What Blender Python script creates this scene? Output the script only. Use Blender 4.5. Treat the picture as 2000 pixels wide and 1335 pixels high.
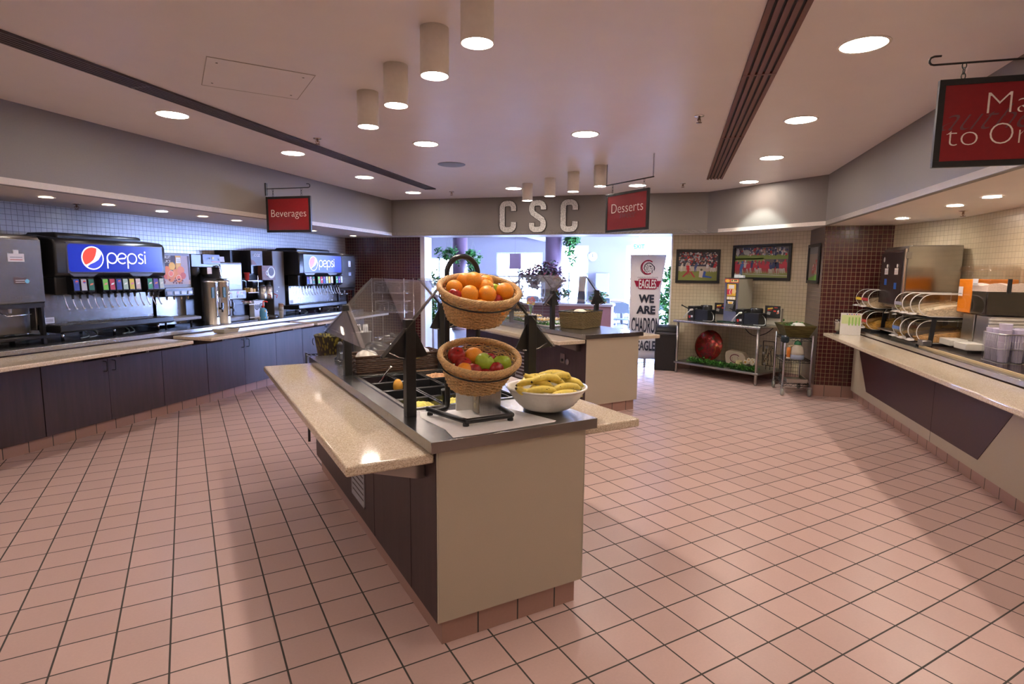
import bpy, bmesh, math, random
from math import sin, cos, pi, radians as rad
from mathutils import Vector, Matrix
D = bpy.data
for o in list(D.objects): D.objects.remove(o)
COL = bpy.context.scene.collection
SC = bpy.context.scene

# ------------------------------------------------------------------ camera
S = .2064                                   # floor tile pitch (m)
FPX = 1117.34
pit, yaw, rol = rad(7.0544), rad(29.6843), rad(.5276)
CAM = Vector((-.8957, -2.0754, 1.5984))
F0 = Vector((sin(yaw), cos(yaw), 0)); R0 = Vector((cos(yaw), -sin(yaw), 0)); Zu = Vector((0, 0, 1))
FW = F0*cos(pit) - Zu*sin(pit); U0 = F0*sin(pit) + Zu*cos(pit)
RT = R0*cos(rol) + U0*sin(rol); UP = -R0*sin(rol) + U0*cos(rol)
cd = D.cameras.new('camera'); cam = D.objects.new('camera', cd); COL.objects.link(cam)
Mx = Matrix.Identity(4)
for i in range(3):
    Mx[i][0] = RT[i]; Mx[i][1] = UP[i]; Mx[i][2] = -FW[i]; Mx[i][3] = CAM[i]
cam.matrix_world = Mx
cd.sensor_width = 36; cd.lens = FPX/2000*36; cd.clip_start = .05; cd.clip_end = 200
SC.camera = cam

# ------------------------------------------------------------------ world and exposure
w = D.worlds.new('world'); SC.world = w; w.use_nodes = True
bg = w.node_tree.nodes['Background']
bg.inputs[0].default_value = (.36, .48, 1, 1); bg.inputs[1].default_value = 105
SC.view_settings.view_transform = 'Standard'; SC.view_settings.look = 'None'
SC.view_settings.exposure = .36; SC.view_settings.gamma = 1
LAMP_C = (1, .86, .74)
L_REC, L_PEND, L_SOFF = 58, 150, 85      # radiance of the lit lamp lenses

def portal(name, loc, rz, sx, sz):          # light portal in a window opening (no light of its own)
    l = D.lights.new(name, 'AREA'); l.shape = 'RECTANGLE'; l.size = sx; l.size_y = sz
    l.cycles.is_portal = True
    o = D.objects.new(name, l); COL.objects.link(o); o.location = loc; o.rotation_euler = (pi/2, 0, rz)
def lamp_light(name, loc, r, power, col=LAMP_C, spread=150, par=None):
    l = D.lights.new(name, 'AREA'); l.shape = 'DISK'; l.size = 2*r; l.energy = power; l.color = col
    l.spread = rad(spread)
    o = D.objects.new(name, l); COL.objects.link(o); o.location = loc
    if par: o.parent = par
    return o

# ------------------------------------------------------------------ helpers
Q = math.sqrt(2)
def xy(d, e, z=0): return Vector(((d-e)/Q, (d+e)/Q, z))

def newmat(name):
    m = D.materials.new(name); m.use_nodes = True
    nt = m.node_tree; b = nt.nodes['Principled BSDF']
    return m, nt, b
def nd(nt, t, **k):
    n = nt.nodes.new(t)
    for a, v in k.items():
        if a in n.inputs.keys(): n.inputs[a].default_value = v
        else: setattr(n, a, v)
    return n
def solid(name, col, rough=.5, metal=0, var=.06, scale=40, bump=0, spec=.5, coat=0):
    m, nt, b = newmat(name)
    tc = nd(nt, 'ShaderNodeTexCoord'); no = nd(nt, 'ShaderNodeTexNoise', Scale=scale, Detail=3.0)
    nt.links.new(tc.outputs['Object'], no.inputs['Vector'])
    r = nd(nt, 'ShaderNodeValToRGB')
    r.color_ramp.elements[0].position = .3; r.color_ramp.elements[1].position = .7
    r.color_ramp.elements[0].color = [c*(1-var) for c in col]+[1]
    r.color_ramp.elements[1].color = [min(1, c*(1+var)) for c in col]+[1]
    nt.links.new(no.outputs['Fac'], r.inputs['Fac']); nt.links.new(r.outputs['Color'], b.inputs['Base Color'])
    b.inputs['Roughness'].default_value = rough; b.inputs['Metallic'].default_value = metal
    b.inputs['Specular IOR Level'].default_value = spec
    b.inputs['Coat Weight'].default_value = coat
    if bump:
        bu = nd(nt, 'ShaderNodeBump', Strength=bump, Distance=.002)
        nt.links.new(no.outputs['Fac'], bu.inputs['Height']); nt.links.new(bu.outputs['Normal'], b.inputs['Normal'])
    return m
def vcol(name, rough=.5, metal=0, spec=.5, emit=0):
    m, nt, b = newmat(name)
    a = nd(nt, 'ShaderNodeAttribute', attribute_name='Col')
    tc = nd(nt, 'ShaderNodeTexCoord'); no = nd(nt, 'ShaderNodeTexNoise', Scale=60.0)
    nt.links.new(tc.outputs['Object'], no.inputs['Vector'])
    mr = nd(nt, 'ShaderNodeMapRange'); mr.inputs['To Min'].default_value = .93; mr.inputs['To Max'].default_value = 1.07
    nt.links.new(no.outputs['Fac'], mr.inputs['Value'])
    mx = nd(nt, 'ShaderNodeVectorMath', operation='SCALE')
    nt.links.new(a.outputs['Color'], mx.inputs[0]); nt.links.new(mr.outputs['Result'], mx.inputs['Scale'])
    nt.links.new(mx.outputs['Vector'], b.inputs['Base Color'])
    b.inputs['Roughness'].default_value = rough; b.inputs['Metallic'].default_value = metal
    b.inputs['Specular IOR Level'].default_value = spec
    if emit:
        nt.links.new(mx.outputs['Vector'], b.inputs['Emission Color']); b.inputs['Emission Strength'].default_value = emit
    return m
def tiles(name, c1, c2, grout, pw, ph, gw, rough, vec='XZ', bump=.4, offx=0, offy=0, spec=.5, mottle=.05):
    m, nt, b = newmat(name)
    tc = nd(nt, 'ShaderNodeTexCoord'); mp = nd(nt, 'ShaderNodeMapping')
    sp = nd(nt, 'ShaderNodeSeparateXYZ'); cb = nd(nt, 'ShaderNodeCombineXYZ')
    nt.links.new(tc.outputs['Object'], sp.inputs[0])
    nt.links.new(sp.outputs['X'], cb.inputs['X']); nt.links.new(sp.outputs['Z' if vec == 'XZ' else 'Y'], cb.inputs['Y'])
    nt.links.new(cb.outputs[0], mp.inputs['Vector']); mp.inputs['Location'].default_value = (offx, offy, 0)
    br = nd(nt, 'ShaderNodeTexBrick', offset=0.0, squash=1.0)
    br.inputs['Scale'].default_value = 1; br.inputs['Brick Width'].default_value = pw; br.inputs['Row Height'].default_value = ph
    br.inputs['Mortar Size'].default_value = gw; br.inputs['Mortar Smooth'].default_value = .2
    br.inputs['Color1'].default_value = (*c1, 1); br.inputs['Color2'].default_value = (*c2, 1); br.inputs['Mortar'].default_value = (*grout, 1)
    nt.links.new(mp.outputs[0], br.inputs['Vector'])
    no = nd(nt, 'ShaderNodeTexNoise', Scale=90.0, Detail=4.0); nt.links.new(tc.outputs['Object'], no.inputs['Vector'])
    mr = nd(nt, 'ShaderNodeMapRange'); mr.inputs['To Min'].default_value = 1-mottle; mr.inputs['To Max'].default_value = 1+mottle
    nt.links.new(no.outputs['Fac'], mr.inputs['Value'])
    mx = nd(nt, 'ShaderNodeVectorMath', operation='SCALE')
    nt.links.new(br.outputs['Color'], mx.inputs[0]); nt.links.new(mr.outputs['Result'], mx.inputs['Scale'])
    nt.links.new(mx.outputs['Vector'], b.inputs['Base Color'])
    rr = nd(nt, 'ShaderNodeMapRange'); rr.inputs['To Min'].default_value = rough; rr.inputs['To Max'].default_value = .8
    nt.links.new(br.outputs['Fac'], rr.inputs['Value']); nt.links.new(rr.outputs['Result'], b.inputs['Roughness'])
    b.inputs['Specular IOR Level'].default_value = spec
    bu = nd(nt, 'ShaderNodeBump', Strength=bump, Distance=.002); bu.invert = True
    nt.links.new(br.outputs['Fac'], bu.inputs['Height']); nt.links.new(bu.outputs['Normal'], b.inputs['Normal'])
    return m
def glassy(name, tint=(.9, .95, .93), opac=.10, rough=.03, pw=.8):
    m = D.materials.new(name); m.use_nodes = True; nt = m.node_tree; nt.nodes.clear()
    out = nd(nt, 'ShaderNodeOutputMaterial'); tr = nd(nt, 'ShaderNodeBsdfTransparent'); tr.inputs[0].default_value = (*tint, 1)
    gl = nd(nt, 'ShaderNodeBsdfGlossy'); gl.inputs['Roughness'].default_value = rough; gl.inputs['Color'].default_value = (1, 1, 1, 1)
    l0 = nd(nt, 'ShaderNodeLayerWeight'); l0.inputs['Blend'].default_value = .5
    l1 = nd(nt, 'ShaderNodeMath', operation='POWER'); l1.inputs[1].default_value = 4.0; nt.links.new(l0.outputs['Facing'], l1.inputs[0])
    lw = nd(nt, 'ShaderNodeMath', operation='MULTIPLY_ADD'); lw.inputs[1].default_value = pw; lw.inputs[2].default_value = .03; nt.links.new(l1.outputs[0], lw.inputs[0])
    mx = nd(nt, 'ShaderNodeMixShader')
    ad = nd(nt, 'ShaderNodeMath', operation='ADD'); ad.inputs[1].default_value = opac*.3; ad.use_clamp = True
    no = nd(nt, 'ShaderNodeTexNoise', Scale=3.0); mu = nd(nt, 'ShaderNodeMath', operation='MULTIPLY'); mu.inputs[1].default_value = opac*.4
    nt.links.new(no.outputs['Fac'], mu.inputs[0])
    ad2 = nd(nt, 'ShaderNodeMath', operation='ADD'); nt.links.new(lw.outputs[0], ad.inputs[0])
    nt.links.new(ad.outputs[0], ad2.inputs[0]); nt.links.new(mu.outputs[0], ad2.inputs[1])
    nt.links.new(ad2.outputs[0], mx.inputs[0]); nt.links.new(tr.outputs[0], mx.inputs[1]); nt.links.new(gl.outputs[0], mx.inputs[2])
    nt.links.new(mx.outputs[0], out.inputs[0])
    return m
def emis(name, col, st):
    m, nt, b = newmat(name)
    b.inputs['Base Color'].default_value = (*col, 1); b.inputs['Roughness'].default_value = .3
    no = nd(nt, 'ShaderNodeTexNoise', Scale=30.0); mr = nd(nt, 'ShaderNodeMapRange')
    mr.inputs['To Min'].default_value = st*.9; mr.inputs['To Max'].default_value = st*1.1
    nt.links.new(no.outputs['Fac'], mr.inputs['Value']); nt.links.new(mr.outputs['Result'], b.inputs['Emission Strength'])
    b.inputs['Emission Color'].default_value = (*col, 1)
    return m
def streak(name, col, rough, metal, sx, sy, sz, var=.2, bump=.03, coat=0):   # brushed metal / wood grain
    m, nt, b = newmat(name)
    tc = nd(nt, 'ShaderNodeTexCoord'); mp = nd(nt, 'ShaderNodeMapping'); mp.inputs['Scale'].default_value = (sx, sy, sz)
    nt.links.new(tc.outputs['Object'], mp.inputs[0])
    no = nd(nt, 'ShaderNodeTexNoise', Scale=1.0, Detail=5.0); nt.links.new(mp.outputs[0], no.inputs['Vector'])
    r = nd(nt, 'ShaderNodeValToRGB'); r.color_ramp.elements[0].position = .3; r.color_ramp.elements[1].position = .7
    r.color_ramp.elements[0].color = [c*(1-var) for c in col]+[1]; r.color_ramp.elements[1].color = [min(1, c*(1+var)) for c in col]+[1]
    nt.links.new(no.outputs['Fac'], r.inputs['Fac']); nt.links.new(r.outputs['Color'], b.inputs['Base Color'])
    b.inputs['Roughness'].default_value = rough; b.inputs['Metallic'].default_value = metal; b.inputs['Coat Weight'].default_value = coat
    bu = nd(nt, 'ShaderNodeBump', Strength=bump, Distance=.002)
    nt.links.new(no.outputs['Fac'], bu.inputs['Height']); nt.links.new(bu.outputs['Normal'], b.inputs['Normal'])
    return m
def quartz(name):
    m, nt, b = newmat(name)
    tc = nd(nt, 'ShaderNodeTexCoord')
    v1 = nd(nt, 'ShaderNodeTexVoronoi', Scale=230.0); v2 = nd(nt, 'ShaderNodeTexNoise', Scale=260.0, Detail=2.0)
    for v in (v1, v2): nt.links.new(tc.outputs['Object'], v.inputs['Vector'])
    r1 = nd(nt, 'ShaderNodeValToRGB'); r1.color_ramp.elements[0].color = (.56, .44, .31, 1); r1.color_ramp.elements[1].color = (.80, .70, .56, 1)
    sp = nd(nt, 'ShaderNodeSeparateColor'); nt.links.new(v1.outputs['Color'], sp.inputs[0]); nt.links.new(sp.outputs[0], r1.inputs[0])
    r2 = nd(nt, 'ShaderNodeValToRGB'); r2.color_ramp.elements[0].position = .33; r2.color_ramp.elements[1].position = .42
    r2.color_ramp.elements[0].color = (.16, .12, .09, 1); r2.color_ramp.elements[1].color = (1, 1, 1, 1)
    nt.links.new(v2.outputs['Fac'], r2.inputs[0])
    mx = nd(nt, 'ShaderNodeMix', data_type='RGBA', blend_type='MULTIPLY'); mx.inputs['Factor'].default_value = .75
    nt.links.new(r1.outputs[0], mx.inputs[6]); nt.links.new(r2.outputs[0], mx.inputs[7]); nt.links.new(mx.outputs[2], b.inputs['Base Color'])
    b.inputs['Roughness'].default_value = .07; b.inputs['Specular IOR Level'].default_value = .45
    return m

M = {}
M['floor'] = tiles('quarry_tile', (.60, .415, .37), (.535, .37, .33), (.062, .055, .048), S, S, .0042, .30, 'XY', .5, spec=.4, mottle=.06)
M['toe'] = tiles('cove_tile', (.40, .235, .19), (.35, .21, .17), (.06, .055, .05), .2032, 5, .004, .3, 'XZ', .4, offy=1)
M['mosaic_white'] = tiles('white_mosaic', (.60, .58, .58), (.54, .52, .53), (.20, .19, .19), .0525, .0525, .0022, .22, 'XZ', .7, offy=.01)
M['mosaic_cream'] = tiles('cream_mosaic', (.63, .545, .38), (.59, .51, .35), (.31, .26, .17), .055, .055, .0020, .25, 'XZ', .5)
M['mosaic_maroon'] = tiles('maroon_mosaic', (.085, .018, .018), (.060, .014, .016), (.31, .23, .125), .0527, .0527, .0024, .22, 'XZ', .7, offy=.01)
M['mosaic_brown'] = tiles('brown_mosaic', (.105, .06, .055), (.09, .05, .048), (.34, .27, .20), .0527, .0527, .0026, .30, 'XZ', .6, offy=.01)
M['ceil'] = solid('ceiling_paint', (.84, .775, .745), .34, var=.015, scale=4, spec=.5)
M['soffit'] = solid('soffit_paint', (.80, .72, .66), .38, var=.015, scale=4)
M['fascia'] = solid('taupe_paint', (.205, .18, .165), .55, var=.03, scale=90)
M['white_paint'] = solid('white_paint', (.78, .78, .80), .45, var=.02)
M['dine_paint'] = solid('dining_wall_paint', (.36, .33, .34), .6, var=.02)
M['vinyl'] = tiles('dining_floor_vinyl', (.32, .29, .26), (.27, .25, .23), (.17, .16, .15), .18, 1.2, .003, .30, 'XY', .15)
M['lam_dark'] = streak('dark_wood_laminate', (.042, .021, .024), .45, 0, 30, 30, 2.2, .25, .02); M['lam_dark'].node_tree.nodes['Principled BSDF'].inputs['Specular IOR Level'].default_value = .7
M['lam_maroon'] = solid('maroon_laminate', (.055, .022, .026), .40, var=.06)
M['lam_cream'] = solid('cream_laminate', (.47, .405, .31), .42, var=.02, scale=200)
M['steel'] = streak('brushed_steel', (.36, .35, .34), .24, 1, 3, 160, 3, .10, .02)
M['steel_h'] = streak('brushed_steel_panel', (.55, .54, .53), .24, 1, 160, 3, 3, .10, .02)
M['chrome'] = solid('chrome', (.75, .75, .76), .10, 1, var=.02)
M['stone'] = quartz('speckled_quartz')
M['black'] = solid('black_plastic', (.012, .012, .014), .28, var=.15)
M['blackm'] = solid('black_powder_coat', (.014, .013, .013), .42, var=.15, bump=.05)
M['black_matte'] = solid('black_rubber', (.02, .02, .02), .7, var=.1)
M['grey_plastic'] = solid('grey_plastic', (.22, .23, .26), .4)
M['glass'] = glassy('clear_guard_glass', (.93, .95, .94), .14)
M['plexi'] = glassy('clear_plastic', (.93, .92, .90), .12, .06, pw=.35)
M['vc'] = vcol('painted_colours', .5); M['vg'] = vcol('glossy_colours', .22); M['vm'] = vcol('metal_colours', .3, 1)
M['vl'] = vcol('leaf_colours', .45); M['ve'] = vcol('lit_sign_colours', .3, emit=.75)
M['vf'] = vcol('soft_colours', .8, spec=.2)
M['lens'] = emis('lit_cylinder_lens', LAMP_C, L_PEND)
M['lens_white'] = emis('lit_recessed_lens', LAMP_C, L_REC)
M['lens_small'] = emis('lit_small_lens', LAMP_C, L_SOFF*1.7); M['lens_dim'] = emis('dim_small_lens', LAMP_C, 9); M['lens_glint'] = emis('reflection_glow_lens', (.75, .86, 1), L_SOFF*1.2)
M['exit'] = emis('exit_green', (.0, .42, .08), 1.0)
M['lamp_body'] = solid('lamp_housing_paint', (.90, .85, .77), .45, var=.02)

class MB:
    def __init__(s, col=(.8, .8, .8)):
        s.v = []; s.f = []; s.c = []; s.s = []; s.M = Matrix(); s.col = col
    def add(s, vs, fs, sm=False, col=None):
        n = len(s.v); s.v += [s.M @ Vector(p) for p in vs]
        for f in fs: s.f.append([i+n for i in f]); s.c.append(col or s.col); s.s.append(sm)
        return s
    def box(s, x0, x1, y0, y1, z0, z1, col=None):
        vs = [(x, y, z) for z in (z0, z1) for y in (y0, y1) for x in (x0, x1)]
        return s.add(vs, [(0, 2, 3, 1), (4, 5, 7, 6), (0, 1, 5, 4), (2, 6, 7, 3), (0, 4, 6, 2), (1, 3, 7, 5)], col=col)
    def prism(s, pts, a, b, ax='z', col=None, sm=False):
        n = len(pts)
        t = {'z': lambda p, h: (p[0], p[1], h), 'y': lambda p, h: (p[0], h, p[1]), 'x': lambda p, h: (h, p[0], p[1])}[ax]
        vs = [t(p, a) for p in pts]+[t(p, b) for p in pts]
        s.add(vs, [list(range(n))[::-1], list(range(n, 2*n))], col=col)
        n0 = len(s.v)-2*n
        for i in range(n): s.f.append([n0+i, n0+(i+1) % n, n0+n+(i+1) % n, n0+n+i]); s.c.append(col or s.col); s.s.append(sm)
        return s
    def flat(s, pts, y, col=None):          # polygon in the xz plane
        return s.add([(p[0], y, p[1]) for p in pts], [list(range(len(pts)))], col=col)
    def disc(s, cx, cz, r, y, col=None, rz=None, n=20):
        return s.flat([(cx+r*cos(2*pi*i/n), cz+(rz or r)*sin(2*pi*i/n)) for i in range(n)], y, col)
    def ribbon(s, path, w, y0, y1=None, closed=False, col=None):
        P = [Vector((p[0], p[1])) for p in path]; n = len(P); L = []; R = []
        for i in range(n):
            if closed: a = P[i-1]; b = P[(i+1) % n]
            else: a = P[max(i-1, 0)]; b = P[min(i+1, n-1)]
            t = (b-a).normalized(); k = Vector((-t.y, t.x))
            L.append(P[i]+k*w/2); R.append(P[i]-k*w/2)
        m = n if closed else n-1
        vs = [(p.x, y0, p.y) for p in L]+[(p.x, y0, p.y) for p in R]
        s.add(vs, [(i, (i+1) % n, n+(i+1) % n, n+i) for i in range(m)], col=col)
        if y1 is not None:
            vs = [(p.x, y, p.y) for y in (y0, y1) for p in L]; vs2 = [(p.x, y, p.y) for y in (y0, y1) for p in R]
            s.add(vs, [(i, (i+1) % n, n+(i+1) % n, n+i) for i in range(m)], col=col)
            s.add(vs2, [(i, (i+1) % n, n+(i+1) % n, n+i) for i in range(m)], col=col)
            vs = [(p.x, y1, p.y) for p in L]+[(p.x, y1, p.y) for p in R]
            s.add(vs, [(i, (i+1) % n, n+(i+1) % n, n+i) for i in range(m)], col=col)
            if not closed:
                for i in (0, n-1): s.add([(L[i].x, y0, L[i].y), (R[i].x, y0, R[i].y), (R[i].x, y1, R[i].y), (L[i].x, y1, L[i].y)], [(0, 1, 2, 3)], col=col)
        return s
    def tube(s, path, r, n=8, closed=False, col=None):
        P = [Vector(p) for p in path]; N = len(P); rs = r if isinstance(r, (list, tuple)) else [r]*N
        vs = []; up = None
        for i in range(N):
            if closed: t = P[(i+1) % N]-P[i-1]
            else: t = P[min(i+1, N-1)]-P[max(i-1, 0)]
            t.normalize()
            if up is None: up = t.orthogonal().normalized()
            else:
                up = up-t*up.dot(t)
                up = up.normalized() if up.length > 1e-6 else t.orthogonal().normalized()
            b = t.cross(up)
            for k in range(n):
                a = 2*pi*k/n; vs.append(P[i]+(up*cos(a)+b*sin(a))*rs[i])
        fs = []
        for i in range(N if closed else N-1):
            j = (i+1) % N
            for k in range(n): fs.append((i*n+k, i*n+(k+1) % n, j*n+(k+1) % n, j*n+k))
        s.add(vs, fs, True, col)
        if not closed:
            n0 = len(s.v)-len(vs)
            for q in (list(range(n))[::-1], [(N-1)*n+k for k in range(n)]):
                s.f.append([n0+k for k in q]); s.c.append(col or s.col); s.s.append(False)
        return s
    def cyl(s, p0, p1, r0, r1=None, n=16, col=None): return s.tube([p0, p1], [r0, r0 if r1 is None else r1], n, col=col)
    def lathe(s, prof, n=28, c=(0, 0, 0), col=None, ax='z', sm=True, e=1.0, cap=True):
        vs = []
        for r, z in prof:
            for k in range(n):
                a = 2*pi*k/n; x, y = r*cos(a), r*sin(a)*e
                q = {'z': (x, y, z), 'y': (x, z, y), 'x': (z, x, y)}[ax]
                vs.append((q[0]+c[0], q[1]+c[1], q[2]+c[2]))
        fs = [(i*n+k, i*n+(k+1) % n, (i+1)*n+(k+1) % n, (i+1)*n+k) for i in range(len(prof)-1) for k in range(n)]
        s.add(vs, fs, sm, col)
        n0 = len(s.v)-len(vs); L = len(prof)-1
        if not cap: return s
        if prof[0][0] > 1e-5: s.f.append([n0+k for k in range(n)][::-1]); s.c.append(col or s.col); s.s.append(False)
        if prof[-1][0] > 1e-5 and prof[-1] != prof[0]: s.f.append([n0+L*n+k for k in range(n)]); s.c.append(col or s.col); s.s.append(False)
        return s
    def ell(s, c, r, n=12, m=8, col=None):
        if not isinstance(r, (tuple, list)): r = (r, r, r)
        vs = []
        for j in range(m+1):
            t = pi*j/m
            for k in range(n):
                a = 2*pi*k/n; vs.append((c[0]+r[0]*sin(t)*cos(a), c[1]+r[1]*sin(t)*sin(a), c[2]-r[2]*cos(t)))
        return s.add(vs, [(j*n+k, j*n+(k+1) % n, (j+1)*n+(k+1) % n, (j+1)*n+k) for j in range(m) for k in range(n)], True, col)
    def build(s, name, mat, par=None, bevel=0, seg=2, merge=False, solidify=0, sub=0):
        me = D.meshes.new(name); me.from_pydata([tuple(v) for v in s.v], [], s.f); me.update()
        at = me.color_attributes.new('Col', 'FLOAT_COLOR', 'CORNER')
        buf = []
        for p, c in zip(me.polygons, s.c): buf += [c[0], c[1], c[2], 1]*p.loop_total
        at.data.foreach_set('color', buf)
        me.polygons.foreach_set('use_smooth', s.s)
        bm = bmesh.new(); bm.from_mesh(me)
        if merge: bmesh.ops.remove_doubles(bm, verts=bm.verts, dist=1e-5)
        bmesh.ops.recalc_face_normals(bm, faces=bm.faces); bm.to_mesh(me); bm.free()
        me.materials.append(M[mat] if isinstance(mat, str) else mat)
        o = D.objects.new(name, me); COL.objects.link(o)
        if par: o.parent = par
        if bevel:
            b = o.modifiers.new('bevel', 'BEVEL'); b.width = bevel; b.segments = seg; b.limit_method = 'ANGLE'; b.angle_limit = rad(40); b.use_clamp_overlap = True
            for p in me.polygons: p.use_smooth = True
            try: me.set_sharp_from_angle(angle=rad(38))
            except Exception: pass
        if solidify: q = o.modifiers.new('solid', 'SOLIDIFY'); q.thickness = solidify
        if sub: q = o.modifiers.new('sub', 'SUBSURF'); q.levels = sub; q.render_levels = sub
        return o

LABELS = {}
def tag(o, label, cat, group=None, kind=None):
    o['label'] = label; o['category'] = cat
    if group: o['group'] = group
    if kind: o['kind'] = kind
    return o
def thing(name, label, cat, loc=(0, 0, 0), rz=0, group=None, rot=None):
    o = D.objects.new(name, None); COL.objects.link(o); o.empty_display_size = .1
    o.location = loc; o.rotation_euler = rot or (0, 0, rz)
    return tag(o, label, cat, group)
def struct(name, mb, mat, loc=(0, 0, 0), rz=0, par=None, **k):
    o = mb.build(name, mat, par, **k); o.location = loc; o.rotation_euler = (0, 0, rz)
    if par is None: o['kind'] = 'structure'
    return o
def copy_tree(o, parent=None):
    c = o.copy(); COL.objects.link(c)
    if parent: c.parent = parent
    for ch in o.children: copy_tree(ch, c)
    return c
def text(name, body, size, mat, par, loc, rx=pi/2, rz=0, ext=.0006, off=0, shear=0, sx=1, sz=1, align='CENTER', space=1, ry=0):
    cu = D.curves.new(name, 'FONT'); cu.body = body; cu.size = size; cu.extrude = ext; cu.offset = off; cu.shear = shear
    cu.align_x = align; cu.align_y = 'CENTER'; cu.space_character = space; cu.resolution_u = 4
    t = D.objects.new('tmp', cu); COL.objects.link(t)
    dg = bpy.context.evaluated_depsgraph_get(); me = D.meshes.new_from_object(t.evaluated_get(dg))
    D.objects.remove(t); D.curves.remove(cu)
    me.materials.clear(); me.materials.append(M[mat] if isinstance(mat, str) else mat)
    o = D.objects.new(name, me); COL.objects.link(o); o.parent = par
    o.location = loc; o.rotation_euler = (rx, ry, rz); o.scale = (sx, sz, 1)
    return o
def arc(cx, cz, r, a0, a1, n=12, rz=None): return [(cx+r*cos(rad(a0+(a1-a0)*i/n)), cz+(rz or r)*sin(rad(a0+(a1-a0)*i/n))) for i in range(n+1)]
def catmull(P, k=6, closed=False):
    P = [Vector(p) for p in P]; out = []; N = len(P)
    for i in range(N if closed else N-1):
        p0 = P[i-1] if (closed or i > 0) else P[i]; p1 = P[i]; p2 = P[(i+1) % N]; p3 = P[(i+2) % N] if (closed or i+2 < N) else P[-1]
        for j in range(k):
            t = j/k; out.append(.5*((2*p1)+(p2-p0)*t+(2*p0-5*p1+4*p2-p3)*t*t+(3*p1-p0-3*p2+p3)*t**3))
    if not closed: out.append(P[-1])
    return out
A45, A225 = pi/4, pi*5/4
def LC(name, label, cat, d, e, z=.91, group=None): return thing(name, label, cat, xy(d, e, z), A45, group)
def RC(name, label, cat, d, e, z=.91, group=None): return thing(name, label, cat, xy(d, e, z), A225, group)
WHITE = (.8, .8, .78); RED = (.55, .02, .02)
M['txt_cream'] = solid('cream_lettering', (.88, .82, .74), .5); M['txt_grey'] = solid('grey_script', (.16, .07, .08), .5)
M['txt_white'] = solid('white_lettering', (.85, .85, .85), .4); M['txt_navy'] = solid('navy_lettering', (.02, .025, .05), .6)
M['txt_lit'] = emis('lit_white_lettering', (.85, .93, 1), 1.1)
M['txt_maroon'] = solid('maroon_lettering', (.30, .02, .05), .6)
# ------------------------------------------------------------------ room shell
ZC, ZS = 2.83, 2.21
def poly(pts, z0, z1, frame='de'):
    m = MB(); m.prism([tuple(xy(*p)[:2]) for p in pts] if frame == 'de' else pts, z0, z1); return m
struct('floor', poly([(-6, -4.3), (7.8, -4.3), (7.8, 5.4), (-6, 5.4)], -.1, 0), 'floor')
struct('floor_dining', poly([(7.8, -5.2), (18.4, -5.2), (18.4, 10), (7.8, 10)], -.1, 0), 'vinyl')
struct('trim_1', poly([(7.78, -.85), (7.84, -.85), (7.84, 3.6), (7.78, 3.6)], 0, .006), 'steel')
cpoly = [(-6, -2.69), (6.01, -2.69), (7.35, -1.35), (7.35, 4.0), (-6, 4.0)]
struct('ceiling', poly(cpoly, ZC, ZC+.1), 'ceil')
sl = poly([(-6, 4.0), (8.0, 4.0), (8.0, 5.4), (-6, 5.4)], ZS, ZS+.05)
sl.prism([tuple(xy(*p)[:2]) for p in [(7.35, -1.5), (8.0, -1.5), (8.0, 4.0), (7.35, 4.0)]], ZS, ZS+.05)
sl.prism([tuple(xy(*p)[:2]) for p in [(-6, -4.3), (8.0, -4.3), (8.0, -1.5), (7.2, -1.5), (6.01, -2.69), (-6, -2.69)]], ZS, ZS+.05)
struct('ceiling_soffit', sl, 'soffit')
def slab(d0, d1, e0, e1, z0, z1): return MB().box(d0, d1, e0, e1, z0, z1)
struct('wall_soffit_left', slab(-6, 7.38, 4.0, 4.05, ZS-.004, ZC), 'fascia', rz=A45)
mm = slab(7.35, 7.40, -1.35, 4.0, ZS-.004, ZC); mm.prism([(6.01, -2.69), (7.35, -1.35), (7.40, -1.37), (6.03, -2.74)], ZS-.004, ZC)
struct('wall_soffit_back', mm, 'fascia', rz=A45)
struct('wall_soffit_right', slab(-6, 6.03, -2.74, -2.69, ZS-.004, ZC), 'fascia', rz=A45)
struct('wall_left', slab(-6, 8.0, 5.25, 5.4, 0, ZS), 'mosaic_white', rz=A45)
# back walls: local x = e, local y = -d
struct('wall_back', MB().box(3.66, 5.3, -8.1, -7.85, 0, ZS), 'mosaic_maroon', rz=3*A45)
struct('wall_back_right', MB().box(-1.80, -.86, -8.1, -7.85, 0, ZS), 'mosaic_cream', rz=3*A45)
struct('wall_corner', MB().box(2.85, 4.29, -6.97, -6.82, 0, ZS), 'mosaic_cream', rz=pi/2)
struct('wall_pillar_side', MB().box(6.14, 7.0, -2.80, -2.723, 0, ZS), 'mosaic_brown', rz=A45)
struct('wall_pillar', MB().box(-3.62, -2.724, -6.30, -6.133, 0, ZS), 'mosaic_maroon', rz=3*A45)
a, b = xy(6.133, -3.50), xy(5.2, -3.82)
L = (b-a).length; ang = math.atan2(b.y-a.y, b.x-a.x)
struct('wall_right_return', MB().box(-.05, L, 0, .1, 0, ZS), 'mosaic_cream', loc=a, rz=ang)
struct('wall_right', slab(-6, 5.25, -4.0, -3.82, 0, ZS), 'mosaic_cream', rz=A45)
struct('wall_behind', slab(-6.1, -6, -4.3, 5.4, 0, ZC), 'fascia', rz=A45)
struct('trim_2', slab(7.80, 8.12, 3.57, 3.66, 0, ZS), 'white_paint', rz=A45, bevel=.004)
struct('trim_3', slab(7.84, 8.12, -.86, -.835, 0, ZS), 'white_paint', rz=A45)
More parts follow.
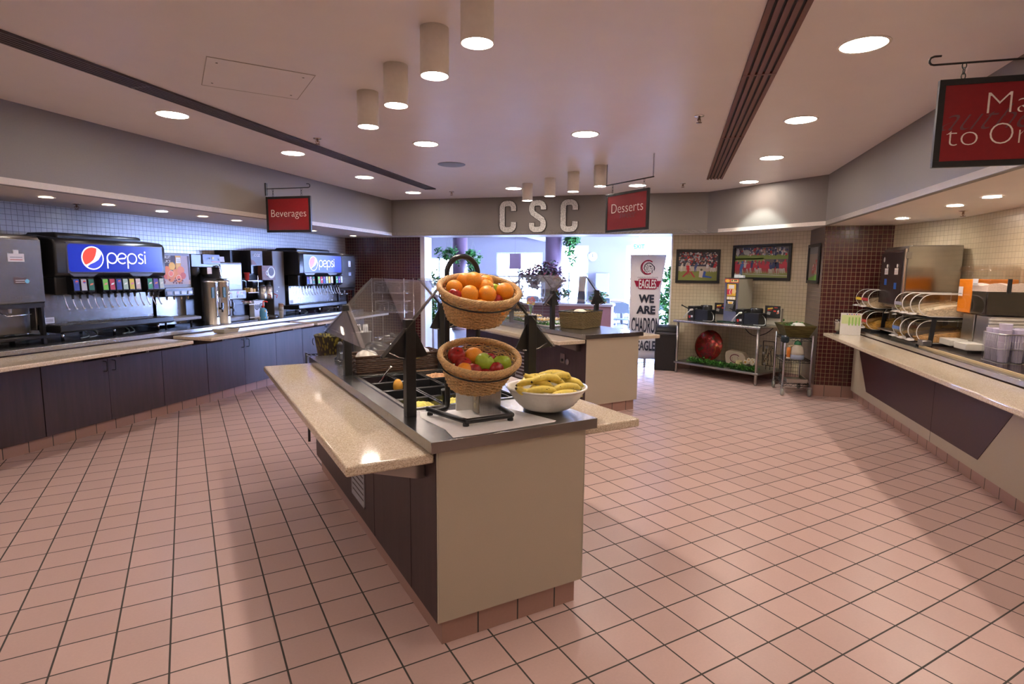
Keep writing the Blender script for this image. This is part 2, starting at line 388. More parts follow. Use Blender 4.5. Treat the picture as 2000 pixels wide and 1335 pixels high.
# cove tile baseboards
struct('baseboard_back', MB().box(3.66, 5.3, -7.85, -7.838, 0, .14), 'toe', rz=3*A45)
struct('baseboard_back_right', MB().box(-1.79, -.86, -7.85, -7.838, 0, .14), 'toe', rz=3*A45)
struct('baseboard_corner', MB().box(2.95, 4.27, -6.82, -6.808, 0, .14), 'toe', rz=pi/2)
struct('baseboard_pillar', MB().box(-3.2, -2.723, -6.133, -6.119, 0, .145), 'toe', rz=3*A45)
struct('baseboard_pillar_side', MB().box(6.12, 6.96, -2.723, -2.709, 0, .145), 'toe', rz=A45)
struct('baseboard_left', slab(-6, 7.0, 4.455, 4.52, 0, .105), 'toe', rz=A45)
struct('baseboard_right', slab(-6, 6.12, -3.24, -3.18, 0, .105), 'toe', rz=A45)

# ------------------------------------------------------------------ dining room behind
struct('ceiling_dining', slab(8.0, 18.4, -5.2, 10, 2.95, 3.05), 'white_paint', rz=A45)
struct('wall_header_dining', slab(8.0, 8.1, -5.2, 10, ZS, 2.95), 'dine_paint', rz=A45)
hb = slab(8.0, 8.1, 5.3, 10, 0, ZS); hb.box(8.0, 8.1, -5.2, -1.75, 0, ZS)
struct('wall_dining_near', hb, 'dine_paint', rz=A45)
struct('wall_dining_left', slab(8.0, 18.4, 9.9, 10, 0, 2.95), 'dine_paint', rz=A45)
WINS = [(-3.9, -1.6, .4, 2.52), (-.85, .68, .05, 2.52), (1.98, 3.35, .4, 2.52), (3.63, 5.38, .4, 2.28), (6.7, 8.6, .4, 2.10)]
bw = MB(); prev = -5.2
for (e0, e1, z0, z1) in WINS:
    bw.box(18.3, 18.4, prev, e0, 0, 2.95); bw.box(18.3, 18.4, e0, e1, z1, 2.95); bw.box(18.3, 18.4, e0, e1, 0, z0); prev = e1
bw.box(18.3, 18.4, prev, 10, 0, 2.95)
struct('wall_dining_back', bw, 'dine_paint', rz=A45)
def window(n, c, wd, z0, z1, rz):
    m = MB(); t = .06
    m.box(-wd/2, wd/2, -.03, .03, z0, z0+t); m.box(-wd/2, wd/2, -.03, .03, z1-t, z1)
    for x in (-wd/2, -t/2, wd/2-t): m.box(x, x+t, -.03, .03, z0, z1)
    zm = z0+(z1-z0)*.52; m.box(-wd/2, wd/2, -.03, .03, zm, zm+.05)
    o = struct('window_%d' % n, m, 'white_paint', loc=c, rz=rz)
    g = MB().box(-wd/2, wd/2, -.003, .003, z0, z1); g.build('pane', 'glass', o)
    portal('daylight_portal', (c[0]+.12*cos(rz+pi/2), c[1]+.12*sin(rz+pi/2), (z0+z1)/2), rz, wd, z1-z0)
for i, (e0, e1, z0, z1) in enumerate(WINS): window(i+1, xy(18.33, (e0+e1)/2), e1-e0, z0, z1, -A45)
# unseen right wall of the dining room, its tall windows enlarged for more daylight
rw = MB(); prev = 8.0
RW = [(8.6, 11.4), (11.6, 14.6), (14.8, 18.0)]
for d0, d1 in RW:
    rw.box(prev, d0, -5.3, -5.2, 0, 2.95); rw.box(d0, d1, -5.3, -5.2, 0, .3); rw.box(d0, d1, -5.3, -5.2, 2.85, 2.95); prev = d1
rw.box(prev, 18.4, -5.3, -5.2, 0, 2.95)
struct('wall_dining_right', rw, 'dine_paint', rz=A45)
for i, (d0, d1) in enumerate(RW): window(6+i, xy((d0+d1)/2, -5.25), d1-d0, .3, 2.85, A45+pi)
struct('trim_4', slab(11.5, 11.9, -5.2, 10, 2.62, 2.95), 'dine_paint', rz=A45)
struct('trim_5', slab(8.1, 18.3, 3.3, 3.6, 2.66, 2.95), 'dine_paint', rz=A45)
struct('ground', slab(18.4, 70, -30, 40, -.3, -.2), solid('pale_ground', (.6, .6, .6), .9), rz=A45)

def column(d, e, r, label):
    t = thing('round_column', label, 'column', xy(d, e))
    MB().lathe([(r, 0), (r, 2.95)], 36).build('shaft', M['column'], t)
    MB().lathe([(r+.03, 0), (r+.03, .12), (r+.005, .14)], 36).build('base', 'toe', t)
M['column'] = solid('mauve_column_paint', (.25, .15, .20), .35, var=.03)
column(11.0, 1.78, .19, 'thick mauve round column behind the purple leafed plant arrangement')
column(12.6, 4.67, .20, 'mauve round column between the two hanging baskets of green leaves')

# ------------------------------------------------------------------ ceiling fittings
def recessed(loc, label, group, r=.10, mat='lens_white'):
    t = thing('recessed_light', label, 'ceiling light', loc, 0, group)
    MB().lathe([(r, -.004), (r+.014, -.004), (r+.016, .0), (r, .0)], 28, cap=False).build('trim_ring', 'lamp_body', t)
    MB().lathe([(0, -.0005), (r, -.0005), (r, -.002), (0, -.002)], 28).build('lens', mat, t)
    return t
NEAR = {(-1, 0): 'large'}
rl = [(1.82, 3.11, 'nearest recessed light to the camera, left of the left slot diffuser'),
      (3.38, 3.12, 'second recessed light along the left soffit, above the beverages sign'),
      (4.98, 3.18, 'third recessed light along the left soffit, right of the beverages sign'),
      (6.52, 3.19, 'farthest recessed light in the row along the left soffit'),
      (3.28, 1.535, 'recessed light directly behind the front row of cylinder lights'),
      (6.40, 1.49, 'recessed light partly behind the leftmost far cylinder light'),
      (3.234, -.04, 'recessed light in mid ceiling, left of the bluish window glare'),
      (6.466, -.327, 'recessed light seen between the chains of the desserts sign'),
      (1.549, -1.79, 'largest recessed light, between the wide slot diffuser and the made to order sign'),
      (3.143, -1.797, 'second recessed light right of the wide slot diffuser'),
      (4.743, -1.829, 'third recessed light right of the wide slot diffuser'),
      (6.441, -1.812, 'farthest recessed light right of the wide slot diffuser, over the white wall glow')]
for d, e, lb in rl: recessed(xy(d, e, ZC), lb, 'recessed lights in the main ceiling', .115)
for d, e in [(.2, 3.1), (-1.5, 3.1), (-3.5, 3.1), (-.1, -1.8), (-1.8, -1.8), (-3.8, -1.8), (-1.6, .7), (-3.4, .7), (-5, .7), (-5, 3.1)]:  # unseen ceiling lights added to brighten the room from behind the camera
    recessed(xy(d, e, ZC), 'round recessed light added in the unseen ceiling behind the camera', 'recessed lights added behind the camera', .115)
so = [(1.783, 4.50, 'leftmost small downlight under the left soffit'), (2.37, 4.50, 'second small downlight under the left soffit'),
      (3.0, 4.52, 'third small downlight under the left soffit, in front of the bright tile glow'), (3.58, 4.53, 'fourth small downlight under the left soffit'),
      (4.14, 4.54, 'fifth small downlight under the left soffit, left of the beverages sign'), (6.0, 4.7, 'small soffit downlight just right of the beverages sign'),
      (7.3, 4.75, 'small soffit downlight nearest the maroon tiled back wall')]
for i, (d, e, lb) in enumerate(so):
    recessed(xy(d, e, ZS-.002), lb, 'small downlights in the left soffit', .055, 'lens_glint' if i == 2 else 'lens_dim')  # the third lens glows bluish to stand for a reflection; the others are dim
for d, e, lb in [(3.31, -3.235, 'small downlight under the right soffit above the iced tea bin'), (3.917, -3.235, 'middle small downlight under the right soffit'),
                 (5.164, -3.25, 'small downlight under the right soffit closest to the maroon pillar'), ]:
    recessed(xy(d, e, ZS-.002), lb, 'small downlights in the right soffit', .06, 'lens_small')
for d in (.4, -.8, -2.4): 
    recessed(xy(d, 4.5, ZS-.002), 'small soffit downlight left of the picture', 'soffit downlights out of frame', .055, 'lens_dim')
for d in (2.2, 1.2, -.2): 
    recessed(xy(d, -3.24, ZS-.002), 'small soffit downlight right of the picture', 'soffit downlights out of frame on the right', .06, 'lens_small')
def pendant(x, y, label, g):
    t = thing('cylinder_light', label, 'ceiling light', (x, y, ZC), 0, g)
    MB().lathe([(.074, 0), (.074, -.235), (.070, -.235), (.068, -.02)], 32).build('housing', 'lamp_body', t)
    MB().lathe([(0, -.222), (.069, -.222), (.069, -.225), (0, -.225)], 28).build('lens', 'lens', t)
for y, lb in [(.331, 'nearest cylinder light, cut off by the top edge of the picture'), (.831, 'second cylinder light from the front of the near row'),
              (1.455, 'third cylinder light of the near row'), (2.067, 'last and leftmost cylinder light of the near row')]:
    pendant(.285, y, lb, 'cylinder lights over the near salad bar')
for y, lb in [(3.418, 'rightmost far cylinder light, left of the desserts sign'), (3.96, 'second far cylinder light from the desserts sign'),
              (4.493, 'third far cylinder light from the desserts sign'), (5.072, 'leftmost far cylinder light, hanging over the first metal letter')]:
    pendant(3.41, y, lb, 'cylinder lights over the far salad bar')
# the spot lamp inside the farthest right recessed fixture, which draws the scallop on the fascia
sp_ = D.lights.new('wall_wash', 'SPOT'); sp_.energy = 60; sp_.color = (.88, 1, .93); sp_.spot_size = rad(95); sp_.spot_blend = .35; sp_.shadow_soft_size = .03
so_ = D.objects.new('wall_wash', sp_); COL.objects.link(so_); so_.location = xy(6.441, -1.812, ZC-.01)

t = thing('ceiling_speaker', 'round dark ceiling speaker grille in the middle of the ceiling', 'speaker', (1.889, 4.277, ZC))
MB().lathe([(0, -.006), (.15, -.006), (.162, -.002), (.162, 0), (0, 0)], 32).build('grille', M['grille'] if 'grille' in M else 'grey_plastic', t)
def sprinkler(loc, label):
    t = thing('fire_sprinkler', label, 'sprinkler', loc, 0, 'fire sprinklers in the ceilings')
    MB().lathe([(0, 0), (.04, 0), (.036, -.006), (.012, -.010), (0, -.010)], 20).build('escutcheon', 'chrome', t)
    m = MB((.3, .2, .15)); m.cyl((0, 0, -.01), (0, 0, -.035), .009); m.tube([(-.012, 0, -.02), (-.018, 0, -.035), (0, 0, -.052)], .003, 6); m.tube([(.012, 0, -.02), (.018, 0, -.035), (0, 0, -.052)], .003, 6)
    m.lathe([(0, -.052), (.022, -.052), (.022, -.055), (0, -.055)], 12); m.build('head', 'vm', t)
sprinkler((.268, 3.726, ZC), 'fire sprinkler beside the left slot diffuser'); sprinkler((2.825, 6.413, ZC), 'fire sprinkler near the metal letters, at the end of the left slot')
sprinkler((2.709, 1.291, ZC), 'fire sprinkler left of the wide slot diffuser, nearer the camera'); sprinkler((5.198, 3.854, ZC), 'fire sprinkler between the desserts sign and the wide slot diffuser')
sprinkler(xy(2.27, 4.78, ZS), 'fire sprinkler under the left soffit in front of white tiles'); sprinkler(xy(4.4, -3.5, ZS), 'fire sprinkler under the right soffit')
# slot diffusers
def slot(name, label, p0, p1, wd, gaps, breaks, col):
    p0, p1 = Vector((*p0, 0)), Vector((*p1, 0)); L = (p1-p0).length; a = math.atan2(p1.y-p0.y, p1.x-p0.x)
    t = thing(name, label, 'air vent', (p0.x, p0.y, ZC), a)
    MB((.01, .01, .01)).box(0, L, -wd/2, wd/2, -.003, -.001).build('backing', 'black_matte', t)
    n = gaps+1; bw_ = wd/(n+gaps*.55)
    for i in range(n):
        y = -wd/2+i*bw_*1.55; m = MB(col); m.box(0, L, y, y+bw_, -.016, -.003); m.build('slat', 'vc', t)
    for bx in breaks: MB(col).box(bx*L-.012, bx*L+.012, -wd/2, wd/2, -.017, -.003).build('joint', 'vc', t)
slot('slot_diffuser', 'long thin brown slot air diffuser on the left of the ceiling', (-4.6, -.86), (2.42, 6.28), .17, 5, [.25, .5, .75], (.075, .055, .055))
slot('slot_diffuser', 'wide reddish brown slot air diffuser on the right of the ceiling', (.2, -1.63), (5.215, 3.32), .195, 4, [.41, .655], (.16, .065, .05))
# access panel
t = thing('access_panel', 'flush white access panel with thin joint lines in the ceiling', 'panel', (-.414, 2.19, ZC), rad(1))
m = MB((.42, .36, .30)); 
for q in [(-.31, .31, -.306, -.30), (-.31, .31, .30, .306), (-.31, -.305, -.3, .3), (.305, .31, -.3, .3)]: m.box(*q, -.0035, -.0005)
m.build('joint_line', 'vc', t); MB().box(-.305, .305, -.3, .3, -.0025, -.0005).build('panel', 'ceil', t)
for x in (-.25, .25):
    for y in (-.22, .22): MB((.2, .17, .15)).lathe([(0, -.0045), (.007, -.0045), (.007, -.003), (0, -.003)], 10, (x, y, 0)).build('screw', 'vc', t)

# ------------------------------------------------------------------ hanging signs
def chain(m, p0, p1, n, r=.0022, w=.009):
    p0, p1 = Vector(p0), Vector(p1); d = (p1-p0)/n
    for i in range(n):
        c = p0+d*(i+.5); h = d.length*.62
        P = [(c.x+w*cos(2*pi*k/12)*(i % 2 == 0), c.y+w*cos(2*pi*k/12)*(i % 2), c.z+h*sin(2*pi*k/12)) for k in range(12)]
        m.tube(P, r, 5, True)
def hang_sign(root, W, H, ztop):              # board in local xz plane, x from 0..W, faces -y and +y
    f = MB(); th = .012; fr = .028
    for q in [(0, W, 0, fr), (0, W, H-fr, H), (0, fr, fr, H-fr), (W-fr, W, fr, H-fr)]: f.box(q[0], q[1], -th, th, ztop-H+q[2], ztop-H+q[3])
    f.build('frame', 'blackm', root, bevel=.001)
    MB((.22, .008, .010)).box(fr, W-fr, -.007, .007, ztop-H+fr, ztop-fr).build('board', M['sign_red'], root)
M['sign_red'] = solid('red_sign_board', (.26, .012, .016), .35, var=.05)
def scribble(par, x0, x1, z, amp, y, name='script_mark'):
    P = []; n = 60
    for i in range(n+1):
        u = i/n; ph = u*2*pi*6
        P.append((x0+(x1-x0)*u+amp*.45*cos(ph), z+amp*.55*sin(ph)*(1.6 if i in range(18, 26) else 1)+.1*amp*sin(u*9)))
    MB().ribbon(P, .0028, y).build(name, 'txt_grey', par)
# beverages sign: arm perpendicular to left soffit; local x runs away from soffit (-E)
t = thing('hanging_sign', 'red beverages sign hanging from a black arm on the left soffit', 'sign', xy(4.04, 4.0, 0), -A45)
MB().box(0, .012, -.016, .016, 2.49, 2.64).build('wall_bracket', 'blackm', t)
MB().tube([(0, 0, 2.572)]+[(x, 0, 2.572) for x in (.3, .60)]+[(.60+.022*sin(a), 0, 2.594-.022*cos(a)) for a in (.6, 1.2, 1.8, 2.4, 3.14)]+[(.575, 0, 2.616)], .005, 8).build('arm', 'blackm', t)
hang_sign(t, .627, .43, 2.475)
for x in (.10, .50): m = MB(); chain(m, (x, 0, 2.572), (x, 0, 2.475), 3); m.build('chain', 'blackm', t)
text('lettering', 'Beverages', .128, 'txt_cream', t, (.314, -.0082, 2.27), off=-.0016, sx=.98)
scribble(t, .14, .48, 2.24, .035, -.0075)
# desserts sign, parallel to world y; faces -x; local x = -y world  -> rotation -90
t = thing('hanging_sign', 'red desserts sign hung by chains from a black bar near the ceiling', 'sign', (3.42, 3.30, 0), -pi/2)
MB().cyl((-.02, 0, 2.592), (.765, 0, 2.592), .007, n=8).build('bar', 'blackm', t)
for x in (-.01, .755): m = MB(); chain(m, (x, 0, ZC), (x, 0, 2.60), 14, .0018, .006); m.build('ceiling_chain', 'blackm', t)
for x in (.10, .62): m = MB(); chain(m, (x, 0, 2.592), (x, 0, 2.49), 3); m.build('chain', 'blackm', t)
hang_sign(t, .705, .435, 2.487)
text('lettering', 'Desserts', .155, 'txt_cream', t, (.36, -.0082, 2.31), off=-.0020, sx=.98)
text('script_lettering', 'sweet', .11, 'txt_grey', t, (.36, -.0076, 2.235), off=-.0015, shear=.5)
# made to order sign on right soffit: arm along +E away from the soffit; sign faces the camera (-D)
t = thing('hanging_sign', 'large red made to order sign at the right edge, hung from a black arm', 'sign', xy(1.30, -2.07, 0), -A45)
MB().box(.608, .62, -.016, .016, 2.54, 2.69).build('wall_bracket', 'blackm', t)
zz = 2.622
MB().tube([(.62, 0, zz), (.3, 0, zz), (-.03, 0, zz)]+[(-.03-.02*sin(a), 0, zz+.02-.02*cos(a)) for a in (.6, 1.2, 1.8, 2.4, 3.14)]+[(.0, 0, zz+.04)], .005, 8).build('arm', 'blackm', t)
hang_sign(t, .61, .417, 2.547)
for x in (.10, .50): m = MB(); chain(m, (x, 0, zz), (x, 0, 2.547), 3, .0026); m.build('chain', 'blackm', t)
text('lettering', 'Made', .15, 'txt_cream', t, (.378, -.0082, 2.420), off=-.0036, sx=1.12)
text('lettering', 'to', .15, 'txt_cream', t, (.120, -.0082, 2.275), off=-.0036, sx=1.1)
text('lettering', 'Order', .15, 'txt_cream', t, (.405, -.0082, 2.275), off=-.0036, sx=.94)
text('script_lettering', 'authentic', .17, 'txt_grey', t, (.33, -.0076, 2.355), off=-.0030, shear=.6, sx=1.02)

# metal letters C S C on the back fascia (face -D)
def letter(kind, e, label):
    t = thing('metal_letter', label, 'letter', xy(7.35, e, 2.505), -A45, 'galvanised metal letters on the back fascia')
    h, wd, s = .216, .098, .104
    if kind == 'C': P = [(wd, h*.42), (wd, h*.62)]+arc(wd-.07, h-.07, .07, 0, 90, 6)+arc(-wd+.07, h-.07, .07, 90, 180, 5)+arc(-wd+.07, -h+.07, .07, 180, 270, 5)+arc(wd-.07, -h+.07, .07, 270, 360, 6)+[(wd, -h*.62), (wd, -h*.42)]
    else: P = [(wd, h*.5), (wd, h*.62)]+arc(wd-.07, h-.07, .07, 0, 90, 6)+arc(-wd+.07, h-.07, .07, 90, 180, 5)+[(-wd, h*.45), (-wd*.8, h*.25), (0, 0), (wd*.8, -h*.25), (wd, -h*.45)]+arc(wd-.07, -h+.07, .07, 0, -90, 5)+arc(-wd+.06, -h+.06, .06, 270, 180, 5)+[(-wd, -h*.62), (-wd, -h*.5)]
    MB().ribbon(P, s, -.028, -.001).build('letter_edge', 'blackm', t)
    MB().ribbon(P[1:-1] if 0 else P, s-.014, -.030, -.0285).build('letter_face', 'galv', t)
M['galv'] = solid('galvanised_metal', (.62, .61, .58), .45, .2, var=.35, scale=60, bump=.1)
letter('C', 1.84, 'first galvanised metal letter C, left of the letter S'); letter('S', 1.33, 'galvanised metal letter S between the two Cs'); letter('C', .80, 'last galvanised metal letter C, nearest the desserts sign')
# ------------------------------------------------------------------ left beverage counter (local x = D, front at -y)
def handle(par, x, y, z0, z1):
    MB().tube([(x, y, z0), (x, y-.040, z0+.003), (x, y-.045, z0+.012), (x, y-.045, z1-.012), (x, y-.040, z1-.003), (x, y, z1)], .0045, 6).build('handle', 'blackm', par)
def base_cab(d0, d1, label, doors):
    t = thing('base_cabinet', label, 'cabinet', xy(d0, 4.44), A45, 'dark cabinets under the beverage counter')
    W = d1-d0
    MB().box(.001, W-.001, 0, .72, .106, .865).build('body', 'lam_dark', t)
    if doors:
        for k in (0, 1):
            x0, x1 = (.004, W/2-.002) if k == 0 else (W/2+.002, W-.004)
            dr = MB().box(x0, x1, -.018, -.0005, .108, .735).build('door', 'lam_dark', t)
            handle(dr, W/2+(.045 if k else -.045), -.018, .60, .70)
    else:
        MB().box(.002, W-.002, -.018, -.0005, .108, .735).build('panel', 'lam_dark', t)
    MB().box(.001, W-.001, -.012, -.0005, .742, .865).build('rail', 'lam_dark', t)
    return t
base_cab(.31, 1.55, 'dark cabinet at the far left edge, below the milk dispenser', True)
base_cab(1.55, 2.79, 'dark two door cabinet under the larger soda dispenser, handles nearest the left edge', True)
base_cab(2.79, 3.41, 'single dark panel cabinet between the first two pairs of handles', False)
base_cab(3.41, 4.65, 'two door cabinet with middle pair of handles, below the coffee brewer', True)
base_cab(4.65, 5.25, 'narrow plain cabinet panel left of the third pair of handles', False)
base_cab(5.25, 6.50, 'two door cabinet under the farther soda dispenser', True)
base_cab(6.50, 7.05, 'end cabinet of the beverage counter nearest the plastic cup rack', False)
for d0 in (-.93, -2.17, -3.41): base_cab(d0, d0+1.24, 'dark cabinet of the beverage counter outside the picture', True)
t = thing('countertop', 'long stainless steel countertop carrying the drink machines along the left wall', 'countertop', xy(-3.4, 4.40), A45)
MB().box(0, 10.4, 0, .84, .868, .91).build('top', 'steel_h', t, bevel=.004)
struct('trim_6', MB().box(-3.4, 7.0, 5.22, 5.245, .912, .99), 'steel_h', rz=A45)
MB((.01, .01, .012)).box(4.2, 10.0, .12, .80, .911, .914).build('drain_mat', 'vg', t)
def bracket(par, x, y0, y1, z, nm='bracket'):
    MB().prism([(y0, z), (y0, z-.03), (y1-.02, z-.10), (y1, z-.10), (y1, z)], x, x+.03, 'x').build(nm, 'steel', par, bevel=.002)
def ledge(d0, d1, label, cut0, cut1, br):
    t = thing('tray_ledge', label, 'ledge', xy(d0, 3.87), A45, 'speckled stone tray ledges of the beverage counter')
    L = d1-d0
    MB().prism([(cut0, 0), (L-cut1, 0), (L, .525), (0, .525)], .825, .86).build('slab', 'stone', t, bevel=.008, seg=3)
    for b in br: bracket(t, b, .10, .52, .824)
    return t
ledge(-3.3, 2.70, 'longest stone tray ledge, in front of the nearer soda dispenser', 0, .03, (5.2, 5.5, 5.9, 3.8))
ledge(2.92, 4.72, 'middle stone tray ledge holding the small steel pan', -.02, -.03, (.25, 1.1, 1.5))
ledge(4.93, 6.95, 'farthest stone tray ledge, reaching towards the cup rack', -.10, .02, (.25, 1.2))

# ------------------------------------------------------------------ right serving counter (local x = -D, front at -y)
t = thing('serving_counter', 'cream serving counter on the right with a dark trapezoid panel', 'counter', xy(6.1, -3.15), A225)
MB().prism([(0, 0), (9.6, 0), (9.6, .60), (.95, .60), (0, .29)], .107, .865).build('body', 'lam_cream', t)
def acc(pts, z=-.004): return MB().prism(pts, z, -.0006, 'y')
acc([(0, .865), (0, .73), (.21, .675), (.60, .205), (3.19, .205), (3.62, .70), (9.6, .73), (9.6, .865)]).build('accent_panel', 'lam_maroon', t)
MB((.02, .01, .01)).box(2.37, 2.373, -.0055, -.0045, .108, .86).build('seam', 'vc', t)
t = thing('countertop', 'stainless steel countertop of the right counter under the cereal bins', 'countertop', xy(6.1, -3.11), A225)
MB().prism([(0, 0), (9.6, 0), (9.6, .69), (.95, .68), (0, .36)], .868, .91).build('top', 'steel_h', t, bevel=.004)
t = thing('tray_ledge', 'long stone tray ledge along the right serving counter', 'ledge', xy(5.95, -2.73), A225)
MB().prism([(.06, 0), (9.3, 0), (9.3, .378), (0, .378)], .822, .862).build('slab', 'stone', t, bevel=.009, seg=3)
t = thing('cutting_board', 'dark tray board with a tan edge on the right counter under the drink bins', 'board', xy(4.25, -3.20, .9105), A225)
MB((.03, .02, .02)).box(0, 2.6, 0, .5, 0, .012).build('board', 'vg', t)
m = MB((.55, .42, .22)); m.box(-.01, 2.6, -.014, 0, 0, .016); m.build('edge_strip', 'vc', t)

# ------------------------------------------------------------------ salad bars (world aligned)
def salad_bar(x, y, L, label, posts, rposts, led, rled):
    t = thing('salad_bar', label, 'salad bar', (x, y, 0))
    # local origin = near left panel corner of bar
    P = .755
    m = MB().box(.03, P-.03, .025, L-.03, 0, .117); m.build('toe_kick', 'toe', t)
    m = MB().box(0, P, .006, L, .117, .775); m.box(0, .015, .006, L, .775, .866); m.box(P-.015, P, .006, L, .775, .866); m.box(.015, P-.015, .006, .03, .775, .866); m.box(.015, P-.015, L-.02, L, .775, .866)
    m.build('body', 'lam_dark', t)
    MB().box(.008, P-.008, 0, .0055, .117, .866).build('end_panel', 'lam_cream', t)
    MB((.5, .45, .36)).box(.002, .007, -.0005, .0055, .117, .866).build('edge_trim', 'vc', t)
    MB((.5, .45, .36)).box(P-.007, P-.002, -.0005, .0055, .117, .866).build('edge_trim', 'vc', t)
    T0, T1 = -.028, P+.052
    # steel top with an opening for the food well
    w0, w1, h0, h1 = led['well']
    m = MB(); zt, zb = .915, .866
    for q in [(T0, T1, -.018, h0), (T0, T1, h1, L+.02), (T0, w0, h0, h1), (w1, T1, h0, h1)]: m.box(*q, zb, zt)
    m.build('steel_top', 'steel', t, bevel=.0015)
    m = MB((.035, .035, .04)); m.box(w0, w1, h0, h1, .776, .78); m.build('well_floor', 'vg', t)
    rim = MB()
    for q in [(w0-.02, w1+.02, h0-.02, h0), (w0-.02, w1+.02, h1, h1+.02), (w0-.02, w0, h0, h1), (w1, w1+.02, h0, h1)]: rim.box(*q, .9155, .921)
    rim.build('well_rim', 'steel_h', t)
    for side, (x0, x1, l0, l1, brk) in (('l', led['ledge']), ('r', rled)):
        c = t
        g = MB().prism([(x0, l0), (x1, l0), (x1, l1), (x0, l1)], .815, .858).build('tray_ledge', 'stone', t, bevel=.009, seg=3)
        for b in brk:
            s = 1 if side == 'l' else -1; xa, xb = (x0+.09, x1-.002) if side == 'l' else (x1-.09, x0+.002)
            MB().prism([(xa, .814), (xa, .79), (xb-s*.03, .72), (xb, .72), (xb, .814)], b, b+.03, 'y').build('bracket', 'steel', t)
    for (sy0, sy1, z0, z1) in led['grille']:
        m = MB((.42, .42, .47)); m.box(-.006, 0, sy0, sy1, z0, z0+.012); m.box(-.006, 0, sy0, sy1, z1-.012, z1); m.box(-.006, 0, sy0, sy0+.012, z0, z1); m.box(-.006, 0, sy1-.012, sy1, z0, z1)
        n = 9
        for i in range(n): z = z0+.02+(z1-z0-.04)*i/(n-1); m.add([(-.006, sy0, z-.004), (-.006, sy1, z-.004), (-.001, sy1, z+.012), (-.001, sy0, z+.012)], [(0, 1, 2, 3)])
        m.build('louvre_grille', 'vc', t)
    for s in led['seams']: MB((.01, .006, .006)).box(-.0012, 0, s-.0015, s+.0015, .12, .86).build('seam', 'vc', t)
    # guard posts
    for (px, py) in posts+rposts:
        MB().box(px-.024, px+.024, py-.024, py+.024, .915, 1.372).build('guard_post', 'blackm', t, bevel=.002)
    return t
def guard(t, xs, y0, y1, side, z=1.372, name='glass_panel'):
    """sloped glass panel: low edge outside, high edge towards the middle; side = +1 left, -1 right"""
    a = Vector((xs-.135*side, 0, 1.205)); b = Vector((xs+.17*side, 0, 1.545)); u = (b-a).normalized(); L = (b-a).length
    n = Vector((u.z, 0, -u.x))
    R = .10; pts = [(y0, 0), (y1, 0)]+[(y1-R+R*cos(k*pi/12), L-R+R*sin(k*pi/12)) for k in range(7)]+[(y0+R+R*cos(pi/2+k*pi/12), L-R+R*sin(pi/2+k*pi/12)) for k in range(7)]
    m = MB(); vs = [a+u*q+Vector((0, p, 0))+n*h for h in (-.003, .003) for p, q in pts]; N = len(pts)
    m.add(vs, [list(range(N)), list(range(N, 2*N))[::-1]]+[(i, (i+1) % N, N+(i+1) % N, N+i) for i in range(N)])
    m.build(name, 'glass', t)
    return a, u, L
def guard_bracket(t, xs, y, side):
    a = Vector((xs-.135*side, y, 1.205)); b = Vector((xs+.17*side, y, 1.545)); u = (b-a).normalized()
    off = Vector((0, 0, -.006))
    MB().tube([a+off, b+off], .007, 6).build('clamp_bar', 'blackm', t)
    # dark triangular plate with a slot
    p0 = (a.x, a.z); p1 = (xs+.012*side, 1.355); p2 = (xs+.09*side, 1.20); p3 = (xs, 1.178)
    MB().prism([p0, p1, p2, p3], y-.003, y+.003, 'y').build('bracket_plate', 'blackm', t)
    MB().tube([(xs-.10*side, y-.005, 1.222), (xs-.05*side, y-.005, 1.197), (xs, y-.005, 1.187), (xs+.05*side, y-.005, 1.192)], .0035, 5).build('slot_rail', 'chrome', t)
B1 = (-.045, .03)
bar1 = salad_bar(B1[0], B1[1], 2.55, 'near salad bar with cream end panel and steel top in the foreground',
    [(.045, .435), (.045, 1.63)], [(.708, .435), (.708, 1.63)],
    dict(well=(.085, .70, .55, 1.55), ledge=(-.36, -.002, .015, 2.60, (.12, 1.9)), grille=[(1.11, 1.40, .205, .52)], seams=(.32, .92)),
    (.757, 1.135, .05, 2.6, (.3, 1.9)))
for side, px in ((1, .045), (-1, .708)):
    guard(bar1, px, .40, 1.67, side)
    for py in (.435, 1.63): guard_bracket(bar1, px, py+(.026 if 0 else 0), side)
B2 = (2.895, 2.925)
bar2 = salad_bar(B2[0], B2[1], 3.1, 'far dessert bar with cream end panel behind the near salad bar',
    [(.045, .75), (.045, 1.75), (.045, 2.75)], [(.708, .75), (.708, 1.75), (.708, 2.75)],
    dict(well=(.085, .70, .88, 2.85), ledge=(-.36, -.002, .015, 3.1, (.10, 1.9)), grille=[(1.25, 1.55, .2, .60)], seams=(.95, 1.9)),
    (.757, 1.135, .05, 3.1, (.3, 1.9)))
for side, px in ((1, .045), (-1, .708)):
    guard(bar2, px, .70, 2.80, side)
    for py in (.75, 1.75, 2.75): guard_bracket(bar2, px, py, side)
# outlet and round lock on the far bar's side
m = MB((.30, .27, .26)); m.box(-.009, -.001, .40, .49, .54, .65); m.build('outlet_plate', 'vm', bar2)
m = MB((.02, .02, .02)); m.lathe([(0, -.018), (.018, -.018), (.018, -.009), (0, -.009)], 14, (-.0005, .445, .575), ax='x'); m.build('socket', 'vc', bar2)
m = MB((.35, .33, .32)); m.lathe([(0, -.012), (.034, -.012), (.036, -.001), (0, -.001)], 20, (0, .35, .565), ax='x'); m.build('round_cover', 'vm', bar2)

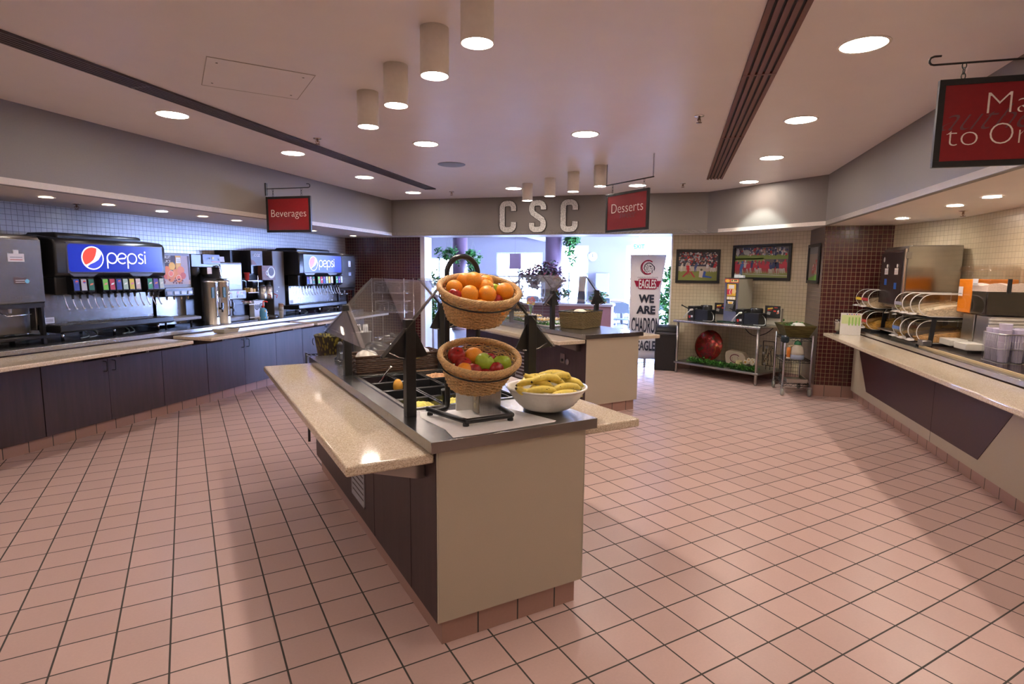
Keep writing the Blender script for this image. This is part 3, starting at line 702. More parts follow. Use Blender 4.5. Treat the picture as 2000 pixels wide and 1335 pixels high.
# food pans of the near bar: black crocks in a grid, each a thing with its food
def pan(x, y, w, l, food, label, lc=(.02, .02, .022)):
    t = thing('food_pan', label, 'food pan', (x, y, .905), 0, 'black food pans in the salad bar well')
    m = MB(lc); e = .012
    for q in [(0, w, 0, e), (0, w, l-e, l), (0, e, e, l-e), (w-e, w, e, l-e)]: m.box(*q, -.002, .006)
    m.build('rim', 'vg', t, bevel=.003)
    m = MB(lc); q = .02
    b = [(q, q), (w-q, q), (w-q, l-q), (q, l-q)]; a_ = [(e, e), (w-e, e), (w-e, l-e), (e, l-e)]
    m.add([(p[0], p[1], .002) for p in a_]+[(p[0], p[1], -.10) for p in b], [(0, 1, 5, 4), (1, 2, 6, 5), (2, 3, 7, 6), (3, 0, 4, 7), (4, 5, 6, 7)]); m.build('tub', 'vg', t)
    if food:
        col, lvl, kind = food
        rnd = random.Random(int(x*977+y*131)); n = 16; vs = []
        for j in range(n+1):
            for i in range(n+1):
                u, v = i/n, j/n; hump = sin(pi*u)*sin(pi*v)
                vs.append((e+.003+(w-2*e-.006)*u, e+.003+(l-2*e-.006)*v, lvl+.025*hump+rnd.uniform(-.004, .006)))
        m = MB(); m.add(vs, [], True, col)
        for j in range(n):
            for i in range(n):
                k = rnd.uniform(.7, 1.25); a0 = j*(n+1)+i
                m.f.append([a0, a0+1, a0+n+2, a0+n+1]); m.c.append(tuple(min(1, c*k) for c in col)); m.s.append(kind == 'smooth')
        o = m.build(kind if 0 else 'food', 'vc', t)
    return t
X0 = B1[0]; Y0 = B1[1]
wx0, wy0 = X0+.093, Y0+.565
cw = .2; cl = .243
foods = {(0, 3): ((.22, .03, .03), -.05, 'c', 'black pan with dark red berries and a steel spoon in it'), (2, 3): ((.50, .26, .11), -.015, 'c', 'black pan of reddish granola in the back right of the well'),
         (0, 0): ((.78, .68, .12), -.02, 'smooth', 'black pan of yellow fruit mixture beside the near guard post'), (1, 0): ((.78, .68, .12), -.02, 'smooth', 'black pan of yellow fruit mixture with a dark spoon handle')}
names = {(0, 1): 'empty black pan in front of the orange topped spoon', (0, 2): 'black pan holding the orange yellow lump, left side of the well', (1, 1): 'empty black pan in the middle of the well, front', (1, 2): 'empty black pan in the middle of the well, behind the centre one',
         (1, 3): 'empty black pan at the back between berries and granola', (2, 0): 'empty black pan at the front right under the fruit rack', (2, 1): 'dark pan right side of the well, behind the fruit rack', (2, 2): 'dark pan right side of the well, in front of the granola'}
for i in range(3):
    for j in range(4):
        f = foods.get((i, j)); lb = f[3] if f else names[(i, j)]
        pan(wx0+i*cw, wy0+j*cl, cw-.006, cl-.006, f[:3] if f else None, lb)
def utensil(nm, label, p0, p1, mat, r, cat='spoon', flat=False):
    t = thing(nm, label, cat, p0)
    d = Vector(p1)-Vector(p0)
    MB().tube([(0, 0, 0), d*.5+Vector((0, 0, .004)), d], r, 8).build('handle', mat, t)
    MB().ell((0, 0, -.004), (.022, .03, .010)).build('bowl', mat, t)
utensil('serving_spoon', 'steel serving spoon leaning out of the berry pan', (.13, 1.42, .885), (.20, 1.02+.35, 1.0), 'chrome', [.005, .005, .008])
utensil('serving_spoon', 'steel serving spoon standing in the granola pan', (.60, 1.42, .91), (.62, 1.44, 1.02), 'chrome', [.004, .004, .006])
utensil('serving_spoon', 'black spoon handle standing in the yellow fruit pan', (.26, .66, .90), (.245, .64, .985), 'black', [.012, .014, .015])
t = thing('melon_chunk', 'orange yellow chunk of melon in a black pan', 'fruit', (.165, 1.14, .895))
MB((.75, .38, .06)).ell((0, 0, .025), (.03, .028, .042), 14, 10).build('flesh', 'vg', t)
# ------------------------------------------------------------------ drink machines on the left counter
def logo(m, cx, cz, R, y):
    m.disc(cx, cz, R, y, (.85, .88, .92), n=36)
    f = .90*R
    red = [(cx+f*cos(rad(a)), cz+f*sin(rad(a))) for a in range(64, 222, 8)]+[(cx+x*R, cz+z*R) for x, z in [(-.62, -.58), (-.25, -.40), (.05, -.15), (.25, .2), (.36, .55)]]
    m.flat(red, y-.001, (.80, .06, .03))
    blue = [(cx+f*cos(rad(a)), cz+f*sin(rad(a))) for a in range(234, 392, 8)]+[(cx+x*R, cz+z*R) for x, z in [(.72, .18), (.5, -.14), (.15, -.36), (-.25, -.52)]]
    m.flat(blue, y-.001, (.03, .05, .45))
def pepsi_word(m, x, z, r, y, col=WHITE):
    w = r*.26
    def L(path, closed=False): m.ribbon(path, w, y, closed=closed, col=col)
    def circ(cx): L([(cx+r*cos(2*pi*i/28), z+r*sin(2*pi*i/28)) for i in range(28)], True)
    c = x+r
    for k in (0, 2):
        cx = c+k*2.18*r; circ(cx); L([(cx-r, z), (cx-r, z-2.0*r)])
    cx = c+2.18*r; L(arc(cx, z, r, -50, -332, 24)+[(cx+.55*r, z-.0*r+.02*r), (cx, z-.02*r), (cx-.95*r, z-.12*r)])
    sx = c+6.35*r; L(catmull([(sx+.5*r, z+.72*r), (sx, z+.95*r), (sx-.5*r, z+.6*r), (sx-.2*r, z+.1*r), (sx+.25*r, z-.12*r), (sx+.5*r, z-.6*r), (sx, z-.95*r), (sx-.6*r, z-.78*r)], 4))
    ix = c+7.35*r; L([(ix, z+.8*r), (ix, z-.98*r)]); m.disc(ix, z+1.35*r, .2*r, y, col)
def sticker(par, x, z, w, h, y, cols, name='label'):
    m = MB(); m.box(x, x+w, y, y+.002, z, z+h, cols[0])
    n = len(cols)-1
    for i, c in enumerate(cols[1:]): m.flat([(x+w*.12, z+h*(.2+.6*i/max(n, 1))), (x+w*.88, z+h*(.2+.6*i/max(n, 1))), (x+w*.88, z+h*(.3+.6*i/max(n, 1))), (x+w*.12, z+h*(.3+.6*i/max(n, 1)))], y-.0008, c)
    return m.build(name, 'vc', par)
VAL = [None, (.02, .04, .30), (.45, .46, .48), (.01, .14, .07), None, (.18, .55, .03), (.50, .02, .04), (.03, .05, .30), (.40, .52, .35), (.70, .55, .02), (.65, .55, .45), None, (.02, .28, .08), (.08, .03, .28), (.55, .62, .55)]
def soda(root, seed, sidepanel):
    W = 1.24
    # cabinet behind and stainless side
    MB().box(.02, W-.02, .20, .56, .10, .62).build('cabinet', 'steel_h', root, bevel=.006)
    MB().box(.03, W-.03, .128, .20, .15, .45).build('back_splash', 'steel', root, bevel=.003)
    for x in (.10, .62, W-.10):
        for y in ((.0, .45) if 1 else ()): MB().cyl((x, y, .002), (x, y, .10), .014, .012, 12).build('leg', 'chrome', root)
    # drip tray
    MB().prism([(-.12, .155), (-.125, .10), (-.10, .085), (.15, .085), (.15, .145)], -.08 if sidepanel else 0, W, 'x').build('drip_tray', 'black', root, bevel=.006)
    m = MB((.03, .03, .03))
    for i in range(28): x = .02+i*(W-.02)/28; m.box(x, x+.022, -.09, .11, .150, .158)
    m.build('tray_grid', 'vg', root)
    # hood, rounded, leaning head
    prof = [(-.03, .595), (-.055, .62), (-.06, .90), (-.04, .935), (.0, .955), (.30, .985), (.50, .975), (.56, .95), (.56, .60)]
    MB().prism(prof, .05, W, 'x').build('hood', 'black', root, bevel=.035, seg=4)
    MB().prism([(.06, .94), (.06, 1.0), (.10, 1.012), (.42, 1.012), (.46, .99), (.46, .94)], .16, W-.18, 'x').build('top_cap', 'black', root, bevel=.02, seg=3)
    m = MB((.006, .02, .30)); xa, xb, za, zb = .165, W-.05, .645, .905
    rr = .03; pts = [(xb-rr+rr*cos(a), zb-rr+rr*sin(a)) for a in (0, .5, 1.07, 1.57)]+[(xa+rr-rr*sin(a), zb-rr+rr*cos(a)) for a in (0, .5, 1.07, 1.57)]+[(xa+rr-rr*cos(a), za+rr-rr*sin(a)) for a in (0, .5, 1.07, 1.57)]+[(xb-rr+rr*sin(a), za+rr-rr*cos(a)) for a in (0, .5, 1.07, 1.57)]
    m.flat(pts, -.063); logo(m, xa+.235, za+.132, .112, -.065); pepsi_word(m, xa+.385, za+.135, .051, -.065)
    m.build('lit_sign', 'ven' if seed == 1 else 've', root)
    m = MB((.10, .10, .16)); m.prism([(xa-.012, za-.012), (xb+.012, za-.012), (xb+.012, zb+.012), (xa-.012, zb+.012)], -.0615, -.05, 'y'); m.build('sign_bezel', 'vg', root, bevel=.004)
    for x in (xa+.13, xb-.28): MB((.12, .13, .17)).prism([(x-.09, .60), (x+.10, .60), (x+.15, .63), (x-.13, .63)], -.066, -.04, 'y').build('hood_lip', 'vg', root)
    # valve bank
    MB().box(.06, W-.02, -.02, .16, .43, .60).build('valve_housing', 'black', root, bevel=.012)
    nv = len(VAL); px = (W-.16)/nv
    for i, c in enumerate(VAL):
        x = .09+i*px
        if c:
            v = MB((.012, .012, .014)); v.prism([(-.10, .56), (-.085, .585), (-.02, .60), (.0, .44), (-.06, .43), (-.105, .46)], x, x+px*.86, 'x'); vo = v.build('valve', 'vg', root)
            m = MB(c); m.add([(x+.005, -.1055, .47), (x+px*.86-.005, -.1055, .47), (x+px*.86-.005, -.0995, .575), (x+.005, -.0995, .575)], [(0, 1, 2, 3)])
            if i in (1, 2, 7): m.disc(x+px*.43, .55, .014, -.1075, (.8, .1, .05)); m.add([(x+px*.43-.014, -.1085, .55), (x+px*.43+.014, -.1085, .55), (x+px*.43+.008, -.1085, .538), (x+px*.43-.008, -.1085, .538)], [(0, 1, 2, 3)], col=(.05, .08, .5))
            else: m.add([(x+.012, -.1075, .515), (x+px*.6, -.1075, .522), (x+px*.66, -.1075, .54), (x+.018, -.1075, .533)], [(0, 1, 2, 3)], col=(.75, .25, .15) if i % 2 else (.8, .8, .7))
            m.build('flavour_label', 'vc', vo)
            MB().lathe([(.013, .43), (.012, .40), (.008, .39)], 12, (x+px*.43, -.045, 0)).build('nozzle', 'black', vo)
        if c or i in (0, 4, 11):
            xx = x+px*.43
            MB((.7, .72, .78)).tube([(xx, -.03, .43), (xx+.004, -.045, .35), (xx+.012, -.062, .30)], .005, 6).build('lever', 'vm', root)
            MB((.8, .8, .82)).ell((xx+.014, -.066, .297), .008, 8, 6).build('lever_tip', 'vc', root)
    sticker(root, .04, .165, .09, .055, .125, [(.6, .6, .62), (.2, .2, .2), (.2, .2, .2), (.2, .2, .2)])
    m = MB((.75, .75, .78)); m.disc(W-.06, .17, .024, .1265, rz=.009); m.build('maker_badge', 'vc', root)
    # hoses under the tray
    rnd = random.Random(seed)
    for i in range(4):
        x = .25+rnd.uniform(0, .7)
        MB((.25, .28, .24)).tube(catmull([(x, .2, .12), (x+.05, .1, .06), (x+.02, .02, .02), (x-.08, -.01, .012)], 4), .007, 6).build('hose', 'vg', root)
M['ven'] = vcol('lit_sign_colours_bright', .2, emit=.8)
t = LC('soda_dispenser', 'nearer black soda dispenser with blue lit sign above larger row of taps', 'soda dispenser', 1.81, 4.62, group=None); soda(t, 1, False)
t = LC('soda_dispenser', 'farther black soda dispenser with blue sign, behind the left guard glass', 'soda dispenser', 5.38, 4.62); soda(t, 2, True)
MB().box(-.38, .0, .05, .56, .05, .86).build('side_cabinet', 'steel_dark', t, bevel=.01) if 0 else None

def milk(root, stickers):
    W = .56; MB().prism([(-.0, .36), (-.0, .93), (.03, .965), (.5, .965), (.5, .36)], 0, W, 'x').build('cabinet', 'steel', root, bevel=.012)
    MB().prism([(-.02, .375), (-.02, .925), (-.003, .93), (-.003, .37)], .012, W-.012, 'x').build('door', 'steel', root, bevel=.004)
    MB((.08, .075, .07)).prism([(-.0, .325), (0, .362), (.4, .362), (.4, .30)], .01, W-.01, 'x').build('underside', 'vm', root)
    MB().box(.02, W-.06, .12, .30, .09, .34).build('back_splash', 'steel', root, bevel=.004)
    for x in (.015, W-.045):
        for y in (0, .40): MB().prism([(x, 0), (x+.032, 0), (x+.028, .34), (x+.004, .34)], y, y+.04, 'y').build('leg', 'black', root, bevel=.004)
    MB().box(.0, W, -.02, .20, .045, .07).build('drip_tray', 'black', root, bevel=.004)
    for x in ((.13, .30) if stickers != 1 else (.30,)):
        MB((.8, .8, .78)).cyl((x, .06, .335), (x, .06, .285), .014, .010, 12).build('milk_tube', 'vc', root)
        MB().tube([(x-.10, .09, .31), (x-.07, -.01, .262), (x+.12, -.015, .272)], .006, 8).build('pinch_handle', 'chrome', root)
    if stickers == 1:
        sticker(root, .27, .73, .13, .07, -.0225, [(.72, .66, .62), (.5, .15, .1), (.3, .3, .3)], 'paper_note'); sticker(root, .30, .54, .10, .055, -.0225, [(.08, .035, .02), (.6, .5, .4), (.6, .5, .4)], 'flavour_plate')
        MB((.2, .55, .7)).disc(.405, .562, .018, -.0245).build('round_sticker', 'vc', root)
        MB((.75, .73, .7)).box(.315, .355, -.026, -.0205, .80, .83).build('clip', 'vc', root)
    else:
        sticker(root, .32, .74, .07, .10, -.0225, [(.8, .78, .8), (.1, .1, .2)], 'paper_note'); sticker(root, .32, .58, .08, .06, -.0225, [(.3, .3, .4), (.6, .6, .6)], 'flavour_plate')
t = LC('milk_dispenser', 'stainless milk dispenser at the far left edge of the picture', 'milk dispenser', 1.24, 4.64); milk(t, 1)
text('maker_lettering', 'SILVER KING', .032, 'chrome', t, (.36, -.0215, .42)) 
t = LC('milk_dispenser', 'stainless milk dispenser beside the farther soda dispenser and the maroon wall', 'milk dispenser', 6.68, 4.70); milk(t, 2)

# juice machine
t = LC('juice_machine', 'juice machine with a fruit picture between the soda dispenser and the coffee brewer', 'juice dispenser', 3.09, 4.68)
W = .42
MB().box(0, W, .0, .42, .36, .86).build('cabinet', 'grey_plastic', t, bevel=.012)
MB().box(.0, W, .10, .40, .03, .36).build('pedestal', 'steel', t, bevel=.004)
m = MB((.045, .02, .018)); x0, x1, z0, z1 = .02, W-.02, .50, .83; m.flat([(x0, z0), (x1, z0), (x1, z1), (x0, z1)], -.003)
m.flat([(x0, z0), (x1, z0), (x1, z0+.05), (x0, z0+.07)], -.0036, (.55, .42, .36))
m.flat([(.20, z0+.10), (.27, z0+.10), (.28, z1), (.20, z1)], -.0038, (.72, .38, .05)); m.flat([(x1-.13, z0), (x1-.02, z0), (x1-.03, z1), (x1-.12, z1)], -.0038, (.45, .38, .42))
for cx, cz, r, c in [(.08, .66, .05, (.75, .20, .03)), (.15, .71, .045, (.78, .42, .03)), (.07, .60, .04, (.6, .1, .02)), (.20, .63, .05, (.75, .25, .04)), (.27, .66, .05, (.7, .2, .05)), (.13, .585, .055, (.7, .22, .04)), (.24, .57, .05, (.72, .2, .04)), (.30, .60, .04, (.5, .08, .03))]: m.disc(cx, cz, r, -.0044-.0002*cx, c)
for cx, cz in [(.13, .625), (.235, .575)]: m.disc(cx, cz, .036, -.0052, (.85, .6, .35)); m.disc(cx, cz, .028, -.0056, (.75, .16, .05))
rnd = random.Random(5)
for i in range(14): m.disc(rnd.uniform(.03, .3), rnd.uniform(.51, .56), .012, -.006, (.15, .03, .02), n=8)
m.build('picture_panel', 'vc', t)
text('lettering', 'FRUIT\nJUICE', .045, 'txt_cream', t, (.085, -.0075, .785), sx=.85)
sticker(t, .205, .745, .065, .065, -.0085, [(.8, .8, .82), (.3, .3, .3), (.3, .3, .3)], 'paper_note')
MB().box(-.0, W, -.035, .05, .365, .465).build('button_panel', 'black', t, bevel=.008)
MB((.5, .52, .58)).box(.02, W-.03, -.037, -.034, .452, .460).build('name_strip', 'vc', t)
for k in range(4):
    MB((.38, .40, .48)).box(.025+k*.098, .095+k*.098, -.042, -.0355, .385, .425).build('button', 'vg', t, bevel=.004)
    MB((.5, .35, .2)).cyl((.06+k*.098, -.0, .365), (.06+k*.098, -.0, .325), .012, .008, 10).build('nozzle', 'vm', t)
MB().prism([(-.10, .12), (-.10, .085), (.09, .075), (.09, .13)], -.03, W+.02, 'x').build('drip_tray', 'grey_plastic', t, bevel=.006)
for x in (.02, W-.04): MB().cyl((x, .0, .0), (x, .0, .08), .012).build('leg', 'black', t)

# coffee brewer
t = LC('coffee_brewer', 'black twin coffee brewer behind the tall steel urns', 'coffee brewer', 3.56, 4.72)
MB().prism([(.0, .70), (.0, .86), (.55, .86), (.53, 0), (.30, 0), (.30, .68)], .0, .45, 'x').build('body', 'black', t, bevel=.008)
MB((.13, .15, .30)).prism([(-.02, .745), (-.012, .858), (.0, .862), (.0, .74)], .17, .445, 'x').build('control_panel', 'vg', t)
m = MB(); m.disc(.27, .81, .010, -.0205, (.02, .02, .03)); m.disc(.42, .80, .012, -.0205, (.02, .02, .03)); m.disc(.24, .81, .007, -.0205, (.1, .3, .8)); m.flat([(.31, .80), (.34, .80), (.34, .83), (.31, .83)], -.0205, (.6, .5, .2)); m.flat([(.30, .765), (.44, .765), (.44, .775), (.30, .775)], -.0225, (.5, .15, .15)); m.build('switches', 'vc', t)
for x in (.10, .30):
    MB((.03, .03, .03)).lathe([(.0, .585), (.03, .585), (.075, .63), (.08, .69), (.08, .70), (0, .70)], 20, (x, .08, 0)).build('filter_basket', 'vg', t)
MB().tube(catmull([(.36, .05, .70), (.38, -.03, .72), (.41, -.03, .68), (.43, -.03, .58)], 5), .008, 8).build('hot_water_spout', 'chrome', t)
MB((.7, .55, .4)).box(.22, .29, -.026, -.021, .62, .70).build('instruction_label', 'vc', t)
MB((.8, .8, .8)).box(.43, .48, .296, .299, .63, .655).build('small_label', 'vc', t)
MB((.55, .42, .08)).box(.01, .06, .29, .299, .52, .56).build('yellow_label', 'vc', t)
def urn(x, label):
    t = LC('coffee_urn', label, 'coffee urn', x, 4.585, .911, 'tall steel coffee urns')
    MB((.60, .56, .50)).lathe([(0, 0), (.088, 0), (.088, .01), (.084, .02), (.084, .50), (.088, .515), (.088, .535), (.02, .548), (0, .548)], 32).build('body', 'vm', t)
    MB().lathe([(0, .548), (.07, .549), (.06, .56), (0, .562)], 24).build('lid', 'black', t)
    MB().cyl((0, -.095, .10), (0, -.095, .47), .008, n=10).build('sight_tube', 'chrome', t)
    MB().cyl((0, -.080, .10), (0, -.105, .10), .010, n=10).build('tube_mount', 'black', t)
    f = MB((.01, .01, .01)); f.cyl((.03, -.08, .20), (.03, -.14, .20), .014); f.cyl((.03, -.13, .20), (.03, -.13, .155), .011); f.build('faucet', 'vg', t)
    MB((.02, .02, .02)).box(.02, .04, -.145, -.125, .21, .27).build('faucet_lever', 'vg', t)
    m = MB((.05, .12, .12)); y = -.0865
    m.prism([(-.07, .33), (-.015, .33), (-.015, .46), (-.07, .46)], -.080, -.068, 'y'); m.build('label_card', 'vc', t)
urn(3.70, 'left one of two tall steel coffee urns on the counter'); urn(3.885, 'right one of two tall steel coffee urns, beside the cocoa machine')
t = LC('steam_pan', 'small shallow steel pan lying on the middle stone ledge', 'pan', 3.38, 4.10, .862)
m = MB((.50, .49, .47)); a, b, h = .125, .085, .05
lo = [(-a*.86, -b*.8), (a*.86, -b*.8), (a*.86, b*.8), (-a*.86, b*.8)]; hi = [(-a, -b), (a, -b), (a, b), (-a, b)]
m.add([(x, y, .001) for x, y in lo]+[(x, y, h) for x, y in hi]+[(x*1.07, y*1.1, h) for x, y in hi]+[(x*.97, y*.97, h-.002) for x, y in hi]+[(x, y, .004) for x, y in lo],
      [(0, 1, 2, 3)]+[(i, (i+1) % 4, 4+(i+1) % 4, 4+i) for i in range(4)]+[(4+i, 4+(i+1) % 4, 8+(i+1) % 4, 8+i) for i in range(4)]+[(8+i, 8+(i+1) % 4, 12+(i+1) % 4, 12+i) for i in range(4)]+[(12+i, 12+(i+1) % 4, 16+(i+1) % 4, 16+i) for i in range(4)]+[(16, 17, 18, 19)])
m.build('pan', 'vm', t)

# cocoa / powder drink machine
t = LC('cocoa_machine', 'grey powder drink machine with a reflective picture door beside the urns', 'drink machine', 4.02, 4.73)
W = .40
MB().box(0, W, .0, .40, .28, .77).build('cabinet', 'grey_plastic', t, bevel=.012)
MB().box(.02, W-.10, .10, .38, .0, .30).build('pedestal', 'grey_plastic', t, bevel=.006)
m = MB((.22, .21, .20)); m.flat([(.02, .42), (W-.02, .42), (W-.02, .74), (.02, .74)], -.002); m.flat([(.02, .42), (W-.02, .42), (W-.02, .47), (.02, .50)], -.0026, (.05, .05, .06)); m.flat([(.03, .50), (.11, .49), (.11, .74), (.03, .74)], -.003, (.28, .28, .10)); m.build('picture_door', 'vg', t)
MB((.20, .21, .30)).box(0, W+.02, -.03, .02, .29, .40).build('control_panel', 'vg', t, bevel=.004)
for k in range(2):
    MB((.05, .05, .06)).box(.05+k*.2, .16+k*.2, -.036, -.0305, .305, .335).build('button', 'vg', t, bevel=.002)
    for xx, cc in ((.05, (.6, .4, .45)), (.12, (.75, .75, .8))): MB(cc).box(xx+k*.2, xx+.04+k*.2, -.033, -.0305, .355, .385).build('flavour_label', 'vc', t)
MB().box(.0, W, -.08, .12, .0, .06).build('drip_tray', 'grey_plastic', t, bevel=.01)
MB((.8, .8, .85)).prism([(.04, .772), (.14, .772), (.13, .84), (.05, .84)], .04, .044, 'y').build('paper_tent', 'vc', t)

# black back cabinet behind the condiment rack and the roast dispenser
t = LC('black_cabinet', 'tall black cabinet behind the condiment rack, with vent slots', 'cabinet', 4.50, 4.98)
MB().box(0, .56, 0, .26, 0, .94).build('body', 'black', t, bevel=.006)
m = MB((.03, .03, .03)); [m.box(.03, .2, -.003, 0, .80+.014*i, .805+.014*i) for i in range(8)]; m.build('vent_slots', 'vg', t)
# condiment rack with clear shelves
t = LC('condiment_rack', 'clear shelf rack with sugar packets and a red cup, right of the cocoa machine', 'rack', 4.44, 4.66)
for i, z in enumerate((.02, .20, .36, .52)):
    MB().box(0, .20, 0, .20, z, z+.008).build('shelf', 'plexi', t); MB((.75, .72, .7)).box(0, .20, -.003, 0, z, z+.012).build('shelf_edge', 'vc', t)
MB().box(.196, .20, 0, .20, 0, .60).build('side_panel', 'plexi', t)
m = MB(); rnd = random.Random(3)
for i in range(46):
    x, y = rnd.uniform(.01, .17), rnd.uniform(.0, .15); z = .208+rnd.uniform(0, .035); m.box(x, x+.03, y, y+.02, z, z+.008, rnd.choice([(.8, .78, .75), (.8, .55, .55), (.75, .75, .6)]))
o = m.build('sugar_packets', 'vc', t); o['kind'] = 'stuff'
m = MB()
for i in range(16): x, y = rnd.uniform(.01, .16), rnd.uniform(.0, .15); m.box(x, x+.03, y, y+.02, .372, .40+rnd.uniform(0, .03), (.55, .35, .08))
o = m.build('sweetener_packets', 'vc', t); o['kind'] = 'stuff'
def cup(loc, label, r, h, col, group=None, mat='vc', par_rot=0):
    t = thing('cup', label, 'cup', loc, par_rot, group)
    MB(col).lathe([(0, 0), (r*.72, 0), (r, h), (r*1.05, h), (r*1.03, h+.006), (r*.95, h+.003), (r*.68, .005), (0, .005)], 22).build('body', mat, t)
    return t
cup(xy(4.52, 4.74, .912+.528), 'red paper cup on top of the condiment rack', .036, .10, (.65, .05, .04))
for i, (d, e) in enumerate([(4.47, 4.53), (4.52, 4.50), (4.56, 4.55), (4.60, 4.51)]): cup(xy(d, e, .911), 'tiny clear creamer cup at the foot of the condiment rack', .02, .03, (.75, .75, .78), 'small creamer cups on the counter')
# roast dispenser: twin chrome servers with a bean picture
t = LC('coffee_dispenser', 'black coffee dispenser with a cup and beans picture, left of the farther soda dispenser', 'coffee dispenser', 4.70, 4.74)
MB().box(-.02, .22, .06, .24, .62, .94).build('header', 'black', t, bevel=.004)
m = MB((.16, .15, .17)); m.flat([(-.015, .74), (.21, .74), (.21, .935), (-.015, .935)], .058); m.flat([(-.015, .74), (.1, .74), (.04, .80), (-.015, .82)], .0575, (.16, .06, .04)); m.build('header_picture', 'vc', t)
text('lettering', 'RIDGE', .055, 'txt_cream', t, (.09, .056, .875))
MB((.12, .045, .03)).box(.10, .38, -.02, .05, .53, .735).build('picture_box', 'vc', t)
m = MB(); rnd = random.Random(8)
for i in range(120): m.disc(rnd.uniform(.105, .2), rnd.uniform(.54, .73), .006, -.0205-.00002*i, (rnd.uniform(.1, .3), rnd.uniform(.03, .1), .03), n=6)
m.disc(.29, .635, .082, -.024, (.75, .72, .70)); m.disc(.29, .65, .062, -.0245, (.05, .03, .04)); m.ribbon(arc(.21, .63, .03, 60, 300, 10), .012, -.0242, col=(.7, .68, .66)); m.build('cup_picture', 'vc', t)
MB().box(.08, .40, -.0, .22, 0, .02).build('base', 'black', t, bevel=.003)
MB().box(.10, .38, .15, .24, .0, .53).build('pedestal', 'black', t)
for x in (.17, .30):
    MB().lathe([(0, .50), (.04, .50), (.045, .46), (.06, .445), (0, .445)], 18, (x, .06, 0)).build('funnel', 'black', t)
    MB((.6, .6, .6)).lathe([(0, .25), (.055, .25), (.062, .27), (.062, .44), (0, .442)], 22, (x, .05, 0)).build('canister', 'vm', t)
    MB((.55, .04, .03)).tube([(x+.04, -.02, .33), (x+.07, -.05, .31), (x+.05, -.05, .27)], .006, 6).build('tap_handle', 'vg', t)
# creamer bottle, speaker like box, cup stacks, drip disc
t = LC('creamer_bottle', 'blue pump bottle of flavoured creamer standing on the counter', 'bottle', 4.52, 4.50, .911)
MB((.10, .32, .50)).lathe([(0, 0), (.045, 0), (.048, .01), (.048, .11), (.040, .145), (.018, .155), (.018, .17), (0, .17)], 22).build('bottle', 'vg', t)
m = MB(); y = -.0485
for cx, cz, r, c in [(-.015, .12, .014, (.8, .6, .3)), (.018, .10, .013, (.8, .6, .3)), (.02, .06, .011, (.8, .5, .1)), (-.02, .03, .009, (.8, .7, .2))]: m.lathe([(0, 0), (r, 0), (r, .003), (0, .003)], 12, (cx, -.049+abs(cx)*.2, cz), ax='y', col=c)
m.build('fruit_print', 'vc', t); MB((.6, .03, .02)).lathe([(.02, .165), (.02, .185), (.008, .19), (.007, .235), (0, .235)], 14).build('pump_collar', 'vg', t)
MB((.6, .03, .02)).tube([(0, 0, .235), (0, 0, .245), (.03, -.02, .247), (.05, -.03, .238)], .008, 8).build('pump_spout', 'vg', t)
t = LC('syrup_stand', 'white boxed stand with black swirl print behind the creamer bottle', 'stand', 4.60, 4.66)
MB((.6, .62, .68)).box(-.06, .12, 0, .08, 0, .25).build('box', 'vc', t, bevel=.003)
m = MB((.01, .01, .02)); m.disc(-.01, .17, .045, -.001, n=20); m.disc(.08, .17, .045, -.001, n=20); m.build('print', 'vc', t)
m = MB((.5, .55, .65)); [m.ribbon(arc(cx, .17, r, 0, 350, 14), .006, -.002) for cx in (-.01, .08) for r in (.015, .03)]; m.build('swirl', 'vc', t)
MB((.62, .58, .5)).cyl((.16, .04, 0), (.16, .04, .25), .022).build('cup_tube', 'vc', t)
for k in range(6):
    cup(xy(4.88, 4.49, .911+.022*k+(.0 if k < 3 else 0)), ['lowest', 'second', 'third', 'fourth', 'fifth', 'topmost'][k]+' paper cup in the short stack left of the farther soda dispenser', .033, .085, (.66, .62, .52) if k < 4 else (.52, .33, .22), 'stacked small paper cups')
t = LC('drip_dish', 'dark round drip dish on the counter right of the creamer bottle', 'dish', 4.74, 4.55, .911); MB((.05, .05, .06)).lathe([(0, 0), (.09, 0), (.09, .04), (.08, .045), (.07, .03), (0, .028)], 28).build('dish', 'vg', t)
t = LC('side_cabinet', 'tall grey stainless cabinet side left of the farther soda dispenser', 'cabinet', 5.105, 4.78)
MB((.13, .115, .105)).box(0, .26, 0, .40, .0, .95).build('body', 'vc', t, bevel=.006)
m = MB((.7, .65, .5)); m.disc(.12, .42, .006, -.001); m.disc(.08, .36, .006, -.001); m.build('screw_heads', 'vm', t)

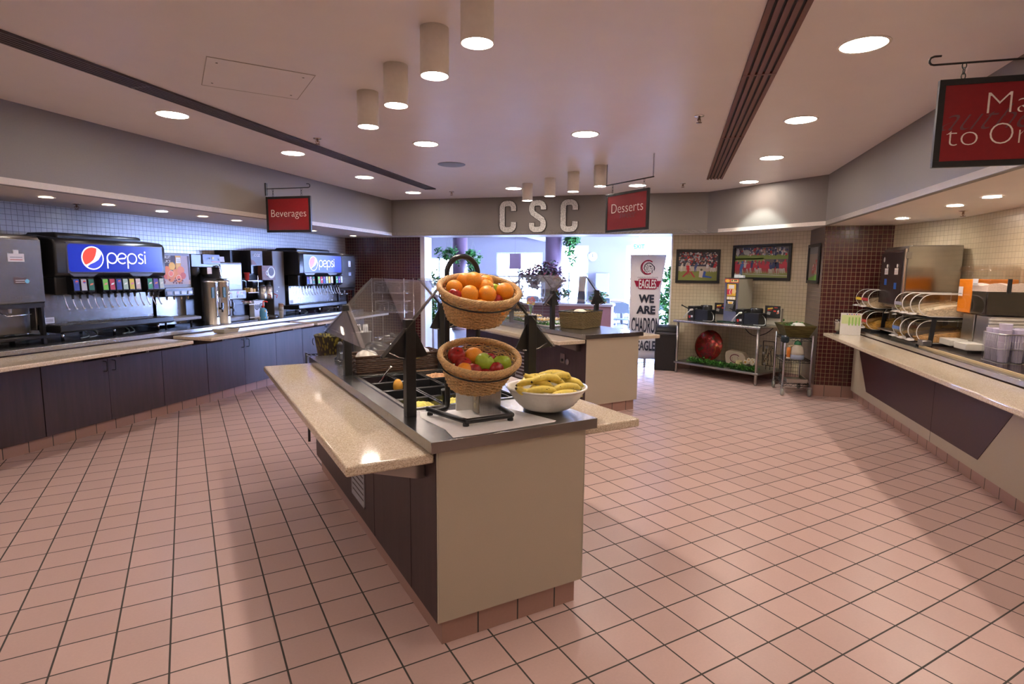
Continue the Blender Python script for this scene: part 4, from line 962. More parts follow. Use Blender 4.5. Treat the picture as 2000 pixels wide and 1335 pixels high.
# plastic cup rack on the maroon wall
t = thing('cup_rack', 'wire rack of clear plastic cups in front of the maroon tiled wall', 'rack', xy(7.55, 4.1, 0), -A45)
for x in (-.32, .32):
    for y in (-.2, .2): MB().cyl((x, y, 0), (x, y, 1.45), .010, n=8).build('post', 'chrome', t)
for z in (.35, .83, 1.18):
    m = MB(); m.tube([(-.32, -.2, z), (.32, -.2, z)], .006, 6); m.tube([(-.32, .2, z), (.32, .2, z)], .006, 6); m.tube([(-.32, -.2, z), (-.32, .2, z)], .006, 6); m.tube([(.32, -.2, z), (.32, .2, z)], .006, 6)
    for i in range(12): x = -.3+i*.052; m.tube([(x, -.2, z), (x, .2, z)], .0025, 4)
    m.build('wire_shelf', 'chrome', t)
def crate(x, z, label):
    t = thing('cup_crate', label, 'crate', xy(7.55-.0, 4.1-x, z), -A45, 'clear crates of upside down cups')
    m = MB()
    for q in [(-.26, .26, -.19, -.185), (-.26, .26, .185, .19), (-.26, -.255, -.185, .185), (.255, .26, -.185, .185)]: m.box(*q, .004, .19)
    m.build('crate_walls', 'plexi', t)
    m = MB((.55, .52, .55))
    for zz in (.006, .19): m.tube([(-.26, -.19, zz), (.26, -.19, zz), (.26, .19, zz), (-.26, .19, zz)], .005, 5, True)
    for xx in (-.26, 0, .26): m.tube([(xx, -.19, 0.006), (xx, -.19, .19)], .004, 5)
    m.tube([(-.26, -.19, .17), (-.13, -.19, .14), (0, -.19, .17), (.13, -.19, .14), (.26, -.19, .17)], .004, 5); m.build('crate_frame', 'vg', t)
    for j in range(5):
        for i in range(4 if j else 4):
            pass
    return t
def clearcup(loc, label, grp, r=.036, h=.10, flip=True):
    t = D.objects.get('clear_cup_proto')
    global CC
    if CC is None:
        o = MB().lathe([(0, .002), (r*.75, .002), (r*.78, .008), (r, h), (r*1.05, h+.002), (r*1.05, h+.005), (r*.97, h+.005), (r*.72, .006), (0, .006)], 16).build('plastic_cup', 'cupclear', None); CC = o
        c = o
    else: c = CC.copy(); COL.objects.link(c)
    c.location = loc; c.rotation_euler = (pi if flip else 0, 0, 0)
    return tag(c, label, 'cup', grp)
CC = None
M['cupclear'] = glassy('clear_cup_plastic', (.86, .85, .88), .5, .12)
for (x, z, lb) in [(-.02, 1.19, 'upper clear crate of plastic cups on the wall rack'), (.0, .84, 'lower clear crate of plastic cups on the wall rack')]:
    crate(x, z, lb)
    for i in range(6):
        for j in range(3):
            p = xy(7.55+(-.12+.12*j), 4.1-x+(-.2+.08*i), z+.12); clearcup(p, 'clear plastic cup upside down in the %s crate on the wall rack' % lb.split()[0], 'plastic cups in the %s crate' % lb.split()[0])
# ------------------------------------------------------------------ fruit rack, baskets and fruit on the near bar
TOP = .9155
M['wicker'] = solid('willow_wicker', (.62, .39, .17), .5, var=.28, scale=120, bump=.2)
M['wicker_dark'] = solid('dark_brown_weave', (.085, .04, .022), .45, var=.35, scale=110, bump=.2)
M['seagrass'] = streak('seagrass_weave', (.23, .165, .075), .7, 0, 40, 40, 260, .35, .3)
M['orange_peel'] = solid('orange_peel', (.90, .33, .022), .38, var=.10, scale=260, bump=.35)
M['apple_red'] = streak('red_apple_skin', (.33, .018, .018), .22, 0, 60, 60, 8, .45, 0)
M['apple_green'] = solid('green_apple_skin', (.36, .50, .04), .22, var=.08, scale=80)
M['banana_skin'] = solid('banana_skin', (.80, .62, .12), .42, var=.09, scale=60)
RX, RY = .253, .42
t = thing('fruit_rack', 'black tube rack with an arched handle holding two wicker baskets', 'rack', (0, 0, 0))
P = [(.078, .435, .945), (.085, .41, .942), (.146, .18, .94), (.155, .163, .94), (.175, .158, .94), (.36, .160, .94), (.378, .165, .94), (.388, .18, .94), (.405, .33, .94), (.40, .41, .942), (.38, .425, .945), (.345, .425, .96), (.335, .425, 1.0)]
arch = [(.333, RY, z) for z in (1.1, 1.3, 1.5, 1.585)]+[(RX+.08*cos(a), RY, 1.585+.08*sin(a)) for a in [i*pi/10 for i in range(1, 10)]]+[(.173, RY, z) for z in (1.585, 1.5, 1.3, 1.1, .99)]+[(.171, .418, .965), (.16, .405, .945), (.12, .39, .94), (.09, .385, .94)]
MB().tube(catmull(P+arch, 4), .0125, 12).build('tube_frame', 'black', t)
for x, y in ((.085, .425), (.152, .168), (.375, .163), (.395, .40)):
    MB().lathe([(0, 0), (.014, 0), (.014, .012), (.008, .015), (.008, .022), (0, .022)], 14, (x, y, TOP)).build('rubber_foot', 'black_matte', t)
def brad(A, B, a, b, u): k = u**.8; return a+(A-a)*k, b+(B-b)*k
def wicker(root, A, B, a, b, h, rows=13, st=24, mat='wicker'):
    n = 156
    for r in range(rows):
        u = (r+.5)/rows; ra, rb = brad(A, B, a, b, u); z = h*u
        P = []
        for i in range(n):
            th = 2*pi*i/n; wv = .0038*cos(st*th+pi*r)
            P.append(((ra+wv)*cos(th), (rb+wv)*sin(th), z+.0012*sin(3*th+r)))
        if r == 0: m = MB()
        m.tube(P, h/rows*.42, 5, True)
    m.build('woven_side', mat, root)
    m = MB()
    for k in range(st):
        th = 2*pi*(k+.5)/st
        m.tube([(brad(A, B, a, b, u)[0]*cos(th), brad(A, B, a, b, u)[1]*sin(th), h*u) for u in (0, .25, .5, .75, 1)], .0042, 5)
    m.lathe([(0, -.001), (1, -.001), (1, .006), (0, .006)], 40) if 0 else None
    m.build('stakes', mat, root)['kind'] = 'stuff'
    m = MB(); m.add([(a*cos(2*pi*i/40), b*sin(2*pi*i/40), z) for z in (0, .008) for i in range(40)], [list(range(40))[::-1], list(range(40, 80))]+[(i, (i+1) % 40, 40+(i+1) % 40, 40+i) for i in range(40)])
    m.build('base', mat, root)
    m = MB(); ns = 9; T = 9; n = 220; mr = .0098
    for s in range(ns):
        P = []
        for i in range(n):
            th = 2*pi*i/n; ph = 2*pi*s/ns+T*th; rr = mr*cos(ph); P.append(((A+.004+rr)*cos(th), (B+.004+rr)*sin(th), h+.004+mr*1.15*sin(ph)))
        m.tube(P, .0048, 5, True)
    m.build('braided_rim', mat, root)
def tiltm(x, y, z, tx, rz): return Matrix.Translation((x, y, z)) @ Matrix.Rotation(rz, 4, 'Z') @ Matrix.Rotation(tx, 4, 'X')
bask = {}
for nm, z, y, lb in (('u', 1.376, .295, 'upper wicker basket heaped with oranges'), ('l', 1.073, .29, 'lower wicker basket holding red and green apples')):
    b_ = thing('wicker_basket', lb, 'basket', (.26, y, z), 0, None); Mt = tiltm(.256, y, z, rad(24), rad(-4)); b_.matrix_world = Mt
    wicker(b_, .181, .143, .124, .092, .148, 16); bask[nm] = Mt
    # wire ring holding it
    m = MB(); m.tube([(.180*cos(2*pi*i/48), .145*sin(2*pi*i/48), .112) for i in range(48)], .0035, 6, True); m.build('wire_ring', 'black', b_)
def fruit(kind, loc, r, label, group, rot=(0, 0, 0)):
    r = r*1.06
    names_ = {'o': ('orange', 'orange_peel'), 'r': ('apple', 'apple_red'), 'g': ('apple', 'apple_green')}
    nm, mt = names_[kind]
    t = thing(nm, label, 'fruit', loc, 0, group, rot)
    if kind == 'o':
        MB().lathe([(0, -r*.97)]+[(r*sin(a), -r*.97*cos(a)) for a in [pi*i/14 for i in range(1, 14)]]+[(0, r*.95)], 24).build('peel', mt, t)
        MB((.25, .30, .08)).lathe([(0, r*.945), (r*.10, r*.95), (r*.08, r*.985), (0, r*.985)], 8).build('stem_end', 'vc', t)
    else:
        prof = []
        for i in range(0, 19):
            a = pi*i/18; rr = r*(1.0+.06*cos(a)*-1)*sin(a); zz = -r*.92*cos(a)
            if i > 14: zz -= r*.05*(i-14)*1.1
            if i < 3: zz += r*.05*(3-i)
            prof.append((max(rr, 0), zz))
        MB().lathe(prof, 24).build('skin', mt, t)
        MB((.12, .07, .03)).cyl((0, 0, prof[-1][1]), (r*.08, 0, r*.95), r*.035, r*.05, 6).build('stem', 'vc', t)
    return t
def inb(key, x, y, z): v = bask[key] @ Vector((x, y*.93, z+.022)); return v
O = 'oranges in the upper basket'
up = [('o', -.105, .045, .118, .036, 'orange at the left end of the upper basket'), ('o', -.045, .085, .135, .036, 'orange at the back left of the upper basket'), ('o', -.015, .052, .150, .040, 'tallest big orange behind the front ones in the upper basket'),
      ('o', -.062, -.045, .130, .037, 'yellowish orange at the front left of the upper basket'), ('o', .018, -.052, .130, .0385, 'orange in the front middle of the upper basket'), ('o', .035, .015, .135, .034, 'orange half hidden behind the front middle one in the upper basket'),
      ('o', .055, .075, .130, .035, 'orange at the back right of the upper basket'), ('o', .115, -.02, .128, .040, 'large reddish orange at the right end of the upper basket'),
      ('g', .080, .018, .118, .034, 'green apple beside the right orange in the upper basket'), ('r', -.118, -.015, .108, .032, 'dark red apple tucked at the left of the upper basket'), ('r', .068, -.045, .095, .032, 'red apple mostly hidden under the oranges on the right of the upper basket'),
      ('o', -.02, -.085, .085, .034, 'orange peeking over the front rim of the upper basket, left of centre'), ('o', .07, -.09, .075, .034, 'orange peeking over the front rim of the upper basket, right of centre'),
      ('o', -.02, .0, .07, .037, 'orange under the heap in the middle of the upper basket'), ('o', .0, .08, .07, .036, 'orange under the heap at the back of the upper basket')]
for k, x, y, z, r, lb in up: fruit(k, inb('u', x, y, z), r, lb, 'fruit in the upper wicker basket', (random.Random(x).uniform(-.5, .5), .3, x*9))
lo = [('r', -.095, .055, .105, .039, 'dark red apple highest at the back left of the lower basket'), ('r', -.078, -.01, .088, .038, 'dark red apple in the left middle of the lower basket'), ('o', -.088, -.062, .062, .034, 'orange at the front left rim of the lower basket'),
      ('r', -.045, -.068, .060, .034, 'red apple at the front, left of the green apple in the lower basket'), ('o', -.012, .048, .100, .041, 'big orange above the green apple in the lower basket'), ('g', .018, -.022, .100, .044, 'large green apple in the middle of the lower basket'),
      ('r', .068, .045, .078, .035, 'red apple with its top facing out, between the two green apples'), ('g', .108, -.022, .088, .042, 'green apple at the right end of the lower basket'), ('r', .060, -.072, .060, .036, 'red apple at the front between the green apples in the lower basket'),
      ('o', -.045, .08, .06, .034, 'orange behind the big one at the back of the lower basket'), ('o', -.02, -.05, .045, .033, 'orange hidden left under the large green apple'), ('r', .01, -.09, .045, .032, 'red apple just showing over the front rim of the lower basket')]
for k, x, y, z, r, lb in lo: fruit(k, inb('l', x, y*.9, z+(.034 if y < -.055 else .008)), r, lb, 'fruit in the lower wicker basket', (random.Random(x).uniform(-.6, .6), .4, x*9))

# banana bowl
BC = Vector((.636, .262, TOP))
t = thing('bowl', 'white ribbed bowl of bananas at the corner of the near salad bar', 'bowl', BC)
pr = [(0, 0), (.075, 0), (.085, .006)]
for i in range(13):
    u = (i+1)/13; r = .085+(.192-.085)*(u**.62); z = .006+.104*u**1.15; pr.append((r+(.0030 if i % 2 else 0), z))
pr += [(.197, .113), (.203, .116), (.203, .121), (.196, .123), (.188, .117)]+[(.085+(.184-.085)*((12-i)/12)**.62, .012+.10*((12-i)/12)**1.15) for i in range(12)]+[(0, .012)]
MB((.80, .77, .70)).lathe(pr, 56).build('bowl', 'vg', t)
def banana(c, a0, R, span, tilt, rz, label, r=.0175):
    t = thing('banana', label, 'banana', BC+Vector(c), rz, 'bananas in the white bowl', (0, 0, 0)); t.rotation_euler = (tilt, 0, rz)
    P = []; rs = []; n = 16
    for i in range(n+1):
        a = rad(a0+span*(i/n-.5)); P.append((R*sin(a), 0, R*(cos(a)-1))); u = i/n
        rs.append(r*(.42+.58*min(1, sin(pi*min(max(u, .0), 1))*1.9))**1.0)
    P = [Vector(p) for p in P]
    MB().tube(P, rs, 7).build('peel', 'banana_skin', t)
    e = P[-1]+(P[-1]-P[-2]).normalized()*.022
    MB((.45, .42, .08)).tube([P[-1], e], [r*.42, r*.30], 7).build('stem', 'vc', t)
    s = P[0]+(P[0]-P[1]).normalized()*.008; MB((.05, .03, .02)).tube([P[0], s], [r*.42, r*.2], 7).build('tip', 'vc', t)
    m = MB((.16, .09, .03)); rnd = random.Random(hash(label) % 999 if 0 else int(c[0]*1e4)+int(c[1]*1e3))
    for k in range(3):
        j = rnd.randrange(3, 13); th = rnd.uniform(0, 3.1); q = P[j]; m.ell((q.x+rnd.uniform(-.004, .004), -sin(th)*rs[j]*.9, q.z+cos(th)*rs[j]*.9), (.0035, .0022, .0022), 6, 4)
    m.build('brown_spots', 'vc', t)['kind'] = 'stuff'
bl = [((-.135, -.05, .112), 0, .11, 84, pi-.5, .35, 'banana curling up with its stem at the left rim of the bowl'), ((-.03, -.045, .175), 0, .15, 60, .2, -.10, 'banana resting high on the front left of the heap'), ((.07, -.02, .172), 0, .15, 62, .2, .25, 'banana resting high on the front right of the heap'), ((-.03, .03, .150), -8, .12, 76, pi-.3, .2, 'short banana pointing up at the back left of the heap'), ((-.085, -.085, .128), 0, .16, 62, .25, -.15, 'banana lying along the front left rim of the bowl'), ((-.095, -.02, .155), 8, .15, 75, .3, -.35, 'banana with upright stem at the left of the bowl'),
      ((.065, -.08, .128), 0, .17, 60, .25, .02, 'banana lying along the front right of the bowl'), ((.02, -.13, .108), 0, .2, 50, .1, .0, 'lowest banana showing at the front centre of the bowl'),
      ((.0, .0, .160), 5, .15, 66, .1, -.7, 'banana crossing the middle of the heap, pointing left'), ((-.04, .06, .160), 0, .15, 64, .1, .25, 'banana at the back left of the heap'),
      ((.055, .045, .170), 0, .16, 62, .1, -.35, 'banana on top of the heap, right of centre'), ((.10, .065, .168), 0, .14, 64, .0, -.85, 'banana curling down at the top right of the heap'),
      ((.135, .0, .140), 0, .15, 62, .1, -1.15, 'banana along the right rim of the bowl'), ((-.13, .04, .125), 0, .15, 60, .1, 1.0, 'banana at the left back rim of the bowl'),
      ((.04, .12, .14), 0, .15, 60, .0, .1, 'banana at the far rim of the bowl'), ((-.02, -.03, .115), 0, .16, 60, .1, .3, 'banana under the heap in the middle of the bowl')]
for q in bl: banana(*q)

# white paper, outlet box, white napkin box, paper
t = thing('paper_sheet', 'white paper sheet lying under the fruit rack', 'paper', (0, 0, TOP+.0003))
MB((.84, .82, .82)).prism([(.06, .50), (.028, .40), (.05, .16), (.03, .03), (.12, .025), (.54, .045), (.56, .06), (.50, .30), (.47, .42)], 0, .0006).build('sheet', 'vc', t)
t = thing('outlet_box', 'steel outlet box with two cream sockets under the lower basket', 'outlet', (.345, .335, TOP), rad(0))
MB().box(-.055, .055, -.04, .06, .0005, .125).build('box', 'steel_h', t, bevel=.003); t.rotation_euler = (0, 0, rad(-6))
MB((.55, .5, .42)).box(-.062, -.0555, -.03, .035, .01, .115).build('cover_plate', 'vm', t)
for z in (.03, .07):
    m = MB((.62, .55, .38)); m.lathe([(0, -.0655), (.016, -.0655), (.016, -.062), (0, -.062)], 14, (0, 0.0, z+.012), ax='x'); o = m.build('socket', 'vc', t)
t = thing('card_holder', 'white plastic card holder behind the outlet box', 'holder', (.30, .44, TOP), rad(-12))
MB((.84, .82, .78)).prism([(-.07, 0), (.08, 0), (.075, .16), (-.065, .16)], -.012, .012, 'y').build('holder', 'vg', t, bevel=.002)

# brown woven tray holding white bowls
def rect_basket(root, w, l, h, ta, mat, rows=7, rim='black'):
    """rectangular basket, slight flare, woven strands running round the sides"""
    m = MB(); th = h/rows
    for r in range(rows):
        u = (r+.5)/rows; x1, y1 = w/2*(1-ta*(1-u)), l/2*(1-ta*(1-u)); P = []; st = .032; k = 0
        for (ax, ay, bx, by) in ((-x1, -y1, x1, -y1), (x1, -y1, x1, y1), (x1, y1, -x1, y1), (-x1, y1, -x1, -y1)):
            Ls = math.hypot(bx-ax, by-ay); n = max(4, int(Ls/st*4)); nx, ny = (by-ay)/Ls, -(bx-ax)/Ls
            for i in range(n):
                q = i/n; wv = .004*sin((i/4)*pi+r*pi) if i else 0
                P.append((ax+(bx-ax)*q+nx*wv, ay+(by-ay)*q+ny*wv, th*(r+.5)))
        m.tube(P, th*.5, 5, True)
    m.build('woven_side', mat, root)
    x0, y0 = w/2*(1-ta), l/2*(1-ta); MB().box(-x0, x0, -y0, y0, 0, .008).build('base', mat, root)
    m = MB(); t_ = .010
    m.tube([(-w/2, -l/2, h), (w/2, -l/2, h), (w/2, l/2, h), (-w/2, l/2, h)], t_, 6, True); m.build('rim', mat if rim is None else rim, root)
t = thing('woven_tray', 'dark brown woven tray of white bowls behind the food pans', 'basket', (.365, 1.80, TOP), rad(3))
rect_basket(t, .63, .24, .105, .03, 'wicker_dark', 8, None)
def dome(loc, label, r, h, mat='vg', col=(.74, .70, .62), grp=None):
    t = thing('bowl', label, 'bowl', loc, 0, grp)
    MB(col).lathe([(r, 0), (r*.97, h*.35), (r*.72, h*.8), (r*.42, h*.97), (r*.40, h), (0, h), (0, h-.006), (r*.36, h-.008), (r*.66, h*.75), (r*.92, h*.33), (r*.96, 0)], 28).build('bowl', mat, t)
for i, (x, lb) in enumerate([(.165, 'upside down white bowl at the left end of the brown woven tray'), (.36, 'upside down white bowl in the middle of the brown woven tray'), (.55, 'upside down white bowl at the right end of the brown woven tray')]):
    dome((x, 1.80+.004*i, TOP+.06), lb, .085, .075, grp='white bowls in the woven tray')
# lids, tongs crock, far end things
t = thing('domed_cover', 'large clear domed cover lying on the bar behind the woven tray', 'cover', (.46, 2.15, TOP+.09), 0, None, (rad(12), rad(-6), 0))
MB().lathe([(.17, 0), (.165, .04), (.12, .08), (.05, .095), (0, .098)], 32, cap=False).build('dome', 'plexi', t); MB((.1, .1, .1)).tube([(.17*cos(2*pi*i/36), .17*sin(2*pi*i/36), 0) for i in range(36)], .006, 6, True).build('rim', 'vg', t); MB().ell((0, 0, .108), (.02, .02, .014)).build('knob', 'black', t)
t = thing('domed_cover', 'smaller dark tinted cover tilted against the large clear one', 'cover', (.33, 2.05, TOP+.07), 0, None, (rad(25), rad(15), 0))
MB((.05, .05, .055)).lathe([(.12, 0), (.115, .03), (.07, .06), (0, .068)], 28, cap=False).build('dome', 'vg', t)
t = thing('steel_crock', 'tall steel crock with serving tongs, seen through the left guard glass', 'crock', (.235, 2.17, TOP))
MB((.34, .33, .31)).lathe([(0, 0), (.058, 0), (.066, .22), (.070, .225), (.062, .225), (.055, .01), (0, .01)], 26).build('crock', 'vm', t)
for i, (dx, dy, tx) in enumerate([(-.02, 0, .1), (.02, .01, -.1), (.03, -.02, .2), (-.03, .02, -.2)]):
    u = thing('serving_tongs', 'steel tongs standing in the tall steel crock', 'tongs', (.235+dx, 2.17+dy, TOP+.02), 0, 'tongs in the steel crock')
    for s in (-1, 1): MB().tube([(s*.004, 0, 0), (s*.010, .01*tx, .12), (s*.008, .1*tx, .26)], .0045, 6).build('arm', 'chrome', u)
for i, (x, y, h, lb) in enumerate([(.10, 2.30, .14, 'black squeeze bottle at the far left corner of the near bar'), (.205, 2.36, .17, 'taller black bottle behind the far left guard post')]):
    t = thing('squeeze_bottle', lb, 'bottle', (x, y, TOP)); MB().lathe([(0, 0), (.045, 0), (.045, .02), (.026, .03), (.024, h*.8), (.010, h), (0, h)], 20).build('bottle', 'black', t)
for i, (x, y, lb) in enumerate([(.08, 2.02, 'clear glass jar beside the far left guard post'), (.10, 2.20, 'low clear dish by the black squeeze bottle')]):
    t = thing('glass_jar', lb, 'jar', (x, y, TOP)); MB().lathe([(0, 0), (.045, 0), (.03, .03), (.026, .075), (.034, .085), (.05, .10)] if i == 0 else [(0, 0), (.06, 0), (.065, .02), (.05, .022)], 22).build('glass', 'plexi', t)
# tin bin in leaf pattern with handle on the floor rack just past the bar, and a wire rack edge
t = thing('metal_tub', 'leaf patterned metal tub with a ring handle past the far end of the near bar', 'tub', (.20, 3.02, .832))
M['camo'], nt_, b_ = newmat('leaf_pattern')
tc_ = nd(nt_, 'ShaderNodeTexCoord'); n1 = nd(nt_, 'ShaderNodeTexVoronoi', Scale=55.0); mp_ = nd(nt_, 'ShaderNodeMapping'); mp_.inputs['Scale'].default_value = (1, 1, .4)
nt_.links.new(tc_.outputs['Object'], mp_.inputs[0]); nt_.links.new(mp_.outputs[0], n1.inputs['Vector'])
r1 = nd(nt_, 'ShaderNodeValToRGB'); r1.color_ramp.elements[0].position = .30; r1.color_ramp.elements[0].color = (.22, .19, .02, 1); r1.color_ramp.elements[1].position = .48; r1.color_ramp.elements[1].color = (.02, .018, .008, 1)
nt_.links.new(n1.outputs['Distance'], r1.inputs[0]); nt_.links.new(r1.outputs[0], b_.inputs['Base Color']); b_.inputs['Roughness'].default_value = .45
MB().lathe([(0, 0), (.12, 0), (.15, .19), (.156, .20), (.15, .205), (.14, .19), (.11, .01), (0, .01)], 32).build('tub', 'camo', t)
for s in (-1, 1): MB().tube([(s*.155+s*.012*abs(sin(a)), 0, .15-.03*cos(a)+.0) for a in [i*pi/8 for i in range(17)]], .004, 6, True).build('ring_handle', 'black', t)
t = thing('wire_cart', 'black wire cart under the leaf patterned tub past the bar end', 'cart', (.34, 3.18, 0))
for x in (-.3, .3):
    for y in (-.2, .2): MB().cyl((x, y, 0), (x, y, .84), .012, n=8).build('post', 'black', t)
for z in (.25, .82):
    m = MB(); 
    for y in (-.2, .2): m.tube([(-.3, y, z), (.3, y, z)], .005, 5); m.tube([(-.3+.03*i, y, z-.012+.012*(i % 2)*1.0) for i in range(21)], .003, 4)
    for i in range(17): m.tube([(-.3+.0375*i, -.2, z), (-.3+.0375*i, .2, z)], .0028, 4)
    for x in (-.3, .3): m.tube([(x, -.2, z), (x, .2, z)], .005, 5)
    m.build('wire_shelf', 'black', t)
# ------------------------------------------------------------------ right counter things (local x = -D, front at -y)
M['tea'] = solid('iced_tea', (.010, .004, .003), .08, var=.1); M['ojuice'] = solid('orange_juice', (1.0, .30, .008), .25, var=.05)
M['ojuice'].node_tree.nodes['Principled BSDF'].inputs['Subsurface Weight'].default_value = 0
# tall milk dispenser
t = RC('milk_dispenser', 'tall dark faced milk dispenser with a mirror steel side on the right counter', 'milk dispenser', 5.66, -3.27)
W = .70
MB().prism([(-.03, .345), (-.03, .95), (.01, 1.0), (.50, 1.0), (.50, .36), (0, .345)], 0, W, 'x').build('cabinet', 'steel_mir', t, bevel=.006) if 0 else MB().prism([(-.01, .345), (-.01, .96), (.03, 1.0), (.50, 1.0), (.50, .36)], 0, W, 'x').build('cabinet', 'steel', t, bevel=.005)
MB((.032, .024, .026)).box(.02, W-.04, -.035, -.012, .36, .935).build('door', 'vg', t, bevel=.003)
MB((.55, .48, .42)).box(W-.035, W+.002, -.03, -.0105, .345, .965).build('door_edge', 'vm', t, bevel=.002)
M['mirror'] = streak('mirror_steel', (.44, .42, .39), .12, 1, 2, 2, 10, .08, .25)
MB().box(W+.001, W+.004, .0, .49, .52, .985).build('mirror_side', 'mirror', t)
for z in (.40, .86): MB().box(W-.02, W+.012, -.02, .03, z, z+.07).build('hinge', 'steel', t, bevel=.002)
for x in (.16, .46):
    sticker(t, x, .69+(.0 if x > .3 else .0), .10, .07, -.0375, [(.75, .70, .68), (.35, .2, .2), (.3, .3, .3)], 'paper_tag'); MB((.8, .78, .75)).ell((x+.08, -.04, .785), (.014, .006, .022)).build('tag_clip', 'vc', t)
    MB((.02, .10, .40)).box(x+.01, x+.08, -.038, -.0355, .57 if x < .3 else .53, .64 if x < .3 else .60).build('blue_label', 'vc', t)
MB((.4, .38, .38)).disc(.12, .86, .024, -.0375, rz=.03).build('round_badge', 'vc', t)
MB((.5, .42, .36)).box(.0, W, .0, .42, .325, .345).build('under_tray', 'vm', t)
for x in (.02, W-.06):
    for y in (.02, .40): MB().prism([(x, 0), (x+.04, 0), (x+.035, .33), (x+.005, .33)], y, y+.04, 'y').build('leg', 'black', t, bevel=.004)
MB().box(.10, W-.10, .22, .36, .08, .325).build('back_box', 'steel', t, bevel=.004)
for x in (.22, .46):
    MB((.75, .74, .7)).cyl((x, .06, .325), (x, .06, .28), .015, .010, 12).build('milk_tube', 'vc', t); MB((.72, .72, .72)).tube([(x-.12, .04, .285), (x, -.02, .25), (x+.14, -.03, .262)], .008, 8).build('pinch_handle', 'vm', t)
MB((.6, .6, .62)).box(.05, W-.05, -.04, .12, .05, .065).build('drip_shelf', 'vm', t)

# cereal bins
CER = {'gold': (.72, .42, .08), 'pale': (.66, .52, .33), 'tan': (.68, .40, .15), 'brown': (.12, .06, .03), 'cream': (.72, .62, .45)}
def bin_(d, z, col, label, group, strip=None, w=.20, l=.44, e=-3.17):
    t = RC('cereal_bin', label, 'cereal bin', d, e, z, group)
    H = .215
    # profile in y (depth) / z: rounded nose toward the aisle
    nose = [(.10-.11*cos(rad(a)), H/2-(H/2)*sin(rad(a))) for a in range(-90, 91, 15)]       # from top round to bottom
    prof = nose+[(l, 0), (l, H)]
    m = MB(); n = len(prof)
    for x in (0, w): m.add([(x, p[0], p[1]) for p in prof], [list(range(n))])
    m.add([(0, p[0], p[1]) for p in prof]+[(w, p[0], p[1]) for p in prof], [(i, i+1, n+i+1, n+i) for i in range(n-1)])
    m.build('clear_body', 'plexi', t)
    m = MB((.80, .78, .76))
    for x in (0, w): m.tube([(x, p[0], p[1]) for p in prof], .0035, 5, True)
    m.build('edge', 'vg', t)
    MB((.82, .80, .78)).box(w/2-.04, w/2+.04, -.035, .0, .015, .03).build('scoop_lip', 'vg', t)
    MB((.82, .80, .78)).tube([(.02, -.02, .02), (.04, -.05, .015), (w-.04, -.05, .015), (w-.02, -.02, .02)], .005, 6).build('pull_handle', 'vg', t)
    if strip: MB(strip).box(.004, w-.004, -.016, -.010, .085, .118).build('brand_strip', 'vc', t)
    # cereal heap: many small pieces on a sloped heap
    rnd = random.Random(int(d*100+z*10)); c = CER[col]; m = MB()
    m.prism([(.05, .004), (l-.01, .004), (l-.01, .125), (l*.5, .10), (.10, .06), (.04, .03)], .006, w-.006, 'x', c)
    for i in range(800):
        x = rnd.uniform(.012, w-.012); y = rnd.uniform(.03, l-.02); top = .035+.10*((y-.03)/l)
        zz = rnd.uniform(.01, top+.012) if rnd.random() < .35 else top+rnd.uniform(-.005, .014)
        if rnd.random() < .6: x = w-.008; zz = rnd.uniform(.01, top+.01)
        r = rnd.uniform(.006, .010); k = rnd.uniform(.65, 1.2); cc = tuple(min(1, q*k) for q in c); z0 = zz
        m.box(x-r*.7, x+r*.7, y-r, y+r*.8, z0-r*.4, z0+r*.5, cc)
    o = m.build('cereal', 'vc', t); o['kind'] = 'stuff'
G1, G2 = 'cereal bins left of the tall milk dispenser', 'cereal bins right of the tall milk dispenser'
for d, z, col, st, lb in [(6.04, 1.20, 'cream', (.75, .55, .05), 'upper cereal bin with yellow strip, farthest left'), (5.80, 1.20, 'pale', (.5, .03, .03), 'upper cereal bin with red strip next to the milk dispenser'),
                          (6.04, .945, 'tan', (.6, .55, .52), 'lower cereal bin with pale strip, farthest left'), (5.80, .945, 'gold', (.6, .08, .06), 'lower cereal bin of golden flakes with red strip next to the milk dispenser')]:
    bin_(d, z, col, lb, G1, st, w=.22, l=.30 if d > 5.9 else .36, e=-3.12)
for i, (d, c1, c2) in enumerate([(4.89, 'pale', 'gold'), (4.68, 'pale', 'brown'), (4.47, 'cream', 'tan')]):
    w_ = ['nearest the milk dispenser', 'second from the milk dispenser', 'closest to the orange juice'][i]
    bin_(d, 1.20, c1, 'upper cereal bin '+w_, G2, (.4, .4, .5) if i == 0 else None, l=.50); bin_(d, .945, c2, 'lower cereal bin '+w_, G2, (.1, .2, .5) if i == 0 else None, l=.50)
def binrack(d0, d1, label, dp=.44):
    t = RC('bin_stand', label, 'stand', d0, -3.16); W = d0-d1
    MB().box(0, W, .0, dp, .0, .03).build('base', 'black', t, bevel=.004)
    for x in (0, W-.012): MB().prism([(.10, .03), (.14, .03), (.16, .285), (.12, .285)], x, x+.012, 'x').build('side_bracket', 'black', t)
    MB().box(0, W, .05, dp, .27, .283).build('shelf', 'black', t)
binrack(6.05, 5.57, 'black stand carrying the cereal bins left of the milk dispenser', .30); binrack(4.90, 4.26, 'black stand carrying the cereal bins right of the milk dispenser')
# scoop
t = RC('scoop', 'grey plastic scoop hanging on the lower cereal bins', 'scoop', 4.24, -3.22, .925); MB((.30, .28, .27)).box(-.02, .10, -.05, .03, 0, .055).build('scoop', 'vm', t, bevel=.008)

